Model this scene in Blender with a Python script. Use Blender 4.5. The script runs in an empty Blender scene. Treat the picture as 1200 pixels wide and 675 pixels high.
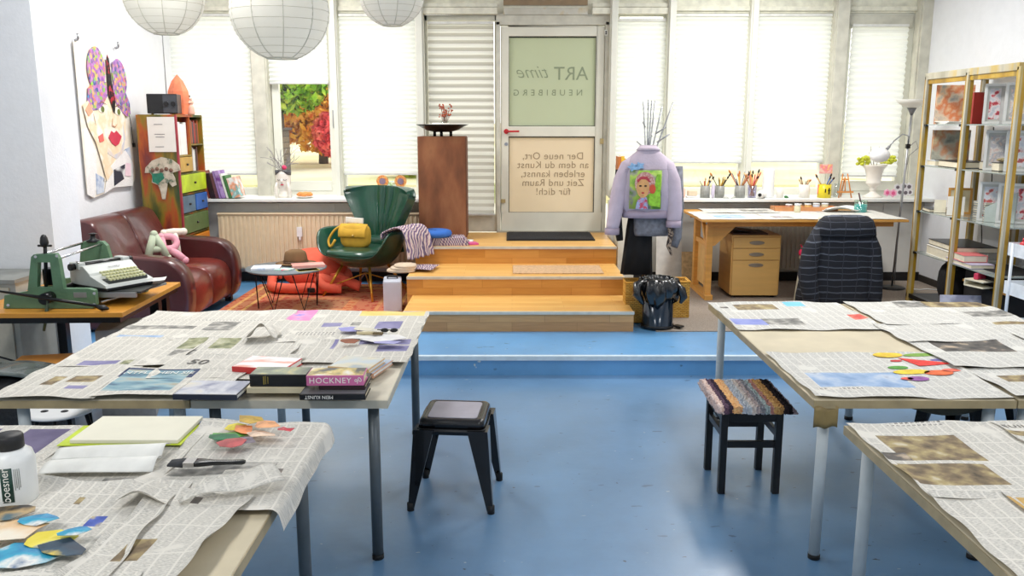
import bpy, bmesh, math, random
from mathutils import Vector, Matrix
random.seed(7)
C = bpy.context.scene.collection
PI = math.pi
# ---------------------------------------------------------------- camera model (used to measure the room)
CAM_H, PITCH, FPX = 1.88, math.radians(10.9), 1000.0
def ray(px, py):
    a = (px-600)/FPX; b = (337.5-py)/FPX
    return (a, math.cos(PITCH)+b*math.sin(PITCH), -math.sin(PITCH)+b*math.cos(PITCH))
def pz(px, py, z):            # pixel -> (X, Y) on the level plane z
    r = ray(px, py); t = (z-CAM_H)/r[2]; return (r[0]*t, r[1]*t)
def pY(px, py, Y):            # pixel -> (X, Z) on the upright plane Y
    r = ray(px, py); t = Y/r[1]; return (r[0]*t, CAM_H+r[2]*t)
def pX(px, py, X):
    r = ray(px, py); t = X/r[0]; return (r[1]*t, CAM_H+r[2]*t)

# ---------------------------------------------------------------- materials
def c(r, g, b):
    f = lambda v: (v/255/12.92) if v/255 <= .04045 else ((v/255+.055)/1.055)**2.4
    return (f(r), f(g), f(b), 1)
def nt(name):
    m = bpy.data.materials.new(name); m.use_nodes = True
    n = m.node_tree; return m, n, n.nodes['Principled BSDF'], n.nodes['Material Output']
def mat(name, col, rough=.6, metal=0, var=.1, scale=12, bump=0, bscale=60, coat=0, stretch=(1,1,1), spec=.5, sheen=0):
    m, n, p, o = nt(name)
    tc = n.nodes.new('ShaderNodeTexCoord'); mp = n.nodes.new('ShaderNodeMapping'); mp.inputs['Scale'].default_value = stretch
    n.links.new(tc.outputs['Object'], mp.inputs[0])
    no = n.nodes.new('ShaderNodeTexNoise'); no.inputs['Scale'].default_value = scale; no.inputs['Detail'].default_value = 4
    n.links.new(mp.outputs[0], no.inputs['Vector'])
    cr = n.nodes.new('ShaderNodeValToRGB')
    cr.color_ramp.elements[0].position = .3; cr.color_ramp.elements[1].position = .7
    cr.color_ramp.elements[0].color = tuple(max(0, v*(1-var)) for v in col[:3])+(1,)
    cr.color_ramp.elements[1].color = tuple(min(1, v*(1+var)) for v in col[:3])+(1,)
    n.links.new(no.outputs['Fac'], cr.inputs[0]); n.links.new(cr.outputs[0], p.inputs['Base Color'])
    p.inputs['Roughness'].default_value = rough; p.inputs['Metallic'].default_value = metal
    p.inputs['Specular IOR Level'].default_value = spec
    if coat: p.inputs['Coat Weight'].default_value = coat
    if sheen: p.inputs['Sheen Weight'].default_value = sheen
    if bump:
        n2 = n.nodes.new('ShaderNodeTexNoise'); n2.inputs['Scale'].default_value = bscale; n2.inputs['Detail'].default_value = 5
        n.links.new(mp.outputs[0], n2.inputs['Vector'])
        b = n.nodes.new('ShaderNodeBump'); b.inputs['Strength'].default_value = bump; b.inputs['Distance'].default_value = .01
        n.links.new(n2.outputs['Fac'], b.inputs['Height']); n.links.new(b.outputs[0], p.inputs['Normal'])
    return m
def ramp_mat(name, stops, scale=6, rough=.7, kind='noise', detail=10, coord='Object', stretch=(1,1,1), dist=0, constant=False, bump=0):
    """noise driven through several colours: abstract pictures, rugs, knit, foliage"""
    m, n, p, o = nt(name)
    tc = n.nodes.new('ShaderNodeTexCoord'); mp = n.nodes.new('ShaderNodeMapping'); mp.inputs['Scale'].default_value = stretch
    n.links.new(tc.outputs[coord], mp.inputs[0])
    if kind == 'noise':
        t = n.nodes.new('ShaderNodeTexNoise'); t.inputs['Scale'].default_value = scale; t.inputs['Detail'].default_value = detail
        t.inputs['Distortion'].default_value = dist; out = t.outputs['Fac']
    elif kind == 'voronoi':
        t = n.nodes.new('ShaderNodeTexVoronoi'); t.inputs['Scale'].default_value = scale
        s = n.nodes.new('ShaderNodeSeparateColor'); n.links.new(t.outputs['Color'], s.inputs[0]); out = s.outputs[0]
    elif kind == 'wave':
        t = n.nodes.new('ShaderNodeTexWave'); t.inputs['Scale'].default_value = scale; t.inputs['Distortion'].default_value = dist
        t.inputs['Detail'].default_value = detail; out = t.outputs['Fac']
    n.links.new(mp.outputs[0], t.inputs['Vector'])
    cr = n.nodes.new('ShaderNodeValToRGB')
    if constant: cr.color_ramp.interpolation = 'CONSTANT'
    while len(cr.color_ramp.elements) < len(stops): cr.color_ramp.elements.new(.5)
    for e, (q, col) in zip(cr.color_ramp.elements, stops): e.position = q; e.color = col
    n.links.new(out, cr.inputs[0]); n.links.new(cr.outputs[0], p.inputs['Base Color'])
    p.inputs['Roughness'].default_value = rough
    if bump:
        b = n.nodes.new('ShaderNodeBump'); b.inputs['Strength'].default_value = bump; b.inputs['Distance'].default_value = .01
        n.links.new(out, b.inputs['Height']); n.links.new(b.outputs[0], p.inputs['Normal'])
    return m
def glass_mat(name, tint=(1,1,1,1), gloss=.08, rough=.02):
    m, n, p, o = nt(name); n.nodes.remove(p)
    t = n.nodes.new('ShaderNodeBsdfTransparent'); t.inputs[0].default_value = tint
    g = n.nodes.new('ShaderNodeBsdfGlossy'); g.inputs['Roughness'].default_value = rough
    no = n.nodes.new('ShaderNodeTexNoise'); no.inputs['Scale'].default_value = 3
    mr = n.nodes.new('ShaderNodeMapRange'); mr.inputs['To Min'].default_value = gloss*.9; mr.inputs['To Max'].default_value = gloss*1.1
    n.links.new(no.outputs['Fac'], mr.inputs[0])
    x = n.nodes.new('ShaderNodeMixShader'); n.links.new(mr.outputs[0], x.inputs[0])
    n.links.new(t.outputs[0], x.inputs[1]); n.links.new(g.outputs[0], x.inputs[2]); n.links.new(x.outputs[0], o.inputs[0])
    return m
def cloth_light(name, col, trans=.6, clear=0.0):
    """thin sheet that lets daylight through (blinds, lanterns, door film)"""
    m, n, p, o = nt(name); n.nodes.remove(p)
    no = n.nodes.new('ShaderNodeTexNoise'); no.inputs['Scale'].default_value = 2.5
    cr = n.nodes.new('ShaderNodeValToRGB'); cr.color_ramp.elements[0].color = tuple(v*.96 for v in col[:3])+(1,); cr.color_ramp.elements[1].color = col
    n.links.new(no.outputs['Fac'], cr.inputs[0])
    d = n.nodes.new('ShaderNodeBsdfDiffuse'); t = n.nodes.new('ShaderNodeBsdfTranslucent')
    n.links.new(cr.outputs[0], d.inputs[0]); n.links.new(cr.outputs[0], t.inputs[0])
    x = n.nodes.new('ShaderNodeMixShader'); x.inputs[0].default_value = trans
    n.links.new(d.outputs[0], x.inputs[1]); n.links.new(t.outputs[0], x.inputs[2]); last = x
    if clear:
        tr = n.nodes.new('ShaderNodeBsdfTransparent'); y = n.nodes.new('ShaderNodeMixShader'); y.inputs[0].default_value = clear
        n.links.new(x.outputs[0], y.inputs[1]); n.links.new(tr.outputs[0], y.inputs[2]); last = y
    n.links.new(last.outputs[0], o.inputs[0])
    return m
def brick_mat(name, c1, c2, mortar, bw, rh, ms=.005, rough=.5, coord='Object', rot=(0,0,0), offset=.5, grain=0, bump=0, gstretch=(1,12,1)):
    m, n, p, o = nt(name)
    tc = n.nodes.new('ShaderNodeTexCoord'); mp = n.nodes.new('ShaderNodeMapping'); mp.inputs['Rotation'].default_value = rot
    n.links.new(tc.outputs[coord], mp.inputs[0])
    b = n.nodes.new('ShaderNodeTexBrick'); b.offset = offset
    b.inputs['Color1'].default_value = c1; b.inputs['Color2'].default_value = c2; b.inputs['Mortar'].default_value = mortar
    b.inputs['Scale'].default_value = 1; b.inputs['Brick Width'].default_value = bw; b.inputs['Row Height'].default_value = rh
    b.inputs['Mortar Size'].default_value = ms; b.inputs['Mortar Smooth'].default_value = .2; b.inputs['Bias'].default_value = 0
    n.links.new(mp.outputs[0], b.inputs['Vector']); out = b.outputs['Color']
    if grain:
        mg = n.nodes.new('ShaderNodeMapping'); mg.inputs['Scale'].default_value = gstretch; n.links.new(mp.outputs[0], mg.inputs[0])
        g = n.nodes.new('ShaderNodeTexNoise'); g.inputs['Scale'].default_value = 5; g.inputs['Detail'].default_value = 6; n.links.new(mg.outputs[0], g.inputs['Vector'])
        mx = n.nodes.new('ShaderNodeMix'); mx.data_type = 'RGBA'; mx.blend_type = 'OVERLAY'; mx.inputs['Factor'].default_value = grain
        n.links.new(out, mx.inputs['A']); n.links.new(g.outputs['Fac'], mx.inputs['B']); out = mx.outputs['Result']
    n.links.new(out, p.inputs['Base Color']); p.inputs['Roughness'].default_value = rough
    if bump:
        bb = n.nodes.new('ShaderNodeBump'); bb.inputs['Strength'].default_value = bump; bb.inputs['Distance'].default_value = .01
        n.links.new(b.outputs['Fac'], bb.inputs['Height']); bb.invert = True; n.links.new(bb.outputs[0], p.inputs['Normal'])
    return m

# ---------------------------------------------------------------- mesh builder
class MB:
    def __init__(s): s.v = []; s.f = []; s.m = []; s.sm = []; s.uv = None
    def add(s, vs, fs, mi=0, smooth=False):
        k = len(s.v); s.v += [tuple(p) for p in vs]
        for f in fs: s.f.append([i+k for i in f]); s.m.append(mi); s.sm.append(smooth)
        return s
    def box(s, x0, y0, z0, x1, y1, z1, mi=0):
        x0, x1 = min(x0,x1), max(x0,x1); y0, y1 = min(y0,y1), max(y0,y1); z0, z1 = min(z0,z1), max(z0,z1)
        return s.add([(x0,y0,z0),(x1,y0,z0),(x1,y1,z0),(x0,y1,z0),(x0,y0,z1),(x1,y0,z1),(x1,y1,z1),(x0,y1,z1)],
              [(0,3,2,1),(4,5,6,7),(0,1,5,4),(1,2,6,5),(2,3,7,6),(3,0,4,7)], mi)
    def cbox(s, cx, cy, cz, sx, sy, sz, mi=0): return s.box(cx-sx/2,cy-sy/2,cz-sz/2,cx+sx/2,cy+sy/2,cz+sz/2,mi)
    def xbox(s, M, sx, sy, sz, mi=0):      # box centred at origin, moved by matrix
        t = MB().cbox(0,0,0,sx,sy,sz); return s.add([tuple(M @ Vector(p)) for p in t.v], t.f, mi)
    def tube(s, pts, r, n=10, mi=0, cap=True, smooth=True):
        pts = [Vector(p) for p in pts]; k = len(pts); R = r if isinstance(r, (list,tuple)) else [r]*k
        vs = []; up = None
        for i, p in enumerate(pts):
            d = (pts[min(i+1,k-1)]-pts[max(i-1,0)]).normalized()
            if up is None: up = Vector((0,0,1)) if abs(d.z) < .9 else Vector((1,0,0))
            a = d.cross(up)
            if a.length < 1e-5: a = d.cross(Vector((0,1,0)))
            a.normalize(); b = a.cross(d).normalized(); up = b
            for j in range(n):
                t = 2*PI*j/n; vs.append(p+(a*math.cos(t)+b*math.sin(t))*R[i])
        fs = [(i*n+j, i*n+(j+1)%n, (i+1)*n+(j+1)%n, (i+1)*n+j) for i in range(k-1) for j in range(n)]
        s.add(vs, fs, mi, smooth)
        if cap: s.add(vs[:n], [tuple(range(n-1,-1,-1))], mi); s.add(vs[-n:], [tuple(range(n))], mi)
        return s
    def lathe(s, prof, n=24, cx=0, cy=0, cz=0, mi=0, smooth=True, sx=1, sy=1, cap=True):
        vs = [(cx+r*math.cos(2*PI*j/n)*sx, cy+r*math.sin(2*PI*j/n)*sy, cz+z) for r, z in prof for j in range(n)]
        k = len(prof)
        fs = [(i*n+j, i*n+(j+1)%n, (i+1)*n+(j+1)%n, (i+1)*n+j) for i in range(k-1) for j in range(n)]
        s.add(vs, fs, mi, smooth)
        if cap:
            if prof[0][0] > 1e-4: s.add(vs[:n], [tuple(range(n-1,-1,-1))], mi)
            if prof[-1][0] > 1e-4: s.add(vs[-n:], [tuple(range(n))], mi)
        return s
    def ball(s, cx, cy, cz, rx, ry=None, rz=None, n=16, k=10, mi=0, e=1.0):
        ry = ry or rx; rz = rz or rx
        pw = lambda v: math.copysign(abs(v)**e, v)
        vs = [];
        for i in range(k+1):
            a = PI*i/k - PI/2
            for j in range(n):
                t = 2*PI*j/n
                vs.append((cx+rx*pw(math.cos(a))*pw(math.cos(t)), cy+ry*pw(math.cos(a))*pw(math.sin(t)), cz+rz*pw(math.sin(a))))
        fs = [(i*n+j, i*n+(j+1)%n, (i+1)*n+(j+1)%n, (i+1)*n+j) for i in range(k) for j in range(n)]
        return s.add(vs, fs, mi, True)
    def prism(s, poly, axis, a, b, mi=0, smooth=False):
        """poly of 2D points extruded along axis; (x: poly=(y,z)), (y: poly=(x,z)), (z: poly=(x,y))"""
        def P(p, t): return {'x': (t,p[0],p[1]), 'y': (p[0],t,p[1]), 'z': (p[0],p[1],t)}[axis]
        n = len(poly); vs = [P(p,a) for p in poly]+[P(p,b) for p in poly]
        s.add(vs, [tuple(range(n-1,-1,-1)), tuple(range(n,2*n))], mi)
        s.add(vs, [(i,(i+1)%n,n+(i+1)%n,n+i) for i in range(n)], mi, smooth); return s
    def grid(s, fn, nu, nv, mi=0, smooth=True, closeu=False):
        vs = [fn(i/nu, j/nv) for j in range(nv+1) for i in range(nu+1)]
        W = nu+1
        return s.add(vs, [(j*W+i, j*W+i+1, (j+1)*W+i+1, (j+1)*W+i) for j in range(nv) for i in range(nu)], mi, smooth)
    def loft(s, secs, mi=0, cap=True, smooth=True):
        n = len(secs[0]); k = len(secs); vs = [p for q in secs for p in q]
        s.add(vs, [(i*n+j, i*n+(j+1)%n, (i+1)*n+(j+1)%n, (i+1)*n+j) for i in range(k-1) for j in range(n)], mi, smooth)
        if cap: s.add(secs[0], [tuple(range(n-1,-1,-1))], mi); s.add(secs[-1], [tuple(range(n))], mi)
        return s
    def xf(s, M):
        s.v = [tuple(M @ Vector(p)) for p in s.v]; return s
    def mesh(s, name, mats):
        me = bpy.data.meshes.new(name); me.from_pydata(s.v, [], s.f); me.validate(clean_customdata=False)
        if not isinstance(mats, (list,tuple)): mats = [mats]
        for m in mats: me.materials.append(m)
        if len(me.polygons) == len(s.f):
            me.polygons.foreach_set('material_index', s.m); me.polygons.foreach_set('use_smooth', s.sm)
        bm = bmesh.new(); bm.from_mesh(me); bmesh.ops.remove_doubles(bm, verts=bm.verts, dist=1e-5)
        if s.uv is None: bmesh.ops.recalc_face_normals(bm, faces=bm.faces)
        bm.to_mesh(me); bm.free(); me.update(); return me
    def build(s, name, mats, parent=None, bevel=0, sub=0, solid=0, loc=(0,0,0), rot=(0,0,0), seg=2):
        o = bpy.data.objects.new(name, s.mesh(name, mats)); C.objects.link(o)
        o.location = loc; o.rotation_euler = rot
        if parent is not None: o.parent = parent
        if solid:
            q = o.modifiers.new('s', 'SOLIDIFY'); q.thickness = solid; q.offset = 0
        if bevel:
            q = o.modifiers.new('b', 'BEVEL'); q.width = bevel; q.segments = seg; q.limit_method = 'ANGLE'; q.angle_limit = math.radians(40)
        if sub:
            q = o.modifiers.new('d', 'SUBSURF'); q.levels = sub; q.render_levels = sub
        return o
def tag(o, label=None, cat=None, group=None, kind=None):
    if label: o['label'] = label
    if cat: o['category'] = cat
    if group: o['group'] = group
    if kind: o['kind'] = kind
    return o
def thing(name, label, cat, loc=(0,0,0), rz=0, group=None):
    o = bpy.data.objects.new(name, None); C.objects.link(o); o.empty_display_size = .05
    o.location = loc; o.rotation_euler = (0,0,rz); return tag(o, label, cat, group)
def solo(name, mb, mats, label, cat, loc=(0,0,0), rot=(0,0,0), group=None, **k):
    return tag(mb.build(name, mats, None, loc=loc, rot=rot, **k), label, cat, group)
def struct(name, mb, mats, parent=None, **k):
    o = mb.build(name, mats, parent, **k)
    if parent is None: o['kind'] = 'structure'
    return o
def copy_tree(o, parent=None):
    d = o.copy(); C.objects.link(d)
    if parent is not None: d.parent = parent
    for ch in list(o.children): copy_tree(ch, d)
    return d
def text(name, s, size, m, parent=None, M=None, mirror=False, shear=0, ext=.0006, spacing=1, bold=0, line=1, align='CENTER'):
    cu = bpy.data.curves.new(name, 'FONT'); cu.body = s; cu.size = size; cu.extrude = ext; cu.align_x = align; cu.align_y = 'CENTER'
    cu.shear = shear; cu.space_character = spacing; cu.space_line = line; cu.offset = bold; cu.resolution_u = 3
    t = bpy.data.objects.new(name+'_tmp', cu); C.objects.link(t); bpy.context.view_layer.update()
    me = bpy.data.meshes.new_from_object(t.evaluated_get(bpy.context.evaluated_depsgraph_get()))
    bpy.data.objects.remove(t); bpy.data.curves.remove(cu)
    if mirror:
        me.transform(Matrix.Diagonal((-1,1,1,1))); me.flip_normals()
    if M is not None: me.transform(M)
    me.materials.clear(); me.materials.append(m); me.name = name
    o = bpy.data.objects.new(name, me); C.objects.link(o)
    if parent is not None: o.parent = parent
    return o
UPR = Matrix.Rotation(PI/2, 4, 'X')      # text standing upright facing -Y
T = Matrix.Translation
def R(a, ax): return Matrix.Rotation(math.radians(a), 4, ax)

# ---------------------------------------------------------------- common materials
WHITE = mat('white_wall_paint', c(236,238,242), .8, var=.02, bump=.15, bscale=40)
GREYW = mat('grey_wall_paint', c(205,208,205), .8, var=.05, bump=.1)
FRAME = mat('white_lacquered_frame', c(226,226,214), .5, var=.04, scale=5)
FRAMEG = mat('weathered_grey_white_frame', c(205,203,188), .6, var=.14, scale=8)
BEAM = mat('weathered_white_beam', c(228,226,208), .7, var=.12, scale=14)
DARK = mat('black_paint', c(18,18,20), .4, var=.2)
BLKM = mat('black_metal', c(14,14,16), .3, metal=.3, var=.15)
CHROME = mat('chrome', c(210,210,212), .2, metal=1, var=.05)
STEEL = mat('brushed_steel', c(170,172,175), .35, metal=.9, var=.08)
GREYLEG = mat('light_grey_table_leg', c(188,196,198), .45, var=.06)
PLW = mat('white_plastic', c(235,236,236), .4, var=.03)
PAPERW = mat('white_paper', c(238,236,228), .8, var=.02)
WOODY = mat('honey_wood', c(216,158,78), .45, var=.12, scale=4, stretch=(1,1,8))
GLASS = glass_mat('clear_window_glass', gloss=.03)

# ---------------------------------------------------------------- camera, world
cam = bpy.data.cameras.new('camera'); camo = bpy.data.objects.new('camera', cam); C.objects.link(camo)
camo.location = (0,0,CAM_H); camo.rotation_euler = (PI/2-PITCH, 0, 0)
cam.sensor_width = 36; cam.lens = FPX/1200*36; cam.clip_end = 200
sc = bpy.context.scene; sc.camera = camo
sc.view_settings.view_transform = 'Standard'; sc.view_settings.look = 'None'; sc.view_settings.gamma = 1
sc.view_settings.use_curve_mapping = False; sc.view_settings.exposure = 0.12
w = bpy.data.worlds.new('overcast_sky'); sc.world = w; w.use_nodes = True
bg = w.node_tree.nodes['Background']; bg.inputs[0].default_value = (1,.995,.98,1); bg.inputs[1].default_value = 1.9
def area(name, loc, rot, sx, sy, power, col=(1,1,1)):
    l = bpy.data.lights.new(name, 'AREA'); l.shape = 'RECTANGLE'; l.size = sx; l.size_y = sy; l.energy = power; l.color = col
    o = bpy.data.objects.new(name, l); C.objects.link(o); o.location = loc; o.rotation_euler = rot; return o
# ================================================================ ROOM
XL, XR, YB, ZC = -3.77, 4.55, 9.8, 3.62
ZF = .15                         # raised part of the floor
YS = 6.25                        # front edge of the raised floor
def blue_floor(name, base, rough):
    m, n, p, o = nt(name)
    tc = n.nodes.new('ShaderNodeTexCoord')
    a = n.nodes.new('ShaderNodeTexNoise'); a.inputs['Scale'].default_value = .9; a.inputs['Detail'].default_value = 8; a.inputs['Roughness'].default_value = .65
    n.links.new(tc.outputs['Object'], a.inputs['Vector'])
    cr = n.nodes.new('ShaderNodeValToRGB'); cr.color_ramp.elements[0].position = .35; cr.color_ramp.elements[1].position = .68
    cr.color_ramp.elements[0].color = tuple(v*.78 for v in base[:3])+(1,); cr.color_ramp.elements[1].color = tuple(min(1,v*1.12) for v in base[:3])+(1,)
    n.links.new(a.outputs['Fac'], cr.inputs[0])
    def layer(prev, scale, thr, col, st=(1,1,1), det=2):
        mp = n.nodes.new('ShaderNodeMapping'); mp.inputs['Scale'].default_value = st; mp.inputs['Rotation'].default_value = (0,0,scale)
        n.links.new(tc.outputs['Object'], mp.inputs[0])
        t = n.nodes.new('ShaderNodeTexNoise'); t.inputs['Scale'].default_value = scale; t.inputs['Detail'].default_value = det
        n.links.new(mp.outputs[0], t.inputs['Vector'])
        r = n.nodes.new('ShaderNodeValToRGB'); r.color_ramp.elements[0].position = thr; r.color_ramp.elements[1].position = thr+.02
        n.links.new(t.outputs['Fac'], r.inputs[0])
        x = n.nodes.new('ShaderNodeMix'); x.data_type = 'RGBA'; n.links.new(r.outputs[0], x.inputs['Factor'])
        n.links.new(prev, x.inputs['A']); x.inputs['B'].default_value = col; return x.outputs['Result']
    q = layer(cr.outputs[0], 9, .715, tuple(v*.45 for v in base[:3])+(1,), (1,2.2,1))
    q = layer(q, 21, .74, c(40,50,62), (1,1.6,1)); q = layer(q, 13, .745, c(200,205,200), (1,3,1))
    n.links.new(q, p.inputs['Base Color'])
    rr = n.nodes.new('ShaderNodeMapRange'); rr.inputs['To Min'].default_value = rough-.08; rr.inputs['To Max'].default_value = rough+.12
    n.links.new(a.outputs['Fac'], rr.inputs[0]); n.links.new(rr.outputs[0], p.inputs['Roughness'])
    p.inputs['Specular IOR Level'].default_value = 1.0
    p.inputs['Coat Weight'].default_value = .35; p.inputs['Coat Roughness'].default_value = .34
    b = n.nodes.new('ShaderNodeBump'); b.inputs['Strength'].default_value = .12; b.inputs['Distance'].default_value = .01
    b2 = n.nodes.new('ShaderNodeTexNoise'); b2.inputs['Scale'].default_value = 14; b2.inputs['Detail'].default_value = 6
    n.links.new(tc.outputs['Object'], b2.inputs['Vector']); n.links.new(b2.outputs['Fac'], b.inputs['Height']); n.links.new(b.outputs[0], p.inputs['Normal'])
    return m
BLUE = blue_floor('worn_blue_floor_paint', c(100,140,178), .34)
BLUE2 = blue_floor('blue_step_paint', c(98,162,214), .42)
struct('floor', MB().box(-4.4,-1.5,-.1,4.7,YS+.02,0), BLUE)
struct('floor', MB().box(-4.2,YS,-.1,4.7,YB+.1,ZF), BLUE2)
struct('trim_1', MB().box(-3.7,YS-.014,ZF-.03,4.54,YS+.025,ZF+.004), mat('pale_step_nosing', c(205,222,232), .5))
CARP = mat('grey_speckled_carpet', c(150,138,126), .95, var=.25, scale=90, bump=.5, bscale=200)
struct('floor', MB().box(1.22,7.02,ZF,4.54,9.38,ZF+.008), CARP)
struct('wall_front', MB().box(-4.4,-1.65,-.1,4.7,-1.5,ZC), WHITE)
struct('ceiling', MB().box(-4.4,-1.5,ZC,4.7,YB+.1,ZC+.1), WHITE)
struct('wall_right', MB().box(XR,-1.5,-.1,XR+.15,YB+.1,ZC), WHITE)
struct('wall_left', MB().box(XL-.15,6.3,-.1,XL,YB+.1,ZC), WHITE)
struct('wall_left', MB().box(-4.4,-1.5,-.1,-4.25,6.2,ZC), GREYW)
PILL = mat('grey_pillar_paint', c(168,172,166), .8, var=.06)
pm = MB().box(-4.3,6.1,-.1,-3.3,6.5,ZC)
pmm = struct('wall_pillar', pm, [WHITE]); pmm['label'] = 'projecting white wall pillar'
struct('baseboard_right', MB().box(XR-.015,7.0,ZF,XR,9.38,ZF+.08), mat('dark_baseboard', c(50,46,42), .6))
# wall below the windows, with boards
PAN = mat('weathered_grey_panel', c(234,233,227), .7, var=.05, scale=5)
YW = 9.42
wb = MB().box(XL,YW,0,-.98,YB,1.02).box(1.1,YW,0,XR,YB,1.02)
for x in (-3.2,-2.62,-2.0,-1.45,1.55,2.3,2.95,3.5,4.1): wb.box(x,YW-.012,.82,x+.045,YW,1.02)
struct('wall_back', wb, PAN)
struct('baseboard_back', MB().box(XL,YW-.02,ZF,-1.0,YW,ZF+.1).box(1.25,YW-.02,ZF,XR,YW,ZF+.1), mat('black_skirting', c(25,22,22), .6))
SILL = mat('white_window_sill', c(232,234,230), .45, var=.03)
ZS = 1.085
struct('trim_2', MB().box(XL,9.2,ZS-.035,-1.0,YB,ZS), SILL, bevel=.006)
struct('trim_3', MB().box(1.1,9.2,ZS-.035,XR,YB,ZS), SILL, bevel=.006)
# lintel above the windows
lt = MB().box(XL,YB-.05,3.07,XR,YB+.1,ZC)
struct('wall_back', lt, BEAM)
xs = lambda px, py=100: pY(px, py, YB)[0]
bm_ = MB().box(xs(205),YB-.08,3.09,xs(490),YB-.05,3.14).box(xs(786),YB-.08,3.09,xs(1064),YB-.05,3.14)
bm_.box(xs(497,15),YB-.14,3.05,xs(583,15),YB-.05,3.12).box(xs(497,15),YB-.12,3.125,xs(583,15),YB-.05,3.17)
bm_.box(xs(693,15),YB-.14,3.05,xs(781,15),YB-.05,3.12).box(xs(693,15),YB-.12,3.125,xs(781,15),YB-.05,3.17)
struct('trim_4', bm_, BEAM, bevel=.005)
dr = MB().box(xs(590,10),YB-.09,3.05,xs(688,10),YB-.05,3.12, 0).box(xs(590,10),YB-.07,3.15,xs(688,10),YB-.04,3.3, 1)
struct('trim_5', dr, [ramp_mat('flaking_transom_paint', [(.35,c(196,193,178)),(.5,c(206,204,192)),(.62,c(196,176,130))], 5, .8), mat('brown_transom', c(150,128,100), .7)])

# posts between the windows
posts = [(300,318),(393,400),(489,499),(712,721),(778,787),(872,881),(968,984),(1064,1080)]
for i, (a, b) in enumerate(posts):
    A, B = xs(a), xs(b)
    m = MB().box(A,YB-.16,1.08,B,YB+.06,3.62).box(A+.012,YB-.19,1.08,B-.012,YB-.16,3.4)
    struct('trim_%d' % (6+i), m, FRAMEG if i in (0,6,7) else FRAME, bevel=.004)

# windows
WG = bpy.data.materials.new('x'); bpy.data.materials.remove(WG)
def window(n, pa, pb, z0=1.13, z1=3.07, fw=.045):
    A, B = xs(pa)+.0, xs(pb)-.0
    e = bpy.data.objects.new('window_%d' % n, None); C.objects.link(e); e['kind'] = 'structure'; e.location = ((A+B)/2, YB, z0)
    W = (B-A)/2; H = z1-z0
    MB().box(-W,-.03,-.05,W,.04,fw).box(-W,-.03,H-fw,W,.04,H).box(-W,-.03,fw,-W+fw,.04,H-fw).box(W-fw,-.03,fw,W,.04,H-fw).build('window_frame', FRAME, e, bevel=.004)
    MB().box(-W+fw,.0,fw,W-fw,.006,H-fw).build('pane', GLASS, e)
    return e, W, H
win = [(205,300),(319,393),(400,489),(721,778),(787,872),(881,968),(984,1064)]
for i, (a, b) in enumerate(win):
    e, W, H = window(i+1, a, b, fw=.03 if i not in (1,6) else .075)
    if i in (1, 6):      # casement sashes with a lever handle
        s = W-.02 if i == 1 else -W+.02
        h = MB().box(s-.016,-.05,.72,s+.016,-.03,.9).tube([(s,-.05,.83),(s,-.075,.83),(s,-.075,.70)], .009, 8)
        h.build('window_handle', STEEL, e, bevel=.002)
        MB().box(-W+.075,-.04,.0,W-.075,-.03,.11).build('sash_rail', FRAME, e, bevel=.004)
    if i == 6:
        MB().box(-W+.02,-.045,H-.16,W-.02,-.03,H-.02).build('top_rail', FRAMEG, e, bevel=.004)

# pleated blinds
BL = cloth_light('white_pleated_fabric', (.93,.95,.93,1), .5)
def blind(pa, pb, z0, z1, label, pitch=.05, amp=.012, mats=None, y=YB-.075, rail=True, mul=1.0, group='white pleated window blinds'):
    A, B = xs(pa), xs(pb); cx = (A+B)/2; W = (B-A)/2; H = z1-z0
    t = thing('pleated_blind', label, 'blind', (cx,y,z0), 0, group)
    n = int(round(H/pitch)); m = MB(); vs = []; fs = []
    for j in range(2*n+1):
        yy = -amp if j % 2 else amp
        vs += [(-W,yy,H*j/(2*n)), (W,yy,H*j/(2*n))]
    fs = [(2*j,2*j+1,2*j+3,2*j+2) for j in range(2*n)]
    m.add(vs, fs); m.uv = 1
    m.build('pleated_fabric', mats or BL, t)
    if rail:
        MB().box(-W,-.016,-.02,W,.016,.0).build('bottom_rail', mat('blind_rail', c(205,206,204), .5), t, bevel=.003)
        MB().box(-W,-.016,H,W,.02,H+.03).build('head_rail', mat('blind_rail_top', c(222,222,216), .5), t, bevel=.003)
    return t
blind(206,299,1.33,3.03, 'tall white pleated blind at the far left, nearest the left wall')
blind(319,387,2.33,3.02, 'short half-raised white pleated blind above the clear window with autumn trees', y=YB-.1)
blind(401,489,1.33,3.03, 'white pleated blind behind the green armchair')
blind(722,777,1.42,2.98, 'narrow white pleated blind between the door and the coat stand', pitch=.05)
blind(788,871,1.46,3.03, 'white pleated blind above the cups of brushes')
blind(882,967,1.47,3.03, 'white pleated blind above the paper roll on the sill')
blind(990,1055,1.31,2.92, 'white pleated blind behind the white urn of flowers', pitch=.065, amp=.016, y=YB-.09)
# side panel left of the door: frame, glass, striped blind
pa, pb = 499, 583
A, B = xs(pa), xs(pb)
e = bpy.data.objects.new('window_8', None); C.objects.link(e); e['kind'] = 'structure'; e.location = ((A+B)/2, YB, .66)
W = (B-A)/2
MB().box(-W,-.04,0,W,.05,.2).box(-W,-.04,.2,-W+.03,.05,2.39).box(W-.03,-.04,.2,W,.05,2.39).box(-W,-.04,2.33,W,.05,2.39).build('window_frame', FRAMEG, e, bevel=.004)
MB().box(-W+.03,.0,.2,W-.03,.006,2.33).build('pane', GLASS, e)
BL2 = cloth_light('grey_striped_blind_fabric', (.80,.80,.74,1), .42)
m_, n_, p_, o_ = nt('striped_slats')
n_.nodes.remove(p_)
tc = n_.nodes.new('ShaderNodeTexCoord'); sx_ = n_.nodes.new('ShaderNodeSeparateXYZ'); n_.links.new(tc.outputs['Object'], sx_.inputs[0])
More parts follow.
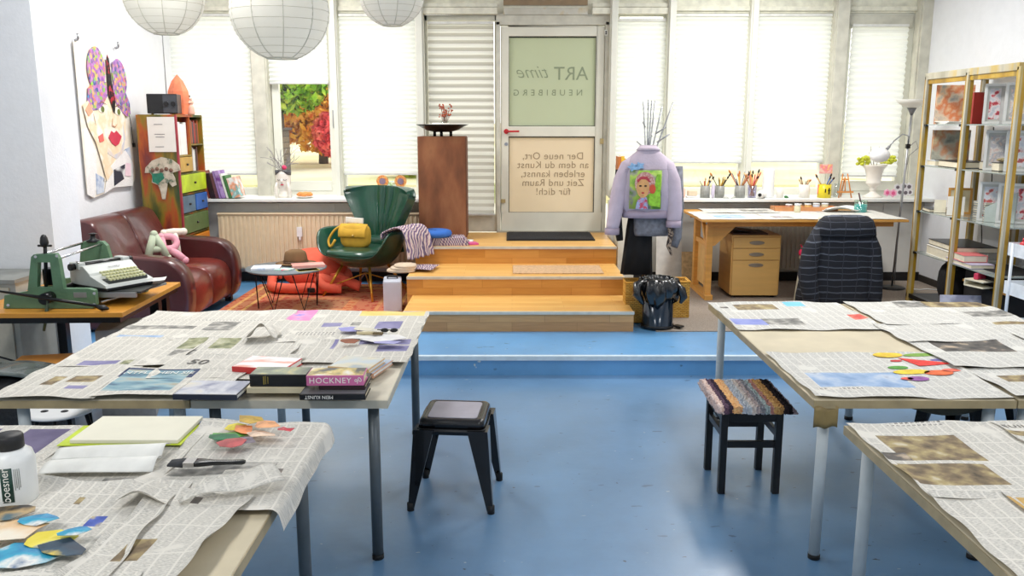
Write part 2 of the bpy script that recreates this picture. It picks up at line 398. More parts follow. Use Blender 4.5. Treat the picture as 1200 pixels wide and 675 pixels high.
md = n_.nodes.new('ShaderNodeMath'); md.operation = 'MULTIPLY'; md.inputs[1].default_value = 1/.078; n_.links.new(sx_.outputs[2], md.inputs[0])
fr = n_.nodes.new('ShaderNodeMath'); fr.operation = 'FRACT'; n_.links.new(md.outputs[0], fr.inputs[0])
cr = n_.nodes.new('ShaderNodeValToRGB'); cr.color_ramp.elements[0].position = .45; cr.color_ramp.elements[1].position = .55
cr.color_ramp.elements[0].color = (.54,.53,.48,1); cr.color_ramp.elements[1].color = (.80,.80,.76,1); n_.links.new(fr.outputs[0], cr.inputs[0])
d_ = n_.nodes.new('ShaderNodeBsdfDiffuse'); t_ = n_.nodes.new('ShaderNodeBsdfTranslucent'); x_ = n_.nodes.new('ShaderNodeMixShader'); x_.inputs[0].default_value = .5
n_.links.new(cr.outputs[0], d_.inputs[0]); n_.links.new(cr.outputs[0], t_.inputs[0]); n_.links.new(d_.outputs[0], x_.inputs[1]); n_.links.new(t_.outputs[0], x_.inputs[2]); n_.links.new(x_.outputs[0], o_.inputs[0])
blind(503,579,.87,2.95, 'grey and white striped blind beside the door behind the rusty pedestal', pitch=.078, amp=.014, mats=m_, y=YB-.07, group=None)

# the door
A, B = xs(587,150), xs(706,150); zb, zt = .665, 2.93
d = bpy.data.objects.new('door_1', None); C.objects.link(d); d['kind'] = 'structure'; cx = (A+B)/2; d.location = (cx, YB, zb)
W = (B-A)/2; H = zt-zb; Zm = pY(640,158,YB)[1]-zb; Zu = pY(640,148,YB)[1]-zb; Zl = pY(640,160,YB)[1]-zb
L0 = pY(640,249,YB)[1]-zb; U1 = pY(640,43,YB)[1]-zb; gx = W-.085
f = MB().box(-W,-.05,0,W,.02,L0).box(-W,-.05,L0,-gx,.02,H).box(gx,-.05,L0,W,.02,H).box(-gx,-.05,Zl,gx,.02,Zu).box(-gx,-.05,U1,gx,.02,H)
f.build('door_leaf', mat('cream_door_paint', c(224,222,206), .5, var=.05, scale=4), d, bevel=.006)
UPF = cloth_light('green_grey_door_film', (.64,.68,.53,1), .5)
LOF = cloth_light('beige_door_film', (.84,.75,.60,1), .5)
MB().box(-gx,-.012,Zu,gx,-.006,U1).build('upper_pane', UPF, d)
MB().box(-gx,-.012,L0,gx,-.006,Zl).build('lower_pane', LOF, d)
SEAL = mat('black_rubber_seal', c(40,42,38), .6)
sl = MB()
for z0, z1 in ((L0,Zl),(Zu,U1)):
    sl.box(-gx,-.03,z1-.012,gx,-.012,z1).box(-gx,-.03,z0,-gx+.008,-.012,z1).box(gx-.008,-.03,z0,gx,-.012,z1).box(-gx,-.03,z0,gx,-.012,z0+.006)
sl.build('glazing_seal', SEAL, d)
SG = mat('grey_green_lettering', c(140,150,124), .8, var=.03); SB = mat('grey_brown_lettering', c(160,142,116), .8, var=.03)
def dtext(nm, s, size, m, px, py, **k):
    X, Z = pY(px, py, YB); return text(nm, s, size, m, d, T((X-cx,-.016,Z-zb)) @ UPR, mirror=True, **k)
dtext('lettering', 'ART', .205, SG, 669, 87)
dtext('lettering', 'time', .20, mat('pale_script', c(146,156,130), .8), 626, 85, shear=.45, bold=-.002)
dtext('lettering', 'NEUBIBERG', .095, SG, 642, 109, spacing=1.75)
for i, s in enumerate(['Der neue Ort,','an dem du Kunst','erleben kannst,','Zeit und Raum','für dich!']):
    dtext('lettering', s, .112, SB, 648, 183+i*10.4, spacing=1.05)
hx, hz = pY(598,154,YB); hx -= cx; hz -= zb
RED = mat('red_door_handle', c(196,24,34), .35)
MB().tube([(hx-.045,-.05,hz),(hx-.045,-.065,hz)], .028, 16).tube([(hx-.045,-.05,hz),(hx-.045,-.10,hz),(hx+.1,-.10,hz+.002)], .011, 10).build('door_handle', RED, d)
MB().tube([(hx-.045,-.05,hz-.14),(hx-.045,-.058,hz-.14)], .02, 12).build('lock_plate', STEEL, d)
MB().box(W-.03,-.07,Zm-.1,W+.01,-.05,Zm-.04).box(-W-.0,-.07,.33,-W+.05,-.05,.37).build('hinge', mat('brass_hinge', c(190,170,120), .4, metal=.6), d)
# door frame
fr_ = MB().box(A-.05,YB-.07,zb-.01,A-.006,YB+.06,zt+.05).box(B+.006,YB-.07,zb-.01,xs(712),YB+.06,zt+.05).box(A-.05,YB-.07,zt+.012,xs(712),YB+.06,3.07)
struct('trim_14', fr_, FRAMEG, bevel=.005)
struct('trim_15', MB().box(A-.05,YB-.12,.655,B+.05,YB+.06,.672), mat('threshold', c(170,165,150), .5))
sg = MB().box(-.016,-.002,-.03,.016,0,.03)
sgo = solo('sticker', sg, PAPERW, 'tiny white sticker with black rings on the frame right of the door top', 'sticker', (xs(710,38)-.005,YB-.072,pY(711,39,YB)[1]))
MB().tube([(0,0,0),(0,-.002,0)], .009, 12).build('ring', DARK, sgo, loc=(0,-.002,.008))
MB().tube([(0,0,0),(0,-.002,0)], .009, 12).build('ring', DARK, sgo, loc=(0,-.002,-.012))
# wall right of door side block (white box the steps end at)
struct('wall_back', MB().box(xs(718),9.0,ZF,1.30,YB,1.20), mat('cream_panel', c(222,220,206), .6))

# added area lights below the ceiling, fill to brighten the room
for X in (-2.2, 2.4):
    for Y, P in ((.5,60),(5.0,46),(7.9,80)):
        area('ceiling_fill', (X,Y,3.55), (0,0,0), .5, 1.6, P, (1,.985,.96))

# wooden steps
WTOP = brick_mat('honey_laminate_boards', c(226,172,92), c(238,190,112), c(205,150,75), .9, .09, .0015, .38, grain=.25)
WRIS = brick_mat('orange_laminate_riser', c(196,132,52), c(218,158,78), c(180,118,48), .55, .08, .0015, .4, rot=(PI/2,0,0), grain=.25)
WRIS2 = brick_mat('brown_laminate_riser', c(178,134,88), c(200,156,104), c(150,108,66), .55, .08, .0015, .4, rot=(PI/2,0,0), grain=.25)
NOS = mat('aluminium_nosing', c(214,210,196), .4, metal=.3)
stp = bpy.data.objects.new('stairs', None); C.objects.link(stp); stp['kind'] = 'structure'; stp['label'] = 'three honey wood laminate steps up to the door'
stp.location = (0,7.03,ZF)
lv = [(7.03,.32,470,742,391),(7.75,.49,477,731,348),(8.52,.66,487,722,310)]
for i, (y, z, xa, xb, py) in enumerate(lv):
    xa_ = pY(xa, py, y)[0]; xb_ = pY(xb, py, y)[0]; y1 = lv[i+1][0]+.02 if i < 2 else YB+.0
    if i == 0: xa_ = -.92
    zb_ = (ZF, .32, .49)[i]
    MB().box(xa_,y-7.03,zb_-ZF,xb_,y-7.03+.02,z-.02-ZF).build('riser', WRIS2 if i == 0 else WRIS, stp)
    MB().box(xa_,y+.02-7.03,0,xb_,(YB if i == 2 else y1)-7.03,z-.02-ZF).box(xa_,y-7.03,z-.02-ZF,xb_,(YB-.1 if i == 2 else y1)-7.03,z-ZF).build('tread', WTOP, stp)
    MB().box(xa_,y-7.03-.012,z-.02-ZF,xb_+.004,y-7.03+.02,z-ZF+.003).build('nosing', NOS, stp)
    print('step', i, xa_, xb_)
# mats on the steps
def flatbox(px0, px1, y0, y1, z, h):
    pass
mx0, my0 = pz(596,284,.66); mx1, _ = pz(696,284,.66)
mm = MB().box(-.47,-.33,0,.47,.33,.012, 0).box(-.45,-.31,.012,.45,.31,.018, 1)
solo('door_mat', mm, [mat('mat_rim', c(40,34,28), .8), mat('charcoal_mat_pile', c(30,31,36), .95, var=.3, scale=120, bump=.6, bscale=200)], 'dark charcoal door mat in front of the door', 'door mat', ((mx0+mx1)/2, 9.30, .661))
bx0, by0 = pz(601,323,.49); bx1, _ = pz(709,323,.49); bx2, by2 = pz(602,311,.49)
rg = MB().box(-(bx1-bx0)/2,-.23,0,(bx1-bx0)/2,.23,.01)
solo('step_mat', rg, mat('beige_shaggy_mat', c(214,178,138), .95, var=.2, scale=60, bump=.8, bscale=150), 'beige textile mat on the middle wooden step', 'mat', ((bx0+bx1)/2, 8.14, .491), bevel=.008)
# ================================================================ LEFT SIDE: lanterns, cabinet, sofa, lounge corner
LAN = cloth_light('white_rice_paper', (.94,.93,.87,1), .5)
RIB = mat('lantern_rib', c(214,212,198), .8)
def lantern(px, py, Y, r, label, hang):
    X, Z = pY(px, py, Y)
    t = thing('paper_lantern', label, 'paper lantern', (X,Y,Z), 0, 'round paper lanterns')
    n = 14; m = MB(); secs = []
    prof = []
    K = 44
    for i in range(K+1):
        a = -PI/2*.80 + PI*.80*i/K + 0
        rr = r*math.cos(a)*(1+.012*(i % 2)); prof.append((rr, r*math.sin(a)*.97))
    m.lathe(prof, 40, cap=False); m.uv = 1
    m.build('paper_shade', LAN, t)
    rb = MB()
    for k in range(10):
        th = 2*PI*k/10
        pts = [((r*1.006)*math.cos(a)*math.cos(th), (r*1.006)*math.cos(a)*math.sin(th), r*.975*math.sin(a)) for a in [-PI*.4+PI*.8*i/20 for i in range(21)]]
        rb.tube(pts, .0035, 5)
    for i in range(1, 12):
        a = -PI*.4+PI*.8*i/12
        rr = r*1.006*math.cos(a); rb.tube([(rr*math.cos(q), rr*math.sin(q), r*.975*math.sin(a)) for q in [2*PI*j/32 for j in range(33)]], .0018, 4)
    o = rb.build('ribs', RIB, t)
    rr = r*math.cos(PI*.4); MB().tube([(rr*math.cos(q), rr*math.sin(q), -r*.93) for q in [2*PI*j/24 for j in range(25)]], .006, 6).build('bottom_ring', RIB, t)
    MB().tube([(0,0,r*.9),(0,0,ZC-Z)], .004, 6).build('cord', PLW, t)
lantern(328,14,5.8,.315, 'largest round white paper lantern, in the middle of the three', 1)
lantern(192,-4,6.6,.285, 'round white paper lantern at upper left above the black speaker', 1)
lantern(459,-7,6.9,.25, 'smallest round white paper lantern, rightmost of the three', 1)
X, Z1 = pY(190,42,8.95); Z0 = pY(190,128,8.95)[1]
solo('hanging_cord', MB().tube([(0,0,0),(.003,0,(ZC-Z0)*.5),(0,0,ZC-Z0)], .005, 6), mat('grey_cord', c(150,150,150), .6), 'thin grey cord hanging from the ceiling behind the black radio', 'cord', (X,8.95,Z0))

# ---- collage artwork on the left wall (local: x = up the wall's length (+Y world), y = height)
def wall_art():
    # four corners measured on the left wall
    a = pX(86,47,XL+.03); b = pX(148,66,XL+.03); cc_ = pX(101,234,XL+.03); dd = pX(158,222,XL+.03)
    return a, b, cc_, dd
a_, b_, c_, d_2 = wall_art(); print('art', a_, b_, c_, d_2)
y0, y1 = a_[0], b_[0]; z1 = a_[1]; z0 = c_[1]
AW, AH = y1-y0, z1-z0; print('art size', AW, AH, y0)
art = thing('collage_artwork', 'paper collage of a woman\'s face topped by a colourful butterfly, hanging on the left wall', 'artwork', (XL+.02, (y0+y1)/2, z0))
cream = ramp_mat('cream_drawing_paper', [(.3,c(240,234,222)),(.5,c(236,226,208)),(.7,c(244,242,236))], 5, .85)
def ap(name, poly, mt, d, amp=.0):     # polygon in fractions (u right, v up) -> sheet at distance d from the wall
    P = [((u-.5)*AW, v*AH) for u, v in poly]
    m = MB().add([(d+0, p[0], p[1]) for p in P]+[(d-.003, p[0], p[1]) for p in P],
        [tuple(range(len(P))), tuple(range(2*len(P)-1, len(P)-1, -1))]+[(i,(i+1)%len(P),len(P)+(i+1)%len(P),len(P)+i) for i in range(len(P))])
    return m.build(name, mt, art)
def ell(cx, cy, rx, ry, n=20, a0=0, rot=0):
    return [(cx+rx*math.cos(t)*math.cos(rot)-ry*math.sin(t)*math.sin(rot), cy+rx*math.cos(t)*math.sin(rot)+ry*math.sin(t)*math.cos(rot)) for t in [a0+2*PI*i/n for i in range(n)]]
ap('backing_paper', [(0,.03),(.1,0),(.3,.02),(.45,.04),(.62,.05),(.78,.08),(.9,.04),(1,.1),(.97,.4),(.95,.62),(.62,.9),(.3,.97),(.05,1),(0,.99)], cream, .006)
face_m = ramp_mat('painted_skin', [(.3,c(244,230,206)),(.46,c(236,212,176)),(.6,c(246,240,228)),(.75,c(230,200,168))], 6, .8)
ap('painted_face', [(.22,.6),(.28,.42),(.38,.3),(.42,.2),(.3,.1),(.75,.12),(.7,.25),(.82,.36),(.86,.5),(.84,.62),(.6,.68),(.4,.68)], face_m, .012)
wing = ramp_mat('multicolour_wing', [(.0,c(60,160,210)),(.1,c(190,120,190)),(.24,c(170,100,170)),(.36,c(230,200,90)),(.44,c(140,90,170)),(.58,c(200,140,200)),(.7,c(110,90,150)),(.8,c(150,206,80)),(.88,c(236,130,110)),(.95,c(80,90,150))], 34, .6, kind='voronoi')
ap('butterfly_wing', ell(.35,.84,.17,.145,20,0,.25), wing, .018); ap('butterfly_wing', ell(.8,.80,.15,.125,20,0,-.35), wing, .018)
ap('butterfly_wing', [(.13,.62),(.16,.71),(.32,.77),(.52,.76),(.52,.67),(.4,.60),(.3,.575),(.2,.57)], wing, .019); ap('butterfly_wing', [(.62,.68),(.66,.76),(.86,.74),(.97,.63),(.97,.55),(.88,.53),(.78,.57),(.7,.61)], wing, .019)
bodym = ramp_mat('black_and_red_body', [(.4,c(20,14,18)),(.55,c(30,16,20)),(.62,c(170,30,50))], 16, .6)
ap('butterfly_body', [(.54,.74),(.55,.92),(.57,.945),(.6,.92),(.62,.74),(.66,.66),(.64,.58),(.62,.55),(.59,.6),(.53,.68)], bodym, .024)
LIP = mat('red_lips', c(206,60,84), .5)
ap('lips', [(.47,.39),(.54,.435),(.59,.42),(.64,.435),(.74,.395),(.67,.345),(.6,.33),(.53,.35)], LIP, .018)
EYW = mat('eye_white', c(240,238,220), .6)
for ex, ey in ((.4,.58),(.72,.565)):
    ap('eye', ell(ex,ey,.075,.024), EYW, .017); ap('iris', ell(ex,ey,.03,.02), mat('iris', c(110,120,60), .5), .021)
    ap('eyebrow', [(ex-.09,ey+.03),(ex,ey+.052),(ex+.09,ey+.03),(ex,ey+.043)], mat('brow', c(150,100,80), .7), .021)
ap('nose_line', [(.58,.52),(.57,.475),(.62,.465),(.67,.48),(.62,.458),(.56,.468)], mat('nose_shade', c(196,150,120), .7), .02)
skin2 = mat('peach_paper', c(236,170,140), .8); 
ap('peach_paper_hand', [(.04,.6),(.14,.63),(.22,.56),(.2,.5),(.33,.42),(.44,.34),(.4,.24),(.5,.16),(.36,.1),(.3,.22),(.22,.36),(.1,.46)], face_m, .02)
ap('orange_scrap', [(.07,.57),(.15,.62),(.2,.56),(.12,.53)], skin2, .025); ap('orange_scrap', [(.26,.4),(.35,.42),(.36,.37),(.28,.36)], mat('coral_paper', c(232,110,100), .8), .026)
wf = mat('white_fabric_scrap', c(238,236,234), .95, var=.05, bump=.5)
ap('fabric_scrap', [(0,.03),(.12,0),(.2,.1),(.22,.3),(.1,.46),(.03,.44)], wf, .009)
ap('fabric_scrap', [(.3,.02),(.5,.05),(.9,.04),(.95,.2),(.8,.3),(.6,.24),(.42,.18)], wf, .0145)
ap('face_shadow', [(.40,.36),(.44,.28),(.60,.24),(.74,.28),(.82,.38),(.80,.48),(.78,.36),(.68,.29),(.56,.27),(.46,.31)], ramp_mat('bluish_wash', [(.4,c(206,206,214)),(.6,c(232,214,196))], 8, .8), .0145)
den = ramp_mat('blue_textile_scrap', [(.4,c(140,160,196)),(.6,c(206,214,226))], 12, .9)
ap('textile_scrap', [(.16,.02),(.3,.03),(.33,.12),(.18,.16)], den, .012); ap('textile_scrap', [(.78,.2),(.92,.2),(.9,.32),(.78,.3)], den, .014)
ap('striped_scrap', [(.5,.06),(.72,.1),(.76,.2),(.52,.17)], ramp_mat('grey_striped_scrap', [(.45,c(50,50,62)),(.5,c(225,225,225))], 3, .9, kind='wave', detail=0, dist=2), .018)
ap('pink_scrap', [(.74,.12),(.86,.11),(.88,.2),(.78,.21)], mat('pink_scrap', c(240,212,222), .9), .02)
for yy in (-.46, .30):
    MB().tube([(.0,AW*yy,AH*1.0),(.03,AW*yy,AH*1.01)], .012, 8).tube([(.03,AW*yy,AH*1.01),(.03,AW*yy,AH*1.045)], .01, 8).build('wall_clip', STEEL, art)
# small hook with a wire, right of the artwork
cx, cz = pX(159,170,XL+.03); 
solo('wall_hook', MB().box(0,-.02,-.02,.02,.02,.02).tube([(.01,0,0),(.012,-.02,.2),(.01,-.06,.34)], .003, 6), DARK, 'small black hook with thin wire on the left wall beside the painted cabinet', 'hook', (XL,cx,cz))

# ---- painted cabinet
PAINTC = ramp_mat('multicolour_painted_wood', [(.3,c(30,74,44)),(.42,c(88,88,36)),(.5,c(140,116,34)),(.57,c(176,84,34)),(.66,c(120,44,40)),(.8,c(40,96,100))], 2.0, .5, detail=4, stretch=(2.6,1.4,.7), dist=.5)
cy0, cy1, cx0, cx1 = 8.45, 9.19, -3.655, -3.275
CH = 1.965-ZF
cab = thing('painted_cabinet', 'tall cabinet painted in green, orange and red with drawers and bookshelves, in the left corner', 'cabinet', ((cx0+cx1)/2,(cy0+cy1)/2,ZF))
w2, l2 = (cx1-cx0)/2, (cy1-cy0)/2
zz = lambda px, py: pX(px, py, cx1)[1]-ZF
# levels down the front face (z local): shelf top, drawers
zt1 = CH-.03; z_sh = 1.16; z_d1 = 1.0; z_lime0 = .84
bodyp = MB().box(-w2,-l2,0,w2,-l2+.02,CH).box(-w2,l2-.02,0,w2,l2,CH).box(-w2,-l2+.02,0,-w2+.012,l2-.02,CH).box(-w2+.012,-l2+.02,CH-.02,w2,l2-.02,CH)
LV = [.08,.36,.63,.84,1.04]
for z in LV+[1.245]: bodyp.box(-w2+.012,-l2+.02,z-.018,w2,l2-.02,z)
bodyp.box(-w2+.012,.0,.842,w2,.015,1.02)  # divider between the grey and blue drawers? placed below
bodyp.box(-w2+.012,.0,1.245,w2,.015,CH-.02).box(-w2+.012,.015,1.51,w2,l2-.02,1.525).box(-w2+.012,-l2+.02,1.405,w2,.0,1.42)
bodyp.build('carcass', PAINTC, cab, bevel=.003)
MB().box(w2-.005,-l2-.004,0,w2+.012,-l2+.024,CH).build('front_edge', mat('crimson_painted_edge', c(150,44,56), .5, var=.3, scale=4), cab)
KN = mat('dark_knob', c(50,44,40), .4)
def drw(y0, y1, z0, z1, col, nm):
    q = MB().box(-w2+.05,y0,z0,w2+.012,y1,z1).build('drawer', ramp_mat(nm, [(.3,tuple(v*.75 for v in col[:3])+(1,)),(.55,col),(.75,tuple(min(1,v*1.3) for v in col[:3])+(1,))], 6, .45), cab, bevel=.004)
    MB().tube([(w2+.012,(y0+y1)/2,(z0+z1)/2),(w2+.03,(y0+y1)/2,(z0+z1)/2)], .011, 10).build('knob', KN, q)
drw(-l2+.03,.0-.01,1.255,1.40,c(196,156,70),'ochre_paint')
drw(-l2+.03,l2-.03,1.05,1.225,c(190,214,40),'lime_paint')
drw(-l2+.03,-.01,.85,1.015,c(92,116,134),'blue_grey_paint'); drw(.025,l2-.03,.85,1.015,c(60,110,190),'blue_paint')
drw(-l2+.03,l2-.03,.64,.82,c(96,120,70),'green_grey_paint'); drw(-l2+.03,l2-.03,.37,.60,c(226,140,40),'orange_paint')
# poster and tree cutout on the side facing us
ys = cy0-.006
px_ = lambda x, y: pY(x, y, ys)
(ax, az), (bx, bz) = px_(172,137), px_(207,178)
po = MB().box(0,-.004,0,bx-ax,0,az-bz)
poo = solo('notice_sheet', po, PAPERW, 'white printed sheet pinned to the side of the painted cabinet', 'paper', (ax,ys-.001,bz))
for i, (u, v, s) in enumerate([(.36,.78,.1),(.36,.5,.13),(.4,.42,.1),(.36,.14,.1)]):
    MB().box((bx-ax)*(u-.12),-.006,(az-bz)*v,(bx-ax)*(u+s*2),-.004,(az-bz)*v+.005).build('printed_line', mat('grey_print', c(120,120,125), .8), poo)
tx, tz = px_(193,234); th = px_(193,183)[1]-tz
tcap = [(-.17,.62),(-.16,.74),(-.09,.9),(0,.98),(.1,.93),(.17,.8),(.18,.68),(.1,.62),(.12,.5),(.13,.34),(.09,.3),(.05,.42),(.03,.2),(.01,0),(-.02,.02),(-.03,.2),(-.05,.34),(-.11,.4),(-.1,.56),(-.12,.62)]
tcm = MB().prism([(a, b*th) for a, b in tcap], 'y', -.012, -.002, 0)
tco = solo('tree_cutout', tcm, ramp_mat('tree_collage_paper', [(.4,c(214,206,188)),(.55,c(190,180,160)),(.62,c(90,110,90)),(.7,c(226,222,210))], 14, .8), 'cut-out mushroom-shaped paper tree stuck on the side of the painted cabinet', 'paper cut-out', (tx,ys,tz))
MB().prism([(-.1,.42*th),(-.05,.36*th),(.02,.5*th),(.0,.62*th),(-.1,.6*th)], 'y', -.016, -.012).build('green_foliage', mat('teal_green_paper', c(40,120,96), .7, var=.3, scale=20), tco)
for q in range(5): MB().ball(-.09+.045*q,-.016,(.68+.03*(q%2))*th,.02,.006,.02,8,6).build('brown_bird', mat('brown_cut_paper', c(120,90,76), .8), tco)
# things on the cabinet shelves (top two shelves)
BKC = [c(240,240,236),c(220,222,220),c(180,90,50),c(225,225,220),c(150,60,40),c(90,60,50),c(200,160,60),c(120,130,80),c(60,60,70),c(170,60,60),c(226,200,150)]
def book_up(y, z, th, h, dpt, col, label, x=None, tilt=0, nm='book', grp='books in the painted cabinet'):
    t = thing(nm, label, 'book', ((x if x is not None else cx1-.03),y,z), 0, grp)
    MB().box(-dpt,0,0,0,th,h).build('cover', mat('cover', col, .5, var=.08), t, bevel=.002)
    MB().box(-dpt+.004,.003,h-.004,-.006,th-.003,h+.001).build('pages', PAPERW, t)
    t.rotation_euler = (tilt,0,0); return t
yy = cy0+.03; rnd = random.Random(3)
lb = ['first','second','third','fourth','fifth','sixth','seventh','eighth','ninth']
k = 0
while yy < (cy0+cy1)/2-.06:
    th = rnd.choice([.025,.035,.045,.055]); hh = rnd.uniform(.29,.345)
    book_up(yy, ZF+1.422, th, hh, .24, BKC[k % 5 if k % 2 else 0], '%s binder from the near end on the upper shelf of the painted cabinet' % lb[min(k,8)], nm='binder'); yy += th+.004; k += 1
yy = (cy0+cy1)/2+.03; k = 0
while yy < cy1-.06:
    th = rnd.choice([.025,.03,.04]); hh = rnd.uniform(.2,.25)
    book_up(yy, ZF+1.527, th, hh, .2, BKC[(4,5,2,8,9)[k % 5]], '%s brown-toned book from the near end on the small top shelf of the painted cabinet' % lb[k]); yy += th+.004; k += 1
yy = (cy0+cy1)/2+.03; k = 0
while yy < cy1-.11:
    th = rnd.choice([.025,.03,.04]); hh = rnd.uniform(.2,.25)
    book_up(yy, ZF+1.247, th, hh, .2, [c(70,50,46),c(110,60,50),c(225,225,220),c(230,230,226)][k % 4], '%s leaning book from the near end on the lower book shelf of the painted cabinet' % lb[k]); yy += th+.006; k += 1
# on top of the cabinet
zt = ZF+CH
X0, _ = pY(203,120,8.5)
sp = thing('stereo_speaker', 'black box radio with two round knobs on top of the painted cabinet', 'radio', (-3.44,8.64,zt+.0), math.radians(12))
MB().box(-.14,-.14,.012,.14,.12,.2).build('housing', DARK, sp, bevel=.006)
fm = MB().box(.01,-.145,.02,.135,-.14,.19).build('front_panel', mat('grey_black_panel', c(62,66,72), .5), sp)
for q in (.04,.105): MB().tube([(q,-.145,.105),(q,-.16,.105)], .024, 16).build('round_knob', DARK, fm)
for q in (-.1,.1): MB().tube([(q,-.1,0),(q,-.1,.012)], .012, 8).build('foot', mat('wood_foot', c(190,150,80), .5), sp)
lp = MB(); prof = [(.0,0),(.10,.01),(.115,.12),(.105,.24),(.06,.34),(.0,.41)]
lp.lathe(prof, 7, smooth=False, sy=.6)
solo('crystal_lamp', lp, mat('orange_salt_crystal', c(238,130,92), .5, var=.25, scale=10), 'pointed orange salt crystal lamp on top of the cabinet behind the black radio', 'lamp', (-3.42,8.96,zt))
fg = thing('figurine', 'small pink clay animal figurine on the right end of the painted cabinet top', 'figurine', (-3.31,8.98,zt+.0))
MB().lathe([(.03,0),(.04,.02),(.032,.08),(.02,.11)], 14).build('figure_body', mat('pink_clay', c(226,176,156), .6, var=.2), fg)
MB().ball(0,0,.13,.033,.03,.028).ball(.02,-.02,.16,.01,.006,.014,8,6).ball(-.02,-.02,.16,.01,.006,.014,8,6).ball(0,-.03,.125,.012,.01,.01,8,6).build('head', mat('pink_clay_head', c(232,190,170), .6), fg)
MB().tube([(0,0,.15),(-.03,0,.2)], .006, 6).box(-.07,-.01,.18,.0,.01,.2).build('hat', DARK, fg)

# ---- radiators
RADM = mat('cream_radiator', c(226,208,176), .45, var=.04)
def radiator(x0, x1, y, z0, z1, label, m):
    t = thing('radiator', label, 'radiator', ((x0+x1)/2,y,z0)); W = (x1-x0)/2; H = z1-z0
    b = MB().box(-W,.0,.02,W,.1,H-.01)
    n = int((x1-x0)/.05)
    for i in range(n):
        x = -W+.02+(2*W-.04)*(i+.5)/n
        b.prism([(x-.016,-.0),(x-.010,-.016),(x+.010,-.016),(x+.016,.0)], 'z', .04, H-.03)
    b.build('ribbed_panel', m, t)
    MB().box(-W-.005,-.02,H-.012,W+.005,.11,H+.004).build('top_grille', m, t, bevel=.003)
    MB().box(-W+.1,.03,-.15+.0,-W+.14,.07,.02).build('bracket', m, t); MB().box(W-.14,.03,-.15,W-.1,.07,.02).build('bracket', m, t)
    return t
xa, za = pY(255,250,9.24); xb, zb2 = pY(482,327,9.24)
rad = radiator(xa, -1.0, 9.24, .30, za, 'long cream ribbed radiator under the left window sill', RADM)
hx, hz = pY(351,272,9.2); 
hc = MB().box(-.028,-.03,-.05,.028,0,.055).box(-.02,-.032,.01,.02,-.03,.035); hc.tube([(0,-.015,-.05),(0,-.015,-.09)], .015, 10)
hc.build('heat_meter', PLW, rad, loc=(hx-(xa-1.0)/2, -.016, hz-.30), bevel=.005)
xa2, _ = pY(880,300,9.26)
radiator(2.4, 3.5, 9.26, .28, .97, 'grey-shaded ribbed radiator under the desk', mat('grey_white_radiator', c(205,200,186), .5, var=.04))

# ---- window sill things, left
rr = random.Random(5)
cols = [(c(120,50,36),'dark brown'),(c(40,20,26),'black'),(c(100,60,70),'plum'),(c(150,120,180),'lilac'),(c(110,50,140),'purple'),(c(230,232,228),'white'),(c(70,120,70),'green'),(c(236,238,240),'white floral')]
x = pY(248,228,9.32)[0]
for i, (col, nm) in enumerate(cols):
    th = [.022,.05,.03,.02,.045,.02,.03,.09][i]; h = [.30,.27,.27,.3,.3,.27,.25,.22][i]
    t = thing('book', '%s book leaning in the row on the left window sill, number %s from the cabinet' % (nm, lb[i]), 'book', (x,9.3,ZS+.002), 0, 'books leaning on the left window sill')
    t['label'] = '%s book leaning on the left window sill beside the painted cabinet' % nm
    mm_ = ramp_mat('floral_cover', [(.4,c(240,240,240)),(.5,c(240,160,120)),(.58,c(120,190,190)),(.66,c(238,238,238))], 9, .5) if i == 7 else (ramp_mat('purple_cover', [(.4,c(110,50,140)),(.6,c(180,150,210))], 12, .5) if i == 4 else mat('cover', col, .5))
    MB().box(0,-.1,0,th,.1,h).build('cover', mm_, t, bevel=.002)
    MB().box(.003,-.095,h-.003,th-.003,.095,h+.001).build('pages', PAPERW, t)
    t.rotation_euler = (0, -math.radians(11+i*.5), 0); x += th/math.cos(.2)+.006
# face vase
vx, vz = pY(333,228,9.36)
PORC = mat('white_porcelain', c(240,234,224), .3, var=.02, coat=.3)
va = thing('face_vase', 'white porcelain vase shaped as a woman\'s head resting on her hands, holding dry twigs', 'vase', (vx,9.36,ZS))
secs = []
for z, rx, ry in [(0,.062,.05),(.02,.068,.055),(.06,.05,.045),(.09,.048,.045),(.11,.062,.058),(.15,.078,.068),(.2,.083,.07),(.25,.083,.07),(.29,.083,.07),(.295,.072,.06)]:
    secs.append([(rx*math.cos(2*PI*j/24), ry*math.sin(2*PI*j/24), z) for j in range(24)])
MB().loft(secs).build('head', PORC, va)
MB().tube([(.065,-.03,.0),(.075,-.045,.06),(.068,-.06,.12),(.06,-.055,.17)],[.022,.02,.018,.01],10).tube([(-.065,-.03,.0),(-.075,-.045,.06),(-.068,-.06,.12),(-.06,-.055,.17)],[.022,.02,.018,.01],10).build('hands', PORC, va)
MB().tube([(0,-.066,.21),(0,-.083,.175),(0,-.07,.168)], [.006,.011,.006], 8).build('nose', PORC, va)
MB().ball(0,-.066,.145,.018,.01,.008,12,8).build('lips', LIP, va)
for s in (-1,1): MB().tube([(s*.05,-.058,.2),(s*.035,-.07,.192),(s*.018,-.07,.2)], .0025, 6).build('eyelid', DARK, va)
hp = [(.0855*math.cos(a),.0725*math.sin(a)) for a in [PI*1.5+2*PI*j/24 for j in range(25)]]
hair = MB(); bot = [ .245+.05*math.exp(-(min(j,24-j)/2.2)**2)*1.0 for j in range(25)]
hair.add([(p[0],p[1],bot[j]) for j, p in enumerate(hp)]+[(p[0],p[1],.3) for p in hp], [(j,j+1,26+j,25+j) for j in range(24)], 0, True)
hair.build('dark_hair_band', mat('charcoal_glaze', c(80,80,84), .4), va, solid=.004)
tw = MB(); r2 = random.Random(11)
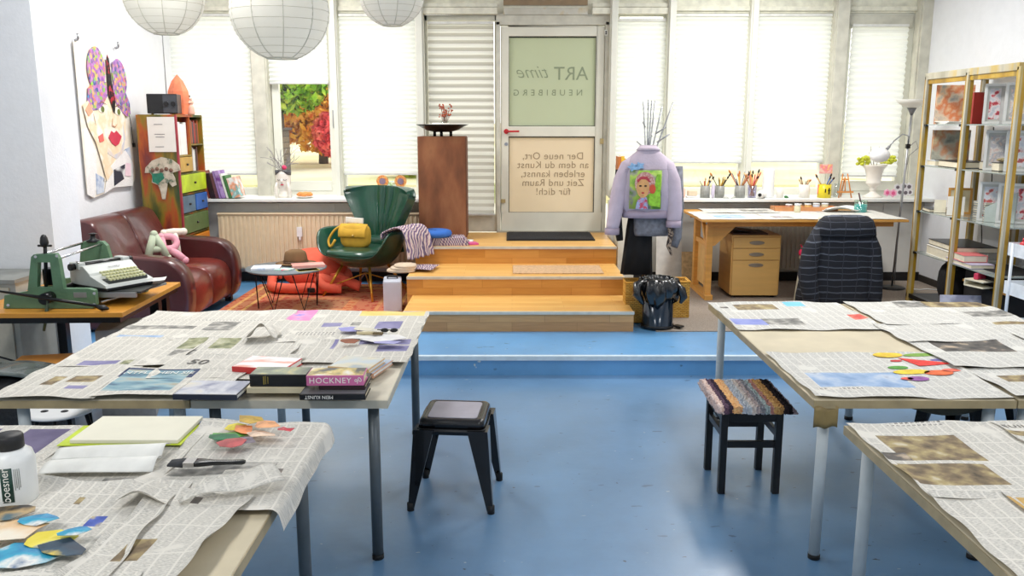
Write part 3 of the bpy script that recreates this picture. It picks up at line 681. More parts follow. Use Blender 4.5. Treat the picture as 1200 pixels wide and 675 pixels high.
for i in range(26):
    a = r2.uniform(0,2*PI); l = r2.uniform(.15,.34); q = [Vector((r2.uniform(-.03,.03),r2.uniform(-.03,.03),.28))]
    dv = Vector((math.cos(a)*.55, math.sin(a)*.3, .8)).normalized()
    for k in range(5):
        q.append(q[-1]+dv*l/5); dv = (dv+Vector((r2.uniform(-.5,.5),r2.uniform(-.4,.4),r2.uniform(-.35,.35)))).normalized()
    tw.tube(q, .0028, 5)
tw.build('dry_twigs', mat('grey_twigs', c(150,146,146), .8), va)
MB().ball(.03,-.055,.33,.028,.018,.026,10,8,e=1.3).ball(.02,-.06,.34,.014,.012,.014,8,6).build('pink_blossom', mat('magenta_blossom', c(226,60,110), .6, var=.3, scale=40), va)
# plate with pastries
px2, _ = pY(357,228,9.33)
pl = solo('plate', MB().lathe([(.0,.0),(.05,.0),(.1,.014),(.104,.02),(.098,.018),(.05,.008),(.0,.006)], 28), PORC, 'small white plate of pastries on the left window sill', 'plate', (px2,9.33,ZS))
for i, (dx, dy) in enumerate([(-.045,.0),(.045,.01),(0,-.03),(.0,.035)]):
    solo('pastry', MB().tube([(-.035,-.01,.0),(-.015,.008,.006),(.015,.008,.006),(.035,-.01,0)], [.012,.024,.024,.012], 10), mat('golden_pastry', c(226,150,80), .6, var=.25, scale=30), '%s golden pastry on the white plate on the window sill' % ['left','right','front','back'][i], 'pastry', (px2+dx,9.33+dy,ZS+.034), group='pastries on the plate')
# koala-shaped window decoration and small card
kx, kz = pY(459,212,9.5)
kt = thing('bear_decoration', 'colourful bear-shaped decoration with two round orange ears on the left window sill', 'decoration', (kx,9.5,ZS))
glm = ramp_mat('beaded_mosaic', [(.35,c(120,190,200)),(.5,c(240,240,220)),(.6,c(140,200,110)),(.7,c(220,150,180))], 40, .5)
MB().ball(0,0,.1,.105,.02,.075,24,10).build('mosaic_head', glm, kt)
for s in (-1,1):
    MB().tube([(s*.1,-.0,.17),(s*.1,-.02,.17)], .066, 24).build('ear', ramp_mat('orange_beads', [(.4,c(226,120,70)),(.6,c(240,190,110))], 50, .5), kt)
    MB().tube([(s*.1,-.021,.17),(s*.1,-.026,.17)], .035, 20).build('ear_centre', mat('grey_mauve', c(140,120,140), .5), kt)
MB().box(-.06,-.02,0,.06,.02,.04).build('base', PLW, kt)
gx2, gz2 = pY(427,212,9.5)
gc = solo('greeting_card', MB().box(-.07,0,0,.07,.006,.1), mat('yellow_card', c(232,226,90), .6), 'yellow and purple picture card standing on the sill behind the armchair', 'card', (gx2,9.45,ZS+.0))
MB().tube([(.05,-.001,.055),(.05,-.004,.055)], .035, 16).build('purple_disc', mat('purple_print', c(140,90,190), .6), gc)

# ---- leather sofa (faces +X)
LEA = mat('oxblood_leather', c(80,36,36), .3, var=.35, scale=3, bump=.12, bscale=30, coat=.3, stretch=(1,1,1))
LEA2 = mat('red_brown_leather_front', c(112,42,34), .32, var=.35, scale=3, bump=.12, bscale=30, coat=.3)
sy0, sy1 = 6.98, 8.43
sf = thing('leather_sofa', 'two-seat oxblood leather sofa with scroll arms along the left wall', 'sofa', (-3.2,(sy0+sy1)/2,ZF))
L2 = (sy1-sy0)/2; aw = .2
def profile_loft(pts, y0, y1, m=0, n=1, bulge=.02):
    """extrude an x-z outline along y with rounded ends"""
    secs = []
    cxp = sum(p[0] for p in pts)/len(pts); czp = sum(p[1] for p in pts)/len(pts)
    for t, s in [(0,.93),(.02,.965),(.06,1),(.5,1.0),(.94,1),(.98,.965),(1,.93)]:
        y = y0+(y1-y0)*t
        secs.append([((p[0]-cxp)*s+cxp, y, (p[1]-czp)*s+czp) for p in pts])
    return MB().loft(secs)
def smooth_poly(ctrl, n=4):
    # Catmull-Rom closed
    out = []; k = len(ctrl)
    for i in range(k):
        p0, p1, p2, p3 = [Vector(ctrl[(i+j-1) % k]) for j in range(4)]
        for q in range(n):
            t = q/n
            out.append(tuple(.5*((2*p1)+(-p0+p2)*t+(2*p0-5*p1+4*p2-p3)*t*t+(-p0+3*p1-3*p2+p3)*t**3)))
    return out
armp = smooth_poly([(-.48,.05),(-.1,.04),(.3,.04),(.44,.07),(.49,.22),(.49,.4),(.45,.52),(.36,.60),(.22,.63),(0,.645),(-.25,.67),(-.45,.7),(-.5,.4)])
for s in (-1,1):
    y0, y1 = (s*L2, s*(L2-aw)); profile_loft(armp, min(y0,y1), max(y0,y1)).build('armrest', LEA, sf)
seatp = smooth_poly([(-.4,.1),(.1,.08),(.36,.08),(.44,.1),(.46,.25),(.44,.36),(.37,.43),(.2,.455),(-.1,.44),(-.35,.42)])
hw = (2*L2-2*aw)/2
for s in (-1,0):
    profile_loft(seatp, s*hw+.003, (s+1)*hw-.003).build('seat_cushion', LEA2, sf)
backp = smooth_poly([(-.3,.3),(-.12,.42),(-.17,.62),(-.25,.82),(-.31,.915),(-.4,.94),(-.49,.9),(-.53,.7),(-.52,.3)])
for s in (-1,0):
    profile_loft(backp, s*hw*1.0+.003+(-.1 if s == -1 else 0), (s+1)*hw-.003+(.1 if s == 0 else 0)).build('back_cushion', LEA, sf)
MB().box(-.5,-L2+.05,.05,.3,L2-.05,.12).build('base_frame', DARK, sf)
for a in (-.42,.38):
    for b in (-L2+.1,L2-.1): MB().box(a-.03,b-.03,0,a+.03,b+.03,.07).build('foot', DARK, sf)
# plush letters leaning on the seat
def plush(name, strokes, col, label, px, py, Y, rx, rz, s=1):
    X, Z = pY(px, py, Y); m = MB()
    for st, r in strokes: m.tube([(p[0]*s,0,p[1]*s) for p in st], [r*s*.9]+[r*s]*(len(st)-2)+[r*s*.9], 12); [m.ball(p[0]*s,0,p[1]*s,r*s,r*s,r*s,12,8) for p in (st[0],st[-1])]
    return solo(name, m, mat(name+'_fabric', col, .9, var=.05, bump=.2), label, 'cushion', (X,Y,Z), (rx,0,rz), group='plush letter cushions on the sofa')
arc = lambda cx, cz, r, a0, a1, n=8: [(cx+r*math.cos(math.radians(a0+(a1-a0)*i/n)), cz+r*math.sin(math.radians(a0+(a1-a0)*i/n))) for i in range(n+1)]
plush('letter_cushion', [([(-.1,0),(-.05,.13),(0,.26)],.042),([(0,.26),(.06,.13),(.11,0)],.042),([(-.06,.1),(0,.1),(.06,.1)],.036)], c(186,198,172), 'sage green plush letter A leaning on the sofa back', 184,303,7.66, -.15,.7, .85)
plush('letter_cushion', [([(-.08,0),(-.08,.13),(-.08,.27)],.042),([(-.08,.27)]+arc(0,.2,.07,90,-90)+[(-.06,.13)],.036),([(-.02,.12),(.06,.05),(.12,-.02)],.042)], c(224,158,172), 'pink plush letter R lying in the middle of the plush letters', 203,304,7.78, -.5,.6, .85)
plush('letter_cushion', [([(0,0),(0,.13),(0,.27)],.042),([(-.11,.27),(0,.275),(.11,.27)],.042)], c(234,222,206), 'cream plush letter T behind the pink one on the sofa', 209,300,8.0, -.3,.75, .85)

# ---- rug
rugm, n, p, o = nt('persian_rug_weave')
tc = n.nodes.new('ShaderNodeTexCoord'); sep = n.nodes.new('ShaderNodeSeparateXYZ'); n.links.new(tc.outputs['Object'], sep.inputs[0])
def mth(op, a, b=None):
    q = n.nodes.new('ShaderNodeMath'); q.operation = op
    for i, v in enumerate((a, b)):
        if v is None: continue
        if isinstance(v, (int,float)): q.inputs[i].default_value = v
        else: n.links.new(v, q.inputs[i])
    return q.outputs[0]
RWX, RWY = .95, 1.05
bd = mth('MAXIMUM', mth('DIVIDE', mth('ABSOLUTE', sep.outputs[0]), RWX), mth('DIVIDE', mth('ABSOLUTE', sep.outputs[1]), RWY))
cr = n.nodes.new('ShaderNodeValToRGB'); cr.color_ramp.interpolation = 'CONSTANT'
st = [(0,c(130,16,26)),(.2,c(186,80,40)),(.3,c(176,6,30)),(.52,c(196,110,60)),(.56,c(180,4,34)),(.74,c(216,160,80)),(.78,c(150,20,20)),(.88,c(210,156,80)),(.92,c(180,24,18))]
while len(cr.color_ramp.elements) < len(st): cr.color_ramp.elements.new(.5)
for e_, (q, col) in zip(cr.color_ramp.elements, st): e_.position = q; e_.color = col
n.links.new(bd, cr.inputs[0])
vo = n.nodes.new('ShaderNodeTexVoronoi'); vo.inputs['Scale'].default_value = 14; vo.distance = 'MANHATTAN'; n.links.new(tc.outputs['Object'], vo.inputs['Vector'])
c2 = n.nodes.new('ShaderNodeValToRGB'); c2.color_ramp.interpolation = 'CONSTANT'
st2 = [(0,c(40,20,34)),(.16,c(226,170,90)),(.3,c(190,30,20)),(.42,c(100,10,24)),(.5,c(226,186,130))]
while len(c2.color_ramp.elements) < len(st2): c2.color_ramp.elements.new(.5)
for e_, (q, col) in zip(c2.color_ramp.elements, st2): e_.position = q; e_.color = col
n.links.new(vo.outputs['Distance'], c2.inputs[0])
mx = n.nodes.new('ShaderNodeMix'); mx.data_type = 'RGBA'; mx.inputs['Factor'].default_value = .36
n.links.new(cr.outputs[0], mx.inputs['A']); n.links.new(c2.outputs[0], mx.inputs['B']); n.links.new(mx.outputs['Result'], p.inputs['Base Color']); p.inputs['Roughness'].default_value = .95
rug = MB().grid(lambda u, v: ((u-.5)*2*RWX, (v-.5)*2*RWY, .012+.002*math.sin(u*9)*math.sin(v*7)), 24, 24).box(-RWX,-RWY,0,RWX,RWY,.009)
solo('persian_rug', rug, rugm, 'red patterned persian rug under the coffee table and armchair', 'rug', (-1.80,8.1,ZF))
fr = MB()
for i in range(90):
    x = -RWX+2*RWX*i/89
    fr.box(x-.004,RWY,.001,x+.004,RWY+.03,.005)

# ---- pouf with knotted arms
COR = mat('coral_fabric', c(236,104,78), .85, var=.08, bump=.2, bscale=25)
pfx, pfy = pz(383,345,ZF); 
pf = thing('pouf', 'coral red beanbag pouf with knotted fabric arms behind the coffee table', 'pouf', (-1.92,8.52,ZF+.012))
pf.location = (-2.08,8.88,ZF+.012)
MB().ball(0,0,.22,.34,.27,.215,32,16,e=.9).build('beanbag_body', COR, pf)
MB().tube([(-.32,-.06,.24),(-.2,-.225,.22),(.05,-.272,.2),(.32,-.08,.22)], .007, 6).build('seam', mat('coral_seam', c(206,76,56), .8), pf)
arms = [[(-.42,-.02,.16),(-.5,-.14,.07),(-.42,-.3,.06),(-.2,-.38,.06),(.0,-.4,.07),(.2,-.42,.06),(.36,-.38,.06)],
        [(.38,0,.18),(.44,-.2,.12),(.3,-.36,.13),(.14,-.4,.17),(.2,-.46,.09),(.4,-.44,.07),(.56,-.36,.06)],
        [(.3,-.3,.2),(.46,-.3,.12),(.6,-.3,.07),(.7,-.26,.06)]]
for a in arms: MB().tube([(p[0]*.86,p[1]*.78,p[2]) for p in smooth_poly(a, 4)[:-7]], .052, 12).build('fabric_arm', COR, pf)
MB().box(.0,-.38,.03,.08,-.35,.08).build('dark_strap', DARK, pf, bevel=.01)

# ---- coffee table
ctx, cty = pY(337,312,8.0)
ct = thing('coffee_table', 'round grey-topped coffee table with black wire legs on the rug', 'coffee table', (ctx,7.95,ZF+.014))
hT = cty-ZF-.014; print('coffee top', hT)
MB().lathe([(0,hT-.02),(.36,hT-.02),(.375,hT-.012),(.375,hT-.004),(.37,hT),(0,hT)], 48).build('tabletop', mat('grey_blue_tabletop', c(110,120,126), .4, var=.1), ct)
for k in range(6):
    a = 2*PI*k/6+.3
    q = lambda an, r, z: (r*math.cos(an), r*math.sin(an), z)
    MB().tube([q(a-.4,.31,hT-.02),q(a,.27,.006),q(a+.4,.31,hT-.02)], .006, 6).build('leg', BLKM, ct)
zt_ = ZF+.014+hT
hat = thing('felt_hat', 'brown felt hat on the round coffee table', 'hat', (ctx+.05,8.12,zt_), .2)
HM = mat('brown_felt', c(122,92,60), .9, var=.08, bump=.1)
MB().lathe([(.105,.006),(.15,.004),(.19,.012),(.192,.016),(.15,.01),(.108,.014)], 36, sx=1.0, sy=.85).build('brim', HM, hat)
cr_ = MB(); secs = []
for z, r, dd_ in [(.008,.112,0),(.05,.108,0),(.1,.1,0),(.13,.09,.0),(.145,.06,.02),(.135,.03,.03),(.12,.005,.03)]:
    secs.append([(r*math.cos(2*PI*j/28)*1.05, r*math.sin(2*PI*j/28)*.85, z-(dd_*.6 if abs(math.sin(2*PI*j/28)) < .6 else 0)) for j in range(28)])
cr_.loft(secs).build('crown', HM, hat, sub=1)
MB().lathe([(.113,.012),(.1135,.036),(.112,.036)], 28, sx=1.05, sy=.87, cap=False).build('hat_band', mat('dark_brown_band', c(84,60,40), .8), hat)
def book_flat(name, label, cat, loc, rz, sx, sy, h, cov, pages=None, group=None, spine_text=None, tm=None, spine='x', cover_mats=None, tsize=None, mirror=False, topfn=None):
    t = thing(name, label, cat, loc, rz, group)
    e_ = .004
    MB().box(-sx/2,-sy/2,0,sx/2,sy/2,e_).box(-sx/2,-sy/2,h-e_,sx/2,sy/2,h).box(-sx/2,-sy/2,e_,sx/2,-sy/2+.006,h-e_).build('cover', cov, t, bevel=.0015)
    MB().box(-sx/2+.005,-sy/2+.006,e_,sx/2-.005,sy/2-.005,h-e_).build('pages', pages or mat('page_edges', c(226,216,192), .8), t)
    if cover_mats: MB().box(-sx/2+.004,-sy/2+.004,h,sx/2-.004,sy/2-.004,h+.0008).build('cover_picture', cover_mats, t)
    return t
WCOV = ramp_mat('white_book_cover', [(.45,c(236,236,240)),(.56,c(190,205,226)),(.62,c(236,238,240))], 6, .5)
book_flat('magazine', 'white magazine on the left of the coffee table', 'magazine', (ctx-.16,7.86,zt_), .15, .26,.19,.02, WCOV)
book_flat('magazine', 'thin white and green leaflet in the middle of the coffee table', 'magazine', (ctx+.02,7.80,zt_), -.3, .15,.12,.008, ramp_mat('leaflet_print', [(.4,c(236,236,236)),(.55,c(140,200,180)),(.62,c(236,120,150))], 12, .5))
book_flat('book', 'pink book on the right of the coffee table', 'book', (ctx+.2,7.98,zt_), .35, .3,.17,.026, mat('dusty_pink_cover', c(226,160,150), .5, var=.08))
book_flat('magazine', 'yellow leaflet on the right edge of the coffee table', 'magazine', (ctx+.24,7.79,zt_), .5, .2,.12,.004, mat('yellow_leaflet', c(238,214,110), .5, var=.15, scale=20))

# ---- green leather armchair
GRN = mat('dark_green_leather', c(16,66,48), .28, var=.25, scale=4, bump=.1, bscale=25, coat=.4)
GOLD = mat('brushed_gold_leg', c(214,160,60), .3, metal=.7, var=.06)
ac = thing('wing_armchair', 'dark green leather wing armchair with gold legs in front of the radiator', 'armchair', (-1.50,8.60,ZF+.012), math.radians(-28))
# local: faces -y
SH = .40
def seat_fn(u, v):        # outer bowl surface: u around, v from bottom centre up to rim
    a = -PI/2 + (u-.5)*2*PI*.999
    rx = .30+.05*abs(math.sin(a/1)) if False else .33
    f = math.cos(a+PI/2)   # 1 at the front, -1 at the back
    rim = .30 + .25*(1-f)/2 if f < .2 else .0
    return (0,0,0)
sec = []
NS = 40
def rimh(a):      # height of the shell rim above the seat base by angle (front = -90deg)
    f = -math.sin(a)            # 1 front, -1 back
    side = abs(math.cos(a))
    if f > .75: return .07
    t = min(1, max(0, (.75-f)/.35)); t = t*t*(3-2*t)
    return .07 + t*(.22 + .03*side - .02*max(0,-f))
for z, r in [(0,.05),(.0,.2),(.02,.27),(.06,.315)]:
    sec.append([(r*math.cos(2*PI*j/NS), r*.95*math.sin(2*PI*j/NS), SH-.1+z) for j in range(NS)])
for t in (.25,.5,.75,1.0):
    ring = []
    for j in range(NS):
        a = 2*PI*j/NS; h = rimh(a)
        fl = .335+.045*t+ .06*t*max(0,abs(math.cos(a))-.3) + .07*t*t*math.exp(-((-math.sin(a)-.55)/.2)**2)
        ring.append((fl*math.cos(a)*1.08, fl*.98*math.sin(a), SH-.04+h*t))
    sec.append(ring)
ring = []
for sc_ in (.93,.86,):
    sec.append([(p[0]*sc_, p[1]*sc_, p[2]-(.0 if sc_ > .9 else .03)) for p in sec[7]])
sec.append([(.30*math.cos(2*PI*j/NS), .29*math.sin(2*PI*j/NS), SH+.03) for j in range(NS)])
MB().loft(sec).build('seat_shell', GRN, ac, sub=1)
MB().ball(0,-.03,SH+.045,.335,.335,.06,28,12,e=.75).build('seat_cushion', GRN, ac)
def wing(u, v):
    z = SH+.02+v*.665
    wv = [(-.0,.28),(.2,.25),(.4,.27),(.62,.35),(.82,.425),(.93,.435),(1,.41)]
    for (a, wa), (b, wb_) in zip(wv, wv[1:]):
        if a <= v <= b+1e-6: hw_ = wa+(wb_-wa)*(v-a)/(b-a); break
    s = (u-.5)*2
    x = hw_*s
    y = .29 + .1*v - .15*abs(s)**2.2*(.35+.65*v) + .016*math.sin(s*(34-10*v))*max(0,1-2.0*abs(s-.12))
    return (x, y, z - .03*abs(s)**3*(v > .9))
wg = MB().grid(wing, 40, 24)
wo = wg.build('winged_backrest', GRN, ac, solid=.085); 
b_ = wo.modifiers.new('b','BEVEL'); b_.width = .025; b_.segments = 3; b_.limit_method = 'ANGLE'; b_.angle_limit = math.radians(50)
MB().ball(0,.27,SH+.10,.26,.07,.08,24,10).build('lumbar_roll', GRN, ac)
for sx_, sy_ in ((-1,-1),(1,-1),(-1,1),(1,1)):
    MB().tube([(sx_*.17,sy_*.15,SH-.09),(sx_*.31,sy_*.3,0)], [.015,.011], 10).build('leg', GOLD, ac)
MB().tube([(-.29,-.28,.08),(.0,0,.22),(.29,.28,.08)], .007, 8).tube([(.29,-.28,.08),(.0,0,.22),(-.29,.28,.08)], .007, 8).build('cross_brace', GOLD, ac)
# mustard bag on the seat
bagp = ac.matrix_basis @ Vector((-.02,-.08,SH+.115))
MUS = mat('mustard_canvas', c(204,160,50), .8, var=.12, bump=.2, bscale=30)
bg_ = thing('shoulder_bag', 'mustard yellow shoulder bag on the green armchair', 'bag', (bagp.x-.02,bagp.y,ZF+.012+SH+.10), math.radians(-18))
MB().ball(0,0,.11,.16,.075,.125,24,12,e=.6).build('bag_body', MUS, bg_)
MB().grid(lambda u, v: ((u-.5)*.3, -.08-.012*math.sin(v*PI)+.06*v*v*(v>.0), .10+.13*v), 10, 8).build('flap', MUS, bg_, solid=.01)
MB().tube(smooth_poly([(-.15,.0,.2),(-.22,-.03,.16),(-.28,-.05,.06),(-.24,-.08,.0),(-.18,-.06,.1)],4)[:-4], .014, 6).build('strap', MUS, bg_)
MB().tube([(.02,-.09,.13),(.02,-.1,.11)], .012, 10).build('buckle', mat('brass_buckle', c(180,150,80), .4, metal=.7), bg_)
solo('folded_paper', MB().box(-.09,-.01,0,.09,.01,.05).box(-.085,-.012,.01,.08,-.01,.046), PAPERW, 'folded white paper sticking up behind the mustard bag', 'paper', (bg_.location.x-.02,bg_.location.y+.07,bg_.location.z+.235), (.0,.08,-.1))
# patterned blanket over the chair arm
KNIT = ramp_mat('woven_zigzag_blanket', [(.1,c(120,92,124)),(.24,c(236,226,216)),(.36,c(150,110,136)),(.48,c(238,230,220)),(.62,c(206,150,150)),(.72,c(236,224,214)),(.9,c(110,96,126))], 6, .95, kind='wave', detail=2, dist=7, bump=.3)
def drape(path, width, wdir, fold=.015, nf=5, name='blanket_cloth'):
    P = [Vector(p) for p in path]; wd = Vector(wdir)
    def fn(u, v):
        t = v*(len(P)-1); i = min(int(t), len(P)-2); f = t-i
        p = P[i].lerp(P[i+1], f)
        spread = width*(1+.25*v)
        q = p+wd*spread*(u-.5)
        q += Vector((fold*math.sin(u*nf*2*PI+v*3), fold*math.cos(u*nf*2*PI+v*2), .6*fold*math.sin(u*nf*2*PI)))
        return tuple(q)
    return MB().grid(fn, 40, 30)
bl0 = Vector((-1.10,8.40,ZF+.60))
bl = thing('patterned_blanket', 'fringed blanket in purple and cream zigzags hanging over the armchair arm', 'blanket', tuple(bl0))
drape(smooth_poly([(-.10,.03,.02),(-.0,.0,.125),(.1,-.03,.13),(.16,-.06,.06),(.19,-.09,-.06),(.22,-.12,-.18),(.28,-.14,-.24)],4)[:-8], .38, (.45,.75,0.02), .012).build('blanket_cloth', KNIT, bl, solid=.012)
# beige cloth + grey box beside the steps
bx, by = pz(462,362,ZF)
gb = thing('heater_box', 'pale grey upright metal case between the armchair and the wooden steps', 'case', (-1.125,7.9,ZF), .12)
GBX = mat('pale_lilac_grey_metal', c(198,202,214), .4, var=.04)
MB().box(-.085,-.14,.0,.085,.14,.30).build('casing', GBX, gb, bevel=.015)
MB().box(-.05,-.02,.30,-.04,.02,.32).box(.04,-.02,.30,.05,.02,.32).box(-.05,-.02,.315,.05,.02,.33).build('handle', DARK, gb, bevel=.004)
bc = MB(); 
for i in range(3): bc.ball(0.0+.02*i,.0,.03+.022*i,.14-.015*i,.1,.022,20,8,e=.7)
solo('folded_cloth', bc, mat('beige_knit', c(214,194,170), .95, var=.15, bump=.4), 'crumpled beige cloth under the blanket, on top of the grey case', 'cloth', (-1.06,8.05,ZF+.325))
# blanket tail lying on the middle step
solo('patterned_blanket', drape([(0,0,.02),(.12,-.01,.022),(.24,-.03,.02)], .26, (.15,1,0), .008).xf(T((0,0,0))), KNIT, 'lower corner of a zigzag blanket spread on the left end of the middle step', 'blanket', (-.98,8.15,.50))
# pedestal with bowl
rx0, rz0 = pY(489,160,9.05); rx1, _ = pY(545,160,9.05)
PW = (rx1-rx0)
ped = thing('pedestal', 'tall rust-brown square pedestal left of the door', 'pedestal', ((rx0+rx1)/2+.0,9.25,.66))
# it stands on the top step
RUST = ramp_mat('rusted_steel', [(.3,c(96,56,32)),(.5,c(132,80,48)),(.65,c(150,98,62)),(.8,c(104,64,44))], 5, .7, detail=10, stretch=(1,1,.4))
ph = rz0-.66
MB().box(-PW/2,-.2,0,PW/2,.2,ph).build('pedestal_shaft', RUST, ped, bevel=.004)
MB().box(PW/2,-.19,0.02,PW/2+.006,.19,ph-.01).build('side_panel', mat('brown_side', c(110,66,44), .7, var=.15), ped)
bw = thing('fire_bowl', 'wide black metal bowl on the rusty pedestal', 'bowl', (ped.location.x+.0,9.2,.66+ph))
MB().lathe([(.0,.045),(.08,.045),(.17,.065),(.25,.11),(.285,.125),(.27,.122),(.17,.078),(.08,.06),(.0,.056)], 32).build('bowl_dish', BLKM, bw)
for a in (.5,2.6,4.7): MB().tube([(.1*math.cos(a),.1*math.sin(a),0),(.1*math.cos(a),.1*math.sin(a),.055)], .016, 8).build('foot', BLKM, bw)
bz0 = .66+ph+.06
gv = thing('glass_vase', 'small glass of dried orange flowers in the black bowl', 'vase', (bw.location.x+.03,9.17,bz0))
MB().lathe([(.03,0),(.04,.0),(.042,.1),(.038,.1),(.036,.005),(0,.005)], 20, cap=False).build('glass', glass_mat('pale_glass', (.9,.95,.93,1), .1), gv)
fl = MB(); r3 = random.Random(4); fl2 = MB()
for i in range(22):
    a = r3.uniform(0,2*PI); h = r3.uniform(.14,.26); r_ = r3.uniform(.01,.1)
    p2 = (r_*math.cos(a), r_*math.sin(a)*.6, h); fl.tube([(0,0,.02),(p2[0]*.4,p2[1]*.4,h*.55),p2], .0018, 5)
    for q in range(3): fl2.ball(p2[0]+r3.uniform(-.015,.015),p2[1],p2[2]+r3.uniform(-.015,.015),.008,.007,.008,6,5)
fl.build('stems', mat('brown_stem', c(110,70,50), .8), gv); fl2.build('dried_flowers', mat('rust_petals', c(190,90,60), .8, var=.4, scale=30), gv)
solo('paper_stack', MB().xbox(R(6,'X')@R(-3,'Y'), .16,.12,.004).xbox(T((.08,0,.01))@R(8,'X'), .18,.12,.003), PAPERW, 'white cards lying in the black bowl beside the dried flowers', 'paper', (bw.location.x-.09,9.12,bz0+.062))
# blue cushion on folded blankets on the top step
cbx, cby = pz(509,292,.66)
for i in range(3):
    q = MB(); w_ = .28-.01*i
    q.grid(lambda u, v: ((u-.5)*2*w_*(1+.03*math.sin(v*9+i)), (v-.5)*.3, .018+.004*math.sin(u*11+i)), 20, 10)
    pth = smooth_poly([(-w_,.0),(-w_-.005,.02),(-w_+.03,.034),(0,.036),(w_-.02,.036),(w_+.01,.02),(w_,.0),(0,.001)],3)
    pth = [(a, b*.68) for a, b in pth]
    q = MB().prism([(a+.01*math.sin(a*30+i), b) for a, b in pth], 'y', -.14, .14, 0, True)
    solo('folded_blanket', q, KNIT, ['lowest folded zigzag blanket under the round blue cushion','middle folded zigzag blanket under the round blue cushion','topmost folded zigzag blanket directly under the blue cushion'][i], 'blanket', (cbx+.02,8.74,.662+.0255*i), (0,0,.06*i), group='folded blankets under the blue cushion')
bcu = thing('round_cushion', 'round bright blue cushion on the folded blankets on the top step', 'cushion', (cbx-.02,8.72,.662+.078))
MB().lathe([(0,0),(.14,.0),(.165,.012),(.172,.035),(.162,.06),(.13,.072),(.02,.068),(0,.062)], 36).build('cushion_body', mat('bright_blue_fabric', c(52,110,196), .8, var=.06, bump=.2), bcu)
MB().ball(0,0,.066,.012,.012,.006,10,6).build('button', mat('blue_button', c(40,90,170), .6), bcu)
book_flat('book', 'pink book lying beside the folded blankets on the top step', 'book', (cbx+.36,8.72,.661), .3, .1,.13,.018, mat('magenta_cover', c(220,90,150), .5))
solo('paper_sheet', MB().grid(lambda u, v: ((u-.5)*.16,(v-.5)*.2,.004+.006*math.sin(u*3)), 8, 4), PAPERW, 'white paper lying behind the pink book at the foot of the pedestal', 'paper', (cbx+.28,8.93,.662), solid=.001)
# ================================================================ RIGHT SIDE
# ---- coat stand with jackets
JX, JY = pY(758,230,7.45)[0], 7.45
cs = thing('coat_stand', 'grey metal coat stand of thin branching rods carrying the lilac jacket', 'coat stand', (JX,JY+.06,ZF+.008))
base = MB().lathe([(0,0),(.19,0),(.19,.012),(.05,.03),(0,.03)], 28)
base.build('base_plate', BLKM, cs)
MB().tube([(0,0,.02),(0,0,1.45)], .014, 10).build('pole', STEEL, cs)
for (px, py) in ((754,120),(760,118),(764,119),(768,119),(789,121),(776,126)):
    X, Z = pY(px, py, JY+.06); MB().tube([((X-JX)*.15,0,1.2),((X-JX)*.25,0,1.44),(X-JX,0,Z-ZF)], .0065, 8).build('rod', STEEL, cs)
for (px, py, qx, qy) in ((784,158,770,168),(780,150,768,158),(746,167,752,172),(753,144,756,150)):
    X, Z = pY(px, py, JY+.05); X2, Z2 = pY(qx, qy, JY+.06)
    MB().tube([(X2-JX,0,Z2-ZF),(X-JX,-.03,Z-ZF)], .006, 8).build('hook', STEEL, cs)
hg = MB().tube([(-.11,0,.03),(-.06,0,.07),(0,0,.1),(.06,0,.07),(.11,0,.03)], .009, 8).tube([(0,0,.1),(.0,0,.16),(.03,0,.18),(.02,0,.2)], .004, 6)
jz = pY(757,172,JY)[1]
solo('coat_hanger', hg, STEEL, 'thin grey coat hanger inside the collar of the lilac jacket', 'hanger', (JX,JY,jz-.09), group=None)
LIL = mat('lilac_denim', c(196,182,196), .85, var=.07, bump=.25, bscale=60)
LILS = mat('lilac_seam', c(176,160,176), .85)
jk = thing('denim_jacket', 'lilac denim jacket with a painted portrait on its back, hanging on the coat stand', 'jacket', (JX,JY,0), math.radians(-6))
def sect(z, rx, ry, n=36, fold=0, k=7, ph=0, cx=0, cy=0):
    return [(cx+(rx+fold*math.sin(k*t+ph))*math.copysign(abs(math.cos(t))**.8,math.cos(t)), cy+(ry+fold*math.sin(k*t+ph))*math.copysign(abs(math.sin(t))**.8,math.sin(t)), z) for t in [2*PI*i/n for i in range(n)]]
ztop = jz; zbot = pY(757,242,JY)[1]; zbot = pY(757,250,JY)[1]; D = ztop-zbot; print('jacket', D)
tor = MB().loft([sect(zbot,.205,.10,fold=.004),sect(zbot+.035,.21,.105,fold=.004),sect(zbot+.05,.225,.115,fold=.006),sect(zbot+D*.35,.222,.12,fold=.007,ph=1),sect(zbot+D*.6,.215,.12,fold=.005,ph=2),
    sect(zbot+D*.76,.19,.10),sect(zbot+D*.87,.145,.08),sect(zbot+D*.94,.095,.06),sect(zbot+D*.97,.06,.05)], cap=True)
tor.build('jacket_body', LIL, jk)
MB().loft([sect(zbot-.035,.207,.102),sect(zbot+.0,.209,.104),sect(zbot+.03,.208,.104)], cap=False).build('waistband', LILS, jk, solid=.006)
MB().loft([sect(ztop-.07,.11,.07),sect(ztop-.02,.085,.06),sect(ztop+.01,.07,.05),sect(ztop-.03,.10,.075)], cap=False).build('collar', LIL, jk, solid=.008)
def sleeve(s, pts, rs):
    MB().tube(smooth_poly(pts,4)[:-12] if False else pts, rs, 14).build('sleeve', LIL, jk)
zs = zbot+D*.70
sleeve(-1, [(-.10,0,zs+.07),(-.165,0,zs+.0),(-.215,-.01,zs-.12),(-.245,-.02,zs-.25),(-.27,-.05,zs-.38),(-.29,-.07,zs-.50),(-.295,-.07,zs-.54)], [.05,.075,.078,.072,.066,.058,.054])
sleeve(1, [(.10,0,zs+.07),(.16,0,zs-.0),(.205,-.02,zs-.12),(.225,-.03,zs-.25),(.235,-.05,zs-.36),(.235,-.06,zs-.44),(.232,-.06,zs-.47)], [.05,.075,.08,.076,.07,.062,.058])
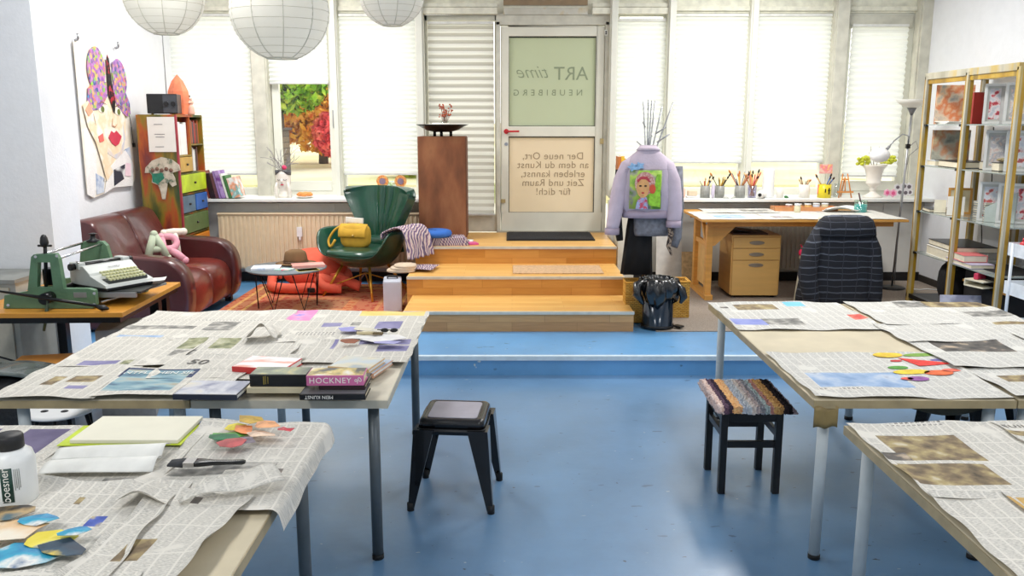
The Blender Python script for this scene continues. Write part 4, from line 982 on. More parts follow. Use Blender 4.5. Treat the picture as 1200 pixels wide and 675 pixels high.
for s, x, z in ((-1,-.295,zs-.55),(1,.232,zs-.48)): MB().lathe([(.058,0),(.062,.0),(.062,.05),(.058,.05)], 16, x, -.065, z-.03, cap=False).build('cuff', LILS, jk, solid=.006)
# portrait patch
pw_, ph_ = .27, .33; pc = (-.02,-.130,zbot+.05)
pat = ramp_mat('painted_green_ground', [(.35,c(110,160,60)),(.5,c(170,200,80)),(.6,c(150,150,140)),(.7,c(90,130,50))], 9, .6)
pt = MB().grid(lambda u, v: (pc[0]-pw_/2+pw_*u, pc[1]-.012*(1-(2*u-1)**2)+.012, pc[2]+ph_*v), 10, 2).build('painted_patch', pat, jk, solid=.004)
def pa_(name, poly, mt, d): 
    P = [(pc[0]-pw_/2+pw_*u, pc[2]+ph_*v) for u, v in poly]; y = pc[1]-d
    return MB().prism(P, 'y', y-.002, y+.012).build(name, mt, pt)
pa_('painted_hair', ell(.48,.66,.32,.3), ramp_mat('pink_beaded_hair', [(.4,c(196,130,120)),(.6,c(226,190,180))], 60, .7), .004)
pa_('painted_face', ell(.42,.56,.2,.27), mat('painted_peach_skin', c(226,170,110), .7, var=.15, scale=20), .006)
pa_('red_headband', [(.22,.74),(.35,.84),(.55,.84),(.66,.7),(.6,.7),(.5,.77),(.36,.77),(.26,.68)], mat('red_band', c(196,70,80), .7), .008)
pa_('painted_body', [(.2,.0),(.25,.22),(.4,.34),(.55,.3),(.6,.0)], ramp_mat('pink_blue_garment', [(.4,c(200,80,100)),(.55,c(150,190,230)),(.65,c(226,120,130))], 30, .7), .005)
pa_('orange_flower', ell(.72,.52,.1,.12), mat('orange_red_paint', c(220,90,60), .7), .008)
for ex in (.34,.5): pa_('painted_eye', ell(ex,.6,.045,.02,10), DARK, .009)
pa_('painted_mouth', ell(.42,.42,.05,.02,10), mat('mouth_paint', c(190,50,60), .6), .009)
pa_('green_shape', [(.62,.1),(.62,.4),(.75,.45),(.85,.9),(.97,.9),(.97,.05)], mat('lime_paint_area', c(150,206,60), .7, var=.3, scale=30), .004)
for (u, v, r, mt_) in ((-.10,1.14,.05,'sky_blue_patch'),(.10,1.17,.045,'pale_blue_patch')):
    x = pc[0]-pw_/2+pw_*(u+.2); z = pc[2]+ph_*(v-.06)
    MB().prism([(x+r*math.cos(t)*(1 if i % 2 else .6), z+r*.8*math.sin(t)*(1 if i % 2 else .6)) for i, t in enumerate([2*PI*k/10 for k in range(10)])], 'y', -.128, -.1).build('flower_patch', mat(mt_, c(150,190,226), .7, var=.2, scale=60), jk)
# pockets/seams
MB().box(-.2,-.112,zbot+D*.67,.2,-.108,zbot+D*.675).build('yoke_seam', LILS, jk)
# grey denim jacket under it
GD = mat('stone_grey_denim', c(120,122,130), .9, var=.3, scale=25, bump=.2)
gz0 = pY(757,276,JY)[1]
g2 = thing('denim_jacket', 'grey washed denim jacket hanging beneath the lilac one', 'jacket', (JX+.05,JY+.02,0))
MB().loft([sect(gz0,.155,.075,fold=.006),sect(gz0+.03,.16,.08,fold=.004),sect(zbot-.0,.17,.085,fold=.008),sect(zbot+.2,.18,.09)]).build('jacket_body', GD, g2)
MB().tube([(.22,.05,ztop-.17),(.235,.05,zbot+.05),(.23,.02,gz0-.02),(.20,0,gz0-.1)], [.05,.055,.045,.04], 12).build('sleeve', GD, g2)
bz0_ = pY(748,322,JY)[1]
bk = thing('black_garment', 'black cloth garment hanging lowest on the coat stand', 'garment', (JX-.02,JY+.04,0))
MB().loft([sect(bz0_,.135,.05,fold=.012,cx=-.045),sect(bz0_+.2,.12,.05,fold=.012,cx=-.04,ph=.5),sect(gz0+.05,.11,.05,fold=.008,cx=-.03),sect(gz0+.25,.1,.05,cx=-.02)]).build('cloth', mat('black_fabric', c(16,16,18), .9, var=.3, bump=.3), bk)
MB().tube([(-.21,.03,ztop-.2),(-.235,.01,zbot),(-.2,-.0,gz0-.05)], [.04,.045,.03], 10).build('sleeve', mat('black_fabric_sleeve', c(16,16,18), .9), bk)
sc_ = MB().tube([(.0,0,.0),(.02,.01,-.09),(.0,0,-.2),(.03,0,-.28)], [.016,.024,.02,.008], 8)
solo('scarf', sc_, ramp_mat('leopard_cloth', [(.45,c(170,150,130)),(.55,c(50,40,40))], 50, .9), 'narrow spotted scarf hanging right of the grey denim jacket', 'scarf', (JX+.185,JY-.1,gz0+.12))

# ---- pedal bin with black bag, baskets behind
bx, by = pz(773,388,ZF); bnx = bx; 
bn = thing('pedal_bin', 'dark blue pedal bin with black bag over its rim, right of the steps', 'bin', (bnx-.0,by+.13,ZF+.008))
MB().lathe([(.0,0),(.135,0),(.138,.02),(.132,.03),(.132,.40),(.128,.4),(.12,.395),(.12,.05),(0,.05)], 36).build('bin_body', mat('midnight_blue_metal', c(14,34,50), .2, metal=.3, var=.1, coat=.5), bn)
MB().lathe([(.139,0),(.141,.02),(.139,.028)], 36, cap=False).build('base_ring', DARK, bn, solid=.004)
MB().box(.06,-.2,.012,.12,-.12,.028).xf(R(40,'Z')).build('pedal', DARK, bn, bevel=.004)
BAGM = mat('black_plastic_film', c(8,9,12), .25, var=.3, bump=.8, bscale=14, coat=.6)
def bagf(u, v):
    t = 2*PI*u; k = .005*math.sin(9*t+v*4)+.004*math.sin(17*t-v*6)
    if v < .5: r = .10+.045*v*2+ k; z = .36+.07*math.sin(v*PI)
    else: r = .15+.03*math.sin((v-.5)*2*PI)+k*2; z = .43-.19*(v-.5)*2*(1+.2*math.sin(3*t+1)) 
    return (r*math.cos(t), r*math.sin(t), z)
MB().grid(bagf, 72, 14).build('bin_liner', BAGM, bn, solid=.002)
MB().lathe([(0,.40),(.125,.40)], 24, cap=False).build('dark_opening', DARK, bn)
MB().tube([(.12,-.06,.40),(.18,-.1,.34),(.2,-.1,.28),(.17,-.12,.23)], [.02,.04,.035,.012], 8).build('loose_bag_end', BAGM, bn); MB().tube([(-.11,-.06,.42),(-.19,-.08,.38),(-.2,-.1,.3),(-.14,-.12,.22)], [.02,.045,.04,.012], 8).build('loose_bag_end', BAGM, bn)
WICK = brick_mat('yellow_wicker', c(206,150,50), c(230,186,90), c(160,108,36), .034, .013, .002, .7, rot=(PI/2,0,0), bump=.9)
def basket(x, y, sx, sy, h, label):
    t = thing('wicker_basket', label, 'basket', (x,y,ZF+.008), 0, 'yellow wicker baskets behind the bin')
    MB().box(-sx/2,-sy/2,0,sx/2,sy/2,.01).box(-sx/2,-sy/2,.01,sx/2,-sy/2+.012,h).box(-sx/2,sy/2-.012,.01,sx/2,sy/2,h).box(-sx/2,-sy/2+.012,.01,-sx/2+.012,sy/2-.012,h).box(sx/2-.012,-sy/2+.012,.01,sx/2,sy/2-.012,h).build('woven_body', WICK, t, bevel=.003)
    MB().tube([(-sx/2,-sy/2,h),(sx/2,-sy/2,h),(sx/2,sy/2,h),(-sx/2,sy/2,h),(-sx/2,-sy/2,h)], .009, 8).build('braided_rim', mat('golden_braid', c(200,144,50), .7, var=.2, scale=60), t)
b1, _ = pY(750,350,7.35); b2, _ = pY(793,350,7.5)
basket(b1-.0, 7.42, .26, .2, .36, 'yellow wicker basket left of and behind the dark bin')
basket(b2+.01, 7.62, .22, .2, .33, 'yellow wicker basket right of and behind the dark bin')
# white board and brown board leaning on the wall
x1, z1 = pY(795,262,9.0); x0, _ = pY(786,330,9.0)
solo('white_board', MB().box(-.14,-.008,0,.14,.008,.62).xf(R(-8,'X')), mat('off_white_board', c(216,214,208), .6), 'blank white board leaning on the wall behind the coat stand', 'board', (1.72,9.22,ZF+.012), group=None)
solo('cardboard_panel', MB().box(-.09,-.006,0,.09,.006,.36).box(-.05,-.008,.05,.03,-.006,.1).xf(R(-10,'X')), mat('speckled_brown_card', c(196,168,124), .8, var=.25, scale=30), 'small brown card panel leaning on the wall right of the white board', 'panel', (1.93,9.1,ZF+.012))
vl = thing('radiator_valve', 'white radiator valve knob near the floor left of the desk', 'valve', (2.12,9.33,ZF+.13)); 
MB().ball(0,0,.03,.045,.045,.045).build('knob', PLW, vl); MB().tube([(0,0,-.02),(0,.04,-.06),(0,.08,-.06)], .012, 8).build('pipe', DARK, vl)

# ---- desk
dx0, dx1, dy0, dy1, dz = 1.82, 3.80, 8.14, 9.18, .975
dk = thing('drafting_desk', 'long honey-wood desk with trestle ends and a paper-covered top under the right window', 'desk', ((dx0+dx1)/2,(dy0+dy1)/2,ZF+.008))
W, Dp, H = (dx1-dx0)/2, (dy1-dy0)/2, dz-ZF-.008
MB().box(-W,-Dp,H-.022,W,Dp,H).build('desktop', WOODY, dk, bevel=.003)
MB().box(-W+.08,-Dp+.1,H-.075,W-.1,-Dp+.13,H-.022).box(-W+.08,Dp-.13,H-.075,W-.1,Dp-.1,H-.022).build('apron', mat('orange_apron', c(206,142,62), .5, var=.1), dk)
for s in (-1,1):
    x = s*(W-.25) if s > 0 else -W+.13
    tr = MB().box(x-.03,-Dp+.2,0,x+.03,-Dp+.28,H-.075).box(x-.03,Dp-.28,0,x+.03,Dp-.2,H-.075).box(x-.04,-Dp+.15,0,x+.04,Dp-.15,.05)
    tr.box(x-.02,-Dp+.28,H-.3,x+.02,Dp-.28,H-.25)
    tr.build('trestle', WOODY, dk, bevel=.004)
    MB().xbox(T((x,-Dp+.42,H-.2))@R(-40,'X'), .03,.05,.36).build('diagonal_brace', WOODY, dk)
    if s < 0: MB().box(x+.01,-Dp+.28,.1,x+.016,Dp-.28,H-.3).build('end_panel', mat('light_plywood', c(222,178,110), .5), dk)
    MB().prism([(x+.031,H-.075),(x+.26*(-s),H-.075),(x+.22*(-s),H-.12),(x+.05*(-s),H-.28),(x+.031,H-.28)] if s < 0 else [(x-.031,H-.075),(x-.26,H-.075),(x-.2,H-.12),(x-.05,H-.25),(x-.031,H-.25)], 'y', -Dp+.212, -Dp+.24).build('curved_bracket', WOODY, dk)
# drawer unit
ux0, uz0 = pY(855,348,8.42); ux1, _ = pY(912,348,8.42); uzt = pY(880,276,8.42)[1]
du = thing('drawer_unit', 'low birch pedestal with three drawers under the desk', 'drawer unit', ((ux0+ux1)/2,8.42+.25,ZF+.008))
uw = (ux1-ux0)/2; uh = uzt-ZF-.008
BIR = mat('birch_veneer', c(224,178,104), .45, var=.06, scale=3, stretch=(1,1,7))
MB().box(-uw,-.235,.03,uw,.25,uh).build('carcass', BIR, du, bevel=.003)
for i, (a, b) in enumerate([(.04,.60),(.61,.79),(.80,.97)]):
    q = MB().box(-uw+.012,-.253,uh*a,uw-.012,-.236,uh*b).build('drawer', BIR, du, bevel=.003)
    zc = uh*(b-.07) if i == 0 else uh*(a+b)/2
    hm = MB(); pts = ell(0,zc,.075,.02,20); hm.prism(pts, 'y', -.262, -.252); hm.build('recessed_handle', mat('bronze_handle', c(160,144,124), .4, metal=.5), q, bevel=.002)
for a in (-uw+.05,uw-.05):
    for b in (-.2,.2): MB().tube([(a,b,0),(a,b,.03)], .02, 10).build('castor', DARK, du)
solo('wood_board', MB().box(-uw+.02,-.2,0,uw-.12,.15,.012).xbox(T((-.1,0,.03))@R(8,'Y'), .3,.3,.01), mat('dark_brown_board', c(70,46,36), .6), 'dark brown boards lying on top of the birch drawer unit', 'board', ((ux0+ux1)/2,8.67,uzt+.002))
# pink/red object hanging
solo('pink_toy', MB().ball(0,0,0,.05,.03,.035,14,10,e=.7).tube([(0,0,.03),(0,.1,.06)], .008, 6), mat('hot_pink_plastic', c(230,40,90), .4), 'bright pink plastic piece at the left edge of the plaid coat', 'plastic piece', (pY(942,296,8.2)[0],8.2,pY(942,296,8.2)[1]))

# ---- chair with plaid coat
chx = pY(986,300,7.75)[0]
ch = thing('desk_chair', 'chair in front of the desk hidden under a plaid coat', 'chair', (chx,7.85,ZF+.008))
CHM = mat('cream_chair_shell', c(214,204,180), .5)
MB().box(-.22,-.0,.42,.22,.42,.46).build('seat', CHM, ch, bevel=.02)
MB().grid(lambda u, v: ((u-.5)*.42, -.03-.03*v+.03*(2*u-1)**2, .46+.42*v), 10, 8).build('backrest', CHM, ch, solid=.015)
for a in (-.22,.2):
    for b in (.02,.38): MB().tube([(a*.9,b,.42),(a*1.1,b*1.05-.02,0)], .014, 8).build('leg', CHM, ch)
PLAID, n, p, o = nt('charcoal_plaid_wool')
tc = n.nodes.new('ShaderNodeTexCoord'); sep = n.nodes.new('ShaderNodeSeparateXYZ')
nz = n.nodes.new('ShaderNodeTexNoise'); nz.inputs['Scale'].default_value = 5; n.links.new(tc.outputs['Object'], nz.inputs['Vector'])
va_ = n.nodes.new('ShaderNodeVectorMath'); va_.operation = 'MULTIPLY_ADD'; n.links.new(nz.outputs['Color'], va_.inputs[0]); va_.inputs[1].default_value = (.05,.05,.05); n.links.new(tc.outputs['Object'], va_.inputs[2])
n.links.new(va_.outputs[0], sep.inputs[0])
def stripes(sock, per, w):
    a = n.nodes.new('ShaderNodeMath'); a.operation = 'MULTIPLY'; a.inputs[1].default_value = 1/per; n.links.new(sock, a.inputs[0])
    f = n.nodes.new('ShaderNodeMath'); f.operation = 'FRACT'; n.links.new(a.outputs[0], f.inputs[0])
    l = n.nodes.new('ShaderNodeMath'); l.operation = 'LESS_THAN'; l.inputs[1].default_value = w; n.links.new(f.outputs[0], l.inputs[0]); return l.outputs[0]
def mixc(f, A, B):
    x = n.nodes.new('ShaderNodeMix'); x.data_type = 'RGBA'; n.links.new(f, x.inputs['Factor']) if not isinstance(f, float) else setattr(x.inputs['Factor'], 'default_value', f)
    n.links.new(A, x.inputs['A']) if not isinstance(A, tuple) else setattr(x.inputs['A'], 'default_value', A)
    n.links.new(B, x.inputs['B']) if not isinstance(B, tuple) else setattr(x.inputs['B'], 'default_value', B); return x.outputs['Result']
q = mixc(stripes(sep.outputs[2], .115, .10), c(26,28,35), c(92,98,110)); q = mixc(stripes(sep.outputs[2], .058, .12), q, c(64,68,78)); q = mixc(stripes(sep.outputs[0], .13, .05), q, c(50,53,62)); 
n.links.new(q, p.inputs['Base Color']); p.inputs['Roughness'].default_value = .95
b_ = n.nodes.new('ShaderNodeBump'); b_.inputs['Strength'].default_value = .4; n2 = n.nodes.new('ShaderNodeTexNoise'); n2.inputs['Scale'].default_value = 120; n.links.new(n2.outputs['Fac'], b_.inputs['Height']); n.links.new(b_.outputs[0], p.inputs['Normal'])
zt_c = pY(985,253,7.72)[1]-ZF-.008
co = thing('plaid_coat', 'charcoal plaid wool coat draped over the chair at the desk', 'coat', (chx,7.82,ZF+.008))
def coatsec(z, wl, wr, ry, fold, ph):
    n_ = 56; out = []
    for i in range(n_):
        t = 2*PI*i/n_; cx_ = math.cos(t); sx__ = math.sin(t)
        w_ = wr if cx_ > 0 else wl
        k = 1+fold*math.sin(9*t+ph)+fold*.6*math.sin(16*t-ph)
        out.append((w_*math.copysign(abs(cx_)**.65,cx_)*k, ry*math.copysign(abs(sx__)**.65,sx__)*k-.04, z))
    return out
secs = []
for v, wl, wr, ry, fo in [(0,.36,.34,.15,.035),(.1,.36,.335,.15,.035),(.3,.335,.325,.145,.03),(.5,.30,.31,.14,.022),(.68,.27,.30,.13,.015),(.82,.235,.285,.115,.01),(.92,.205,.265,.10,.005),(.975,.17,.23,.075,0),(1,.11,.17,.04,0)]:
    secs.append(coatsec(.07+(zt_c-.07)*v, wl, wr, ry, fo, v*2.0))
MB().loft(secs, cap=True).build('coat_body', PLAID, co)
MB().loft([[(x*1.0,y*1.12-.0,z) for x, y, z in coatsec(zt_c*q_-.0, a, b, r, 0, 0)] for q_, a, b, r in ((.80,.25,.295,.125),(.88,.23,.285,.12),(.95,.2,.262,.1),(.985,.16,.22,.07))], cap=False).build('collar', PLAID, co, solid=.012)
MB().tube([(-.22,-.06,zt_c*.86),(-.30,-.12,zt_c*.66),(-.335,-.16,zt_c*.42),(-.30,-.19,zt_c*.2),(-.29,-.19,zt_c*.12)], [.05,.08,.085,.075,.07], 14).build('sleeve', PLAID, co)
MB().tube([(.22,-.06,zt_c*.86),(.27,-.10,zt_c*.66),(.29,-.12,zt_c*.42),(.30,-.13,zt_c*.2),(.30,-.13,zt_c*.1)], [.05,.075,.08,.075,.07], 14).build('sleeve', PLAID, co)

# ---- things on the right sill
def spx(px, y=9.36): return pY(px, 231, y)[0]
MESHM = brick_mat('pierced_grey_metal', c(214,214,208), c(204,204,198), c(140,140,134), .012, .012, .004, .4, rot=(PI/2,0,0), offset=0)
def brushes(parent, n, rad, h0, lmin, lmax, seed, cols, zb=.02, spread=.5):
    r = random.Random(seed)
    for i in range(n):
        a = r.uniform(0,2*PI); l = r.uniform(lmin,lmax); tilt = r.uniform(.0,spread)
        bx, by = -rad*.6*math.cos(a), -rad*.6*math.sin(a)
        px, py = math.cos(a)*rad*.85, math.sin(a)*rad*.5
        d = Vector((px-bx, (py-by), h0)).normalized(); b0 = Vector((bx,by,zb)); e1 = b0+d*l
        nm = 'paintbrush'; col = cols[i % len(cols)]
        o = MB().tube([b0, b0+d*l*.86], r.choice([.0035,.005,.007]), 6).build('brush_handle', mat('handle_paint', col, .4), parent)
        if i % 2 == 0: MB().tube([b0+d*l*.86, b0+d*l*.93, e1], [.007,.011,.004], 8).build('bristles', mat('bristle', r.choice([c(60,44,36),c(226,200,150),c(40,40,44),c(196,120,60)]), .8), o)
BC = [c(200,150,80),c(60,40,36),c(220,180,60),c(190,60,50),c(196,130,90),c(40,70,120)]
def cup(px, r, h, m, label, nb, seed, lmin, lmax, taper=1.0, name='brush_cup', y=9.36, cols=BC):
    t = thing(name, label, 'brush holder', (spx(px,y),y,ZS))
    MB().lathe([(0,0),(r*taper,0),(r,h),(r-.004,h),(r*taper-.004,.006),(0,.006)], 24).build('cup', m, t)
    brushes(t, nb, r, h, lmin, lmax, seed, cols); return t
cup(826, .052,.13, MESHM, 'pierced grey metal cup with few pencils, leftmost cup on the right sill', 7, 1, .19,.25)
cup(843, .052,.13, MESHM, 'pierced grey metal cup of dark and yellow brushes, second from the left', 12, 2, .2,.29, cols=[c(30,28,30),c(220,170,60),c(60,50,40)])
cup(866.5, .057,.135, MESHM, 'pierced grey metal cup with long thin brushes, beside the lilac-tinted glass', 12, 3, .24,.34)
cup(881, .05,.135, glass_mat('lilac_glass', (.82,.8,.9,1), .15), 'lilac-tinted glass full of brushes left of the paper roll', 15, 4, .24,.34, taper=.85, cols=[c(200,140,70),c(200,60,60),c(216,160,90)])
cup(942, .058,.145, PORC, 'white cylindrical pot with wide flat brushes on the right sill', 7, 5, .2,.25, name='brush_pot', cols=[c(150,110,80),c(226,170,110),c(90,70,60)])
yt = cup(965.5, .072,.145, mat('yellow_tin', c(236,214,40), .35), 'yellow and orange tin full of brushes and cards on the sill', 9, 6, .2,.3, name='brush_tin', cols=[c(60,110,180),c(200,160,90),c(226,200,150)])
yt.children[0]
MB().lathe([(.0722,.008),(.0735,.14),(.072,.14)], 24, cap=False).xf(Matrix.Identity(4)).build('orange_side', mat('orange_print', c(232,110,50), .4), yt).scale = (.995,.9,.98)
MB().box(-.02,-.074,.06,-.008,-.07,.1).box(.02,-.074,.04,.032,-.07,.11).box(.012,-.074,.08,.04,-.07,.09).build('black_lettering', DARK, yt)
solo('picture_card', MB().box(-.07,0,0,.07,.004,.1).xf(R(-5,'X')), ramp_mat('pink_orange_print', [(.4,c(240,200,180)),(.5,c(240,130,140)),(.6,c(240,220,120)),(.7,c(200,230,200))], 14, .5), 'pink and orange picture card standing up out of the yellow tin', 'card', (spx(966,9.4),9.40,ZS+.26))
# butter dish, cloth scraps, roll, mug
bd_ = thing('butter_dish', 'low clear and beige dish at the left end of the cups on the right sill', 'dish', (spx(811),9.36,ZS))
MB().box(-.065,-.04,0,.065,.04,.02).build('dish', PLW, bd_, bevel=.008); MB().box(-.052,-.032,.02,.052,.032,.08).build('contents', mat('beige_block', c(226,206,176), .6), bd_, bevel=.01)
solo('pink_jar', MB().lathe([(0,0),(.04,0),(.045,.03),(.045,.1),(.03,.11),(0,.11)], 20), mat('pale_pink_wax', c(240,196,176), .5), 'pale pink jar beside the right shoulder of the lilac jacket', 'jar', (spx(798),9.36,ZS))
MB_ = MB().lathe([(0,0),(.022,0),(.024,.09),(.012,.11),(.012,.13),(0,.13)], 14)
solo('small_bottle', MB_, ramp_mat('dark_label_bottle', [(.45,c(60,60,60)),(.55,c(220,190,60))], 18, .4), 'small dark bottle with yellow label just right of the jacket on the sill', 'bottle', (spx(791,9.3),9.3,ZS))
solo('paint_tube', MB().tube([(0,0,.0),(.0,.01,.05),(.01,.03,.13),(.01,.03,.16)], [.012,.02,.02,.006], 10), mat('lilac_tube', c(210,200,220), .4), 'white and mauve paint tube leaning between the two left cups', 'paint tube', (spx(835,9.28),9.27,ZS+.004))
pr = thing('paper_roll', 'upright white paper towel roll on the right sill', 'paper roll', (spx(899.5,9.38),9.38,ZS))
MB().lathe([(.022,0),(.062,0),(.064,.01),(.064,.30),(.06,.31),(.022,.31),(.02,.3),(.02,.005)], 32).build('towel_layers', mat('white_towel_paper', c(242,242,240), .9, var=.02, bump=.3), pr)
MB().lathe([(.018,.005),(.021,.005),(.021,.308),(.018,.308)], 16, cap=False).build('card_core', mat('grey_card', c(150,140,130), .8), pr)
lr = thing('paper_roll', 'white paper roll lying on its side showing a dark core, on the right sill', 'paper roll', (spx(893,9.28),9.30,ZS+.042))
MB().lathe([(.018,-.12),(.04,-.12),(.041,-.11),(.041,.1),(.018,.1)], 28).xf(R(90,'X')@Matrix.Identity(4)).xf(R(-25,'Z')).build('paper_layers', mat('white_roll_paper', c(240,238,234), .9), lr)
MB().tube([(0,-.118,0),(.0,-.125,0)], .019, 18).xf(R(-25,'Z')).build('dark_core', DARK, lr)
solo('mug', MB().lathe([(0,0),(.036,0),(.042,.11),(.039,.11),(.034,.008),(0,.008)], 24), PORC, 'small plain white beaker between the paper roll and the white pot', 'beaker', (spx(913),9.34,ZS))
cl = MB(); r5 = random.Random(8)
solo('paper_scrap', MB().grid(lambda u, v: ((u-.5)*.12,(v-.5)*.08,.012+.012*math.sin(u*9+v*5)*math.cos(v*7)), 10, 8), PAPERW, 'crumpled white tissue between the second and third brush cups', 'paper', (spx(854.5,9.28),9.29,ZS), solid=.003)
solo('green_scrap', MB().ball(0,0,.014,.022,.014,.014,8,6).ball(.02,0,.008,.012,.012,.008,8,6), mat('leaf_green_clay', c(60,120,60), .7), 'tiny green lump on the sill right of the white beaker', 'clay', (spx(921,9.3),9.3,ZS))
# little easel
ea = thing('table_easel', 'small orange wooden table easel on the right sill', 'easel', (spx(989,9.36),9.36,ZS))
OW = mat('orange_wood', c(214,140,70), .5)
MB().tube([(-.07,-.03,0),(-.025,.01,.26)], .007, 6).build('leg', OW, ea); MB().tube([(.07,-.03,0),(.025,.01,.26)], .007, 6).build('leg', OW, ea)
MB().tube([(0,.1,0),(0,.01,.22)], .007, 6).build('leg', OW, ea)
MB().box(-.085,-.04,.055,.085,-.015,.072).build('ledge', OW, ea); MB().box(-.035,-.004,.19,.035,.006,.205).build('crossbar', OW, ea); MB().tube([(0,-.02,.06),(0,.0,.21)], .006, 6).build('centre_bar', OW, ea)
solo('drinking_glass', MB().lathe([(.03,0),(.034,.15),(.032,.15),(.029,.004),(0,.004)], 20), glass_mat('thin_glass', (.93,.95,.95,1), .12), 'empty clear glass between the yellow tin and the little easel', 'glass', (spx(976,9.42)+.04,9.44,ZS))
# white urn with yellow-green flowers
ux, _ = pY(1023,220,9.4)
ur = thing('urn_vase', 'tall white footed urn of yellow-green flowers on the right sill', 'vase', (ux,9.4,ZS))
MB().lathe([(0,0),(.10,0),(.105,.012),(.07,.03),(.038,.05),(.028,.075),(.04,.085),(.032,.1),(.034,.115),(.06,.13),(.078,.15),(.082,.16),(.076,.17),(.08,.24),(.1,.31),(.128,.345),(.13,.355),(.118,.35),(.09,.31),(0,.3)], 36).build('urn', PORC, ur)
YG = mat('yellow_green_petals', c(200,204,60), .7, var=.3, scale=40)
r6 = random.Random(12); flw = MB(); flw2 = MB(); stm = MB()
for s in (-1,1):
    for i in range(26):
        cx_ = s*.10+s*r6.uniform(-.02,.09); cz_ = .37+r6.uniform(-.015,.10)*(.6+abs(cx_)); (flw if s < 0 else flw2).ball(cx_, r6.uniform(-.06,.04), cz_, .024,.02,.018, 8, 6)
for i in range(7): stm.tube([(0,0,.3),(r6.uniform(-.06,.06),0,.38),(r6.uniform(-.14,.12),0,r6.uniform(.44,.56))], .002, 5)
[h_.build('flowers', YG, ur) for h_ in (flw, flw2)]; stm.build('stems', mat('grey_stem', c(150,140,130), .8), ur)
# white flower ornament
ox = pY(1054,222,9.36)[0]
of = thing('flower_ornament', 'cut-out ornament of pink and white flowers at the right end of the sill', 'ornament', (ox-.02,9.34,ZS))
r7 = random.Random(3)
PKF = mat('pink_flower_print', c(236,170,196), .6); WHF = mat('white_flower_print', c(226,222,224), .6); LN = mat('grey_outline', c(110,100,108), .7)
for i, (x_, z_, r_, m_2) in enumerate([(-.12,.055,.04,PKF),(-.055,.05,.045,PKF),(.015,.06,.045,WHF),(.08,.055,.045,WHF),(-.01,.115,.04,WHF),(.06,.125,.045,WHF),(.115,.12,.045,WHF),(.13,.06,.04,WHF)]):
    fl_ = MB().prism([(x_+r_*(1 if k % 2 else .78)*math.cos(2*PI*k/12), max(.001,z_+r_*(1 if k % 2 else .78)*math.sin(2*PI*k/12))) for k in range(12)], 'y', -.006+.0015*i, .006+.0015*i).build('flower', m_2, of)
    MB().tube([(x_,-.008+.0015*i,z_),(x_,-.011+.0015*i,z_)], r_*.45, 14).tube([(x_,-.011+.0015*i,z_),(x_,-.013+.0015*i,z_)], r_*.2, 10).build('flower_centre', LN if m_2 is WHF else mat('rose_centre', c(220,90,140), .6), fl_)

# ---- things on the desk
ZD = dz
solo('wooden_tray', MB().box(-.33,-.09,0,.33,.09,.01).box(-.33,-.09,.01,.33,-.08,.045).box(-.33,.08,.01,.33,.09,.045).box(-.33,-.08,.01,-.32,.08,.045).box(.32,-.08,.01,.33,.08,.045), mat('reddish_wood', c(210,146,96), .5, var=.1), 'long shallow wooden box at the back of the desk', 'box', (pY(944,243,8.95)[0],9.0,ZD+.004))
tyx = pY(944,243,8.95)[0]
for i, (dx, h, col, lab) in enumerate([(-.16,.045,c(180,120,90),'brown'),(-.06,.05,c(226,190,120),'ochre'),(.04,.05,c(216,170,90),'golden'),(.13,.055,c(200,206,214),'grey'),(.22,.055,c(206,190,150),'beige')]):
    q_ = thing('paint_jar', '%s paint jar standing in the long wooden box on the desk' % lab, 'jar', (tyx+dx,9.0,ZD+.015), 0, 'paint jars in the wooden box')
    MB().lathe([(0,0),(.034,0),(.034,h),(0,h)], 18).build('jar_body', mat('paint_in_jar', col, .4), q_); MB().lathe([(.035,h),(.035,h+.012),(0,h+.012)], 18).build('lid', PLW, q_)
gj = thing('glass_jar', 'small glass jar with cream lid in front of the wooden box on the desk', 'jar', (pY(935,246,8.8)[0],8.82,ZD+.004))
MB().lathe([(0,0),(.03,0),(.033,.01),(.033,.06),(.026,.07),(0,.07)], 20).build('jar_body', mat('cream_contents', c(222,214,180), .3, coat=.5), gj); MB().lathe([(.03,.07),(.03,.09),(0,.09)], 20).build('lid', PLW, gj)
tj = thing('water_jar', 'glass jar of turquoise paint water with a dark brush on the desk', 'jar', (pY(1009,248,8.8)[0],8.82,ZD+.004))
MB().lathe([(0,0),(.055,0),(.062,.01),(.062,.085),(0,.085)], 28).build('turquoise_water', mat('turquoise_water', c(60,184,196), .15, coat=.6), tj)
MB().lathe([(.0645,.0),(.0645,.125),(.063,.125),(.063,.001)], 28, cap=False).build('glass', glass_mat('greenish_glass', (.85,.95,.9,1), .12), tj)
MB().tube([(.02,0,.03),(-.03,.0,.2)], .008, 8).build('brush', mat('dark_red_brush', c(80,50,50), .5), tj)
solo('tissue', MB().grid(lambda u, v: ((u-.5)*.34,(v-.5)*.2,.035+.028*math.sin(u*4+v*2)*math.cos(v*5-u)), 18, 12), mat('white_tissue', c(240,238,232), .9), 'crumpled white cloth lying left of the turquoise jar on the desk', 'cloth', (pY(985,247,8.85)[0],8.86,ZD+.004), solid=.003)

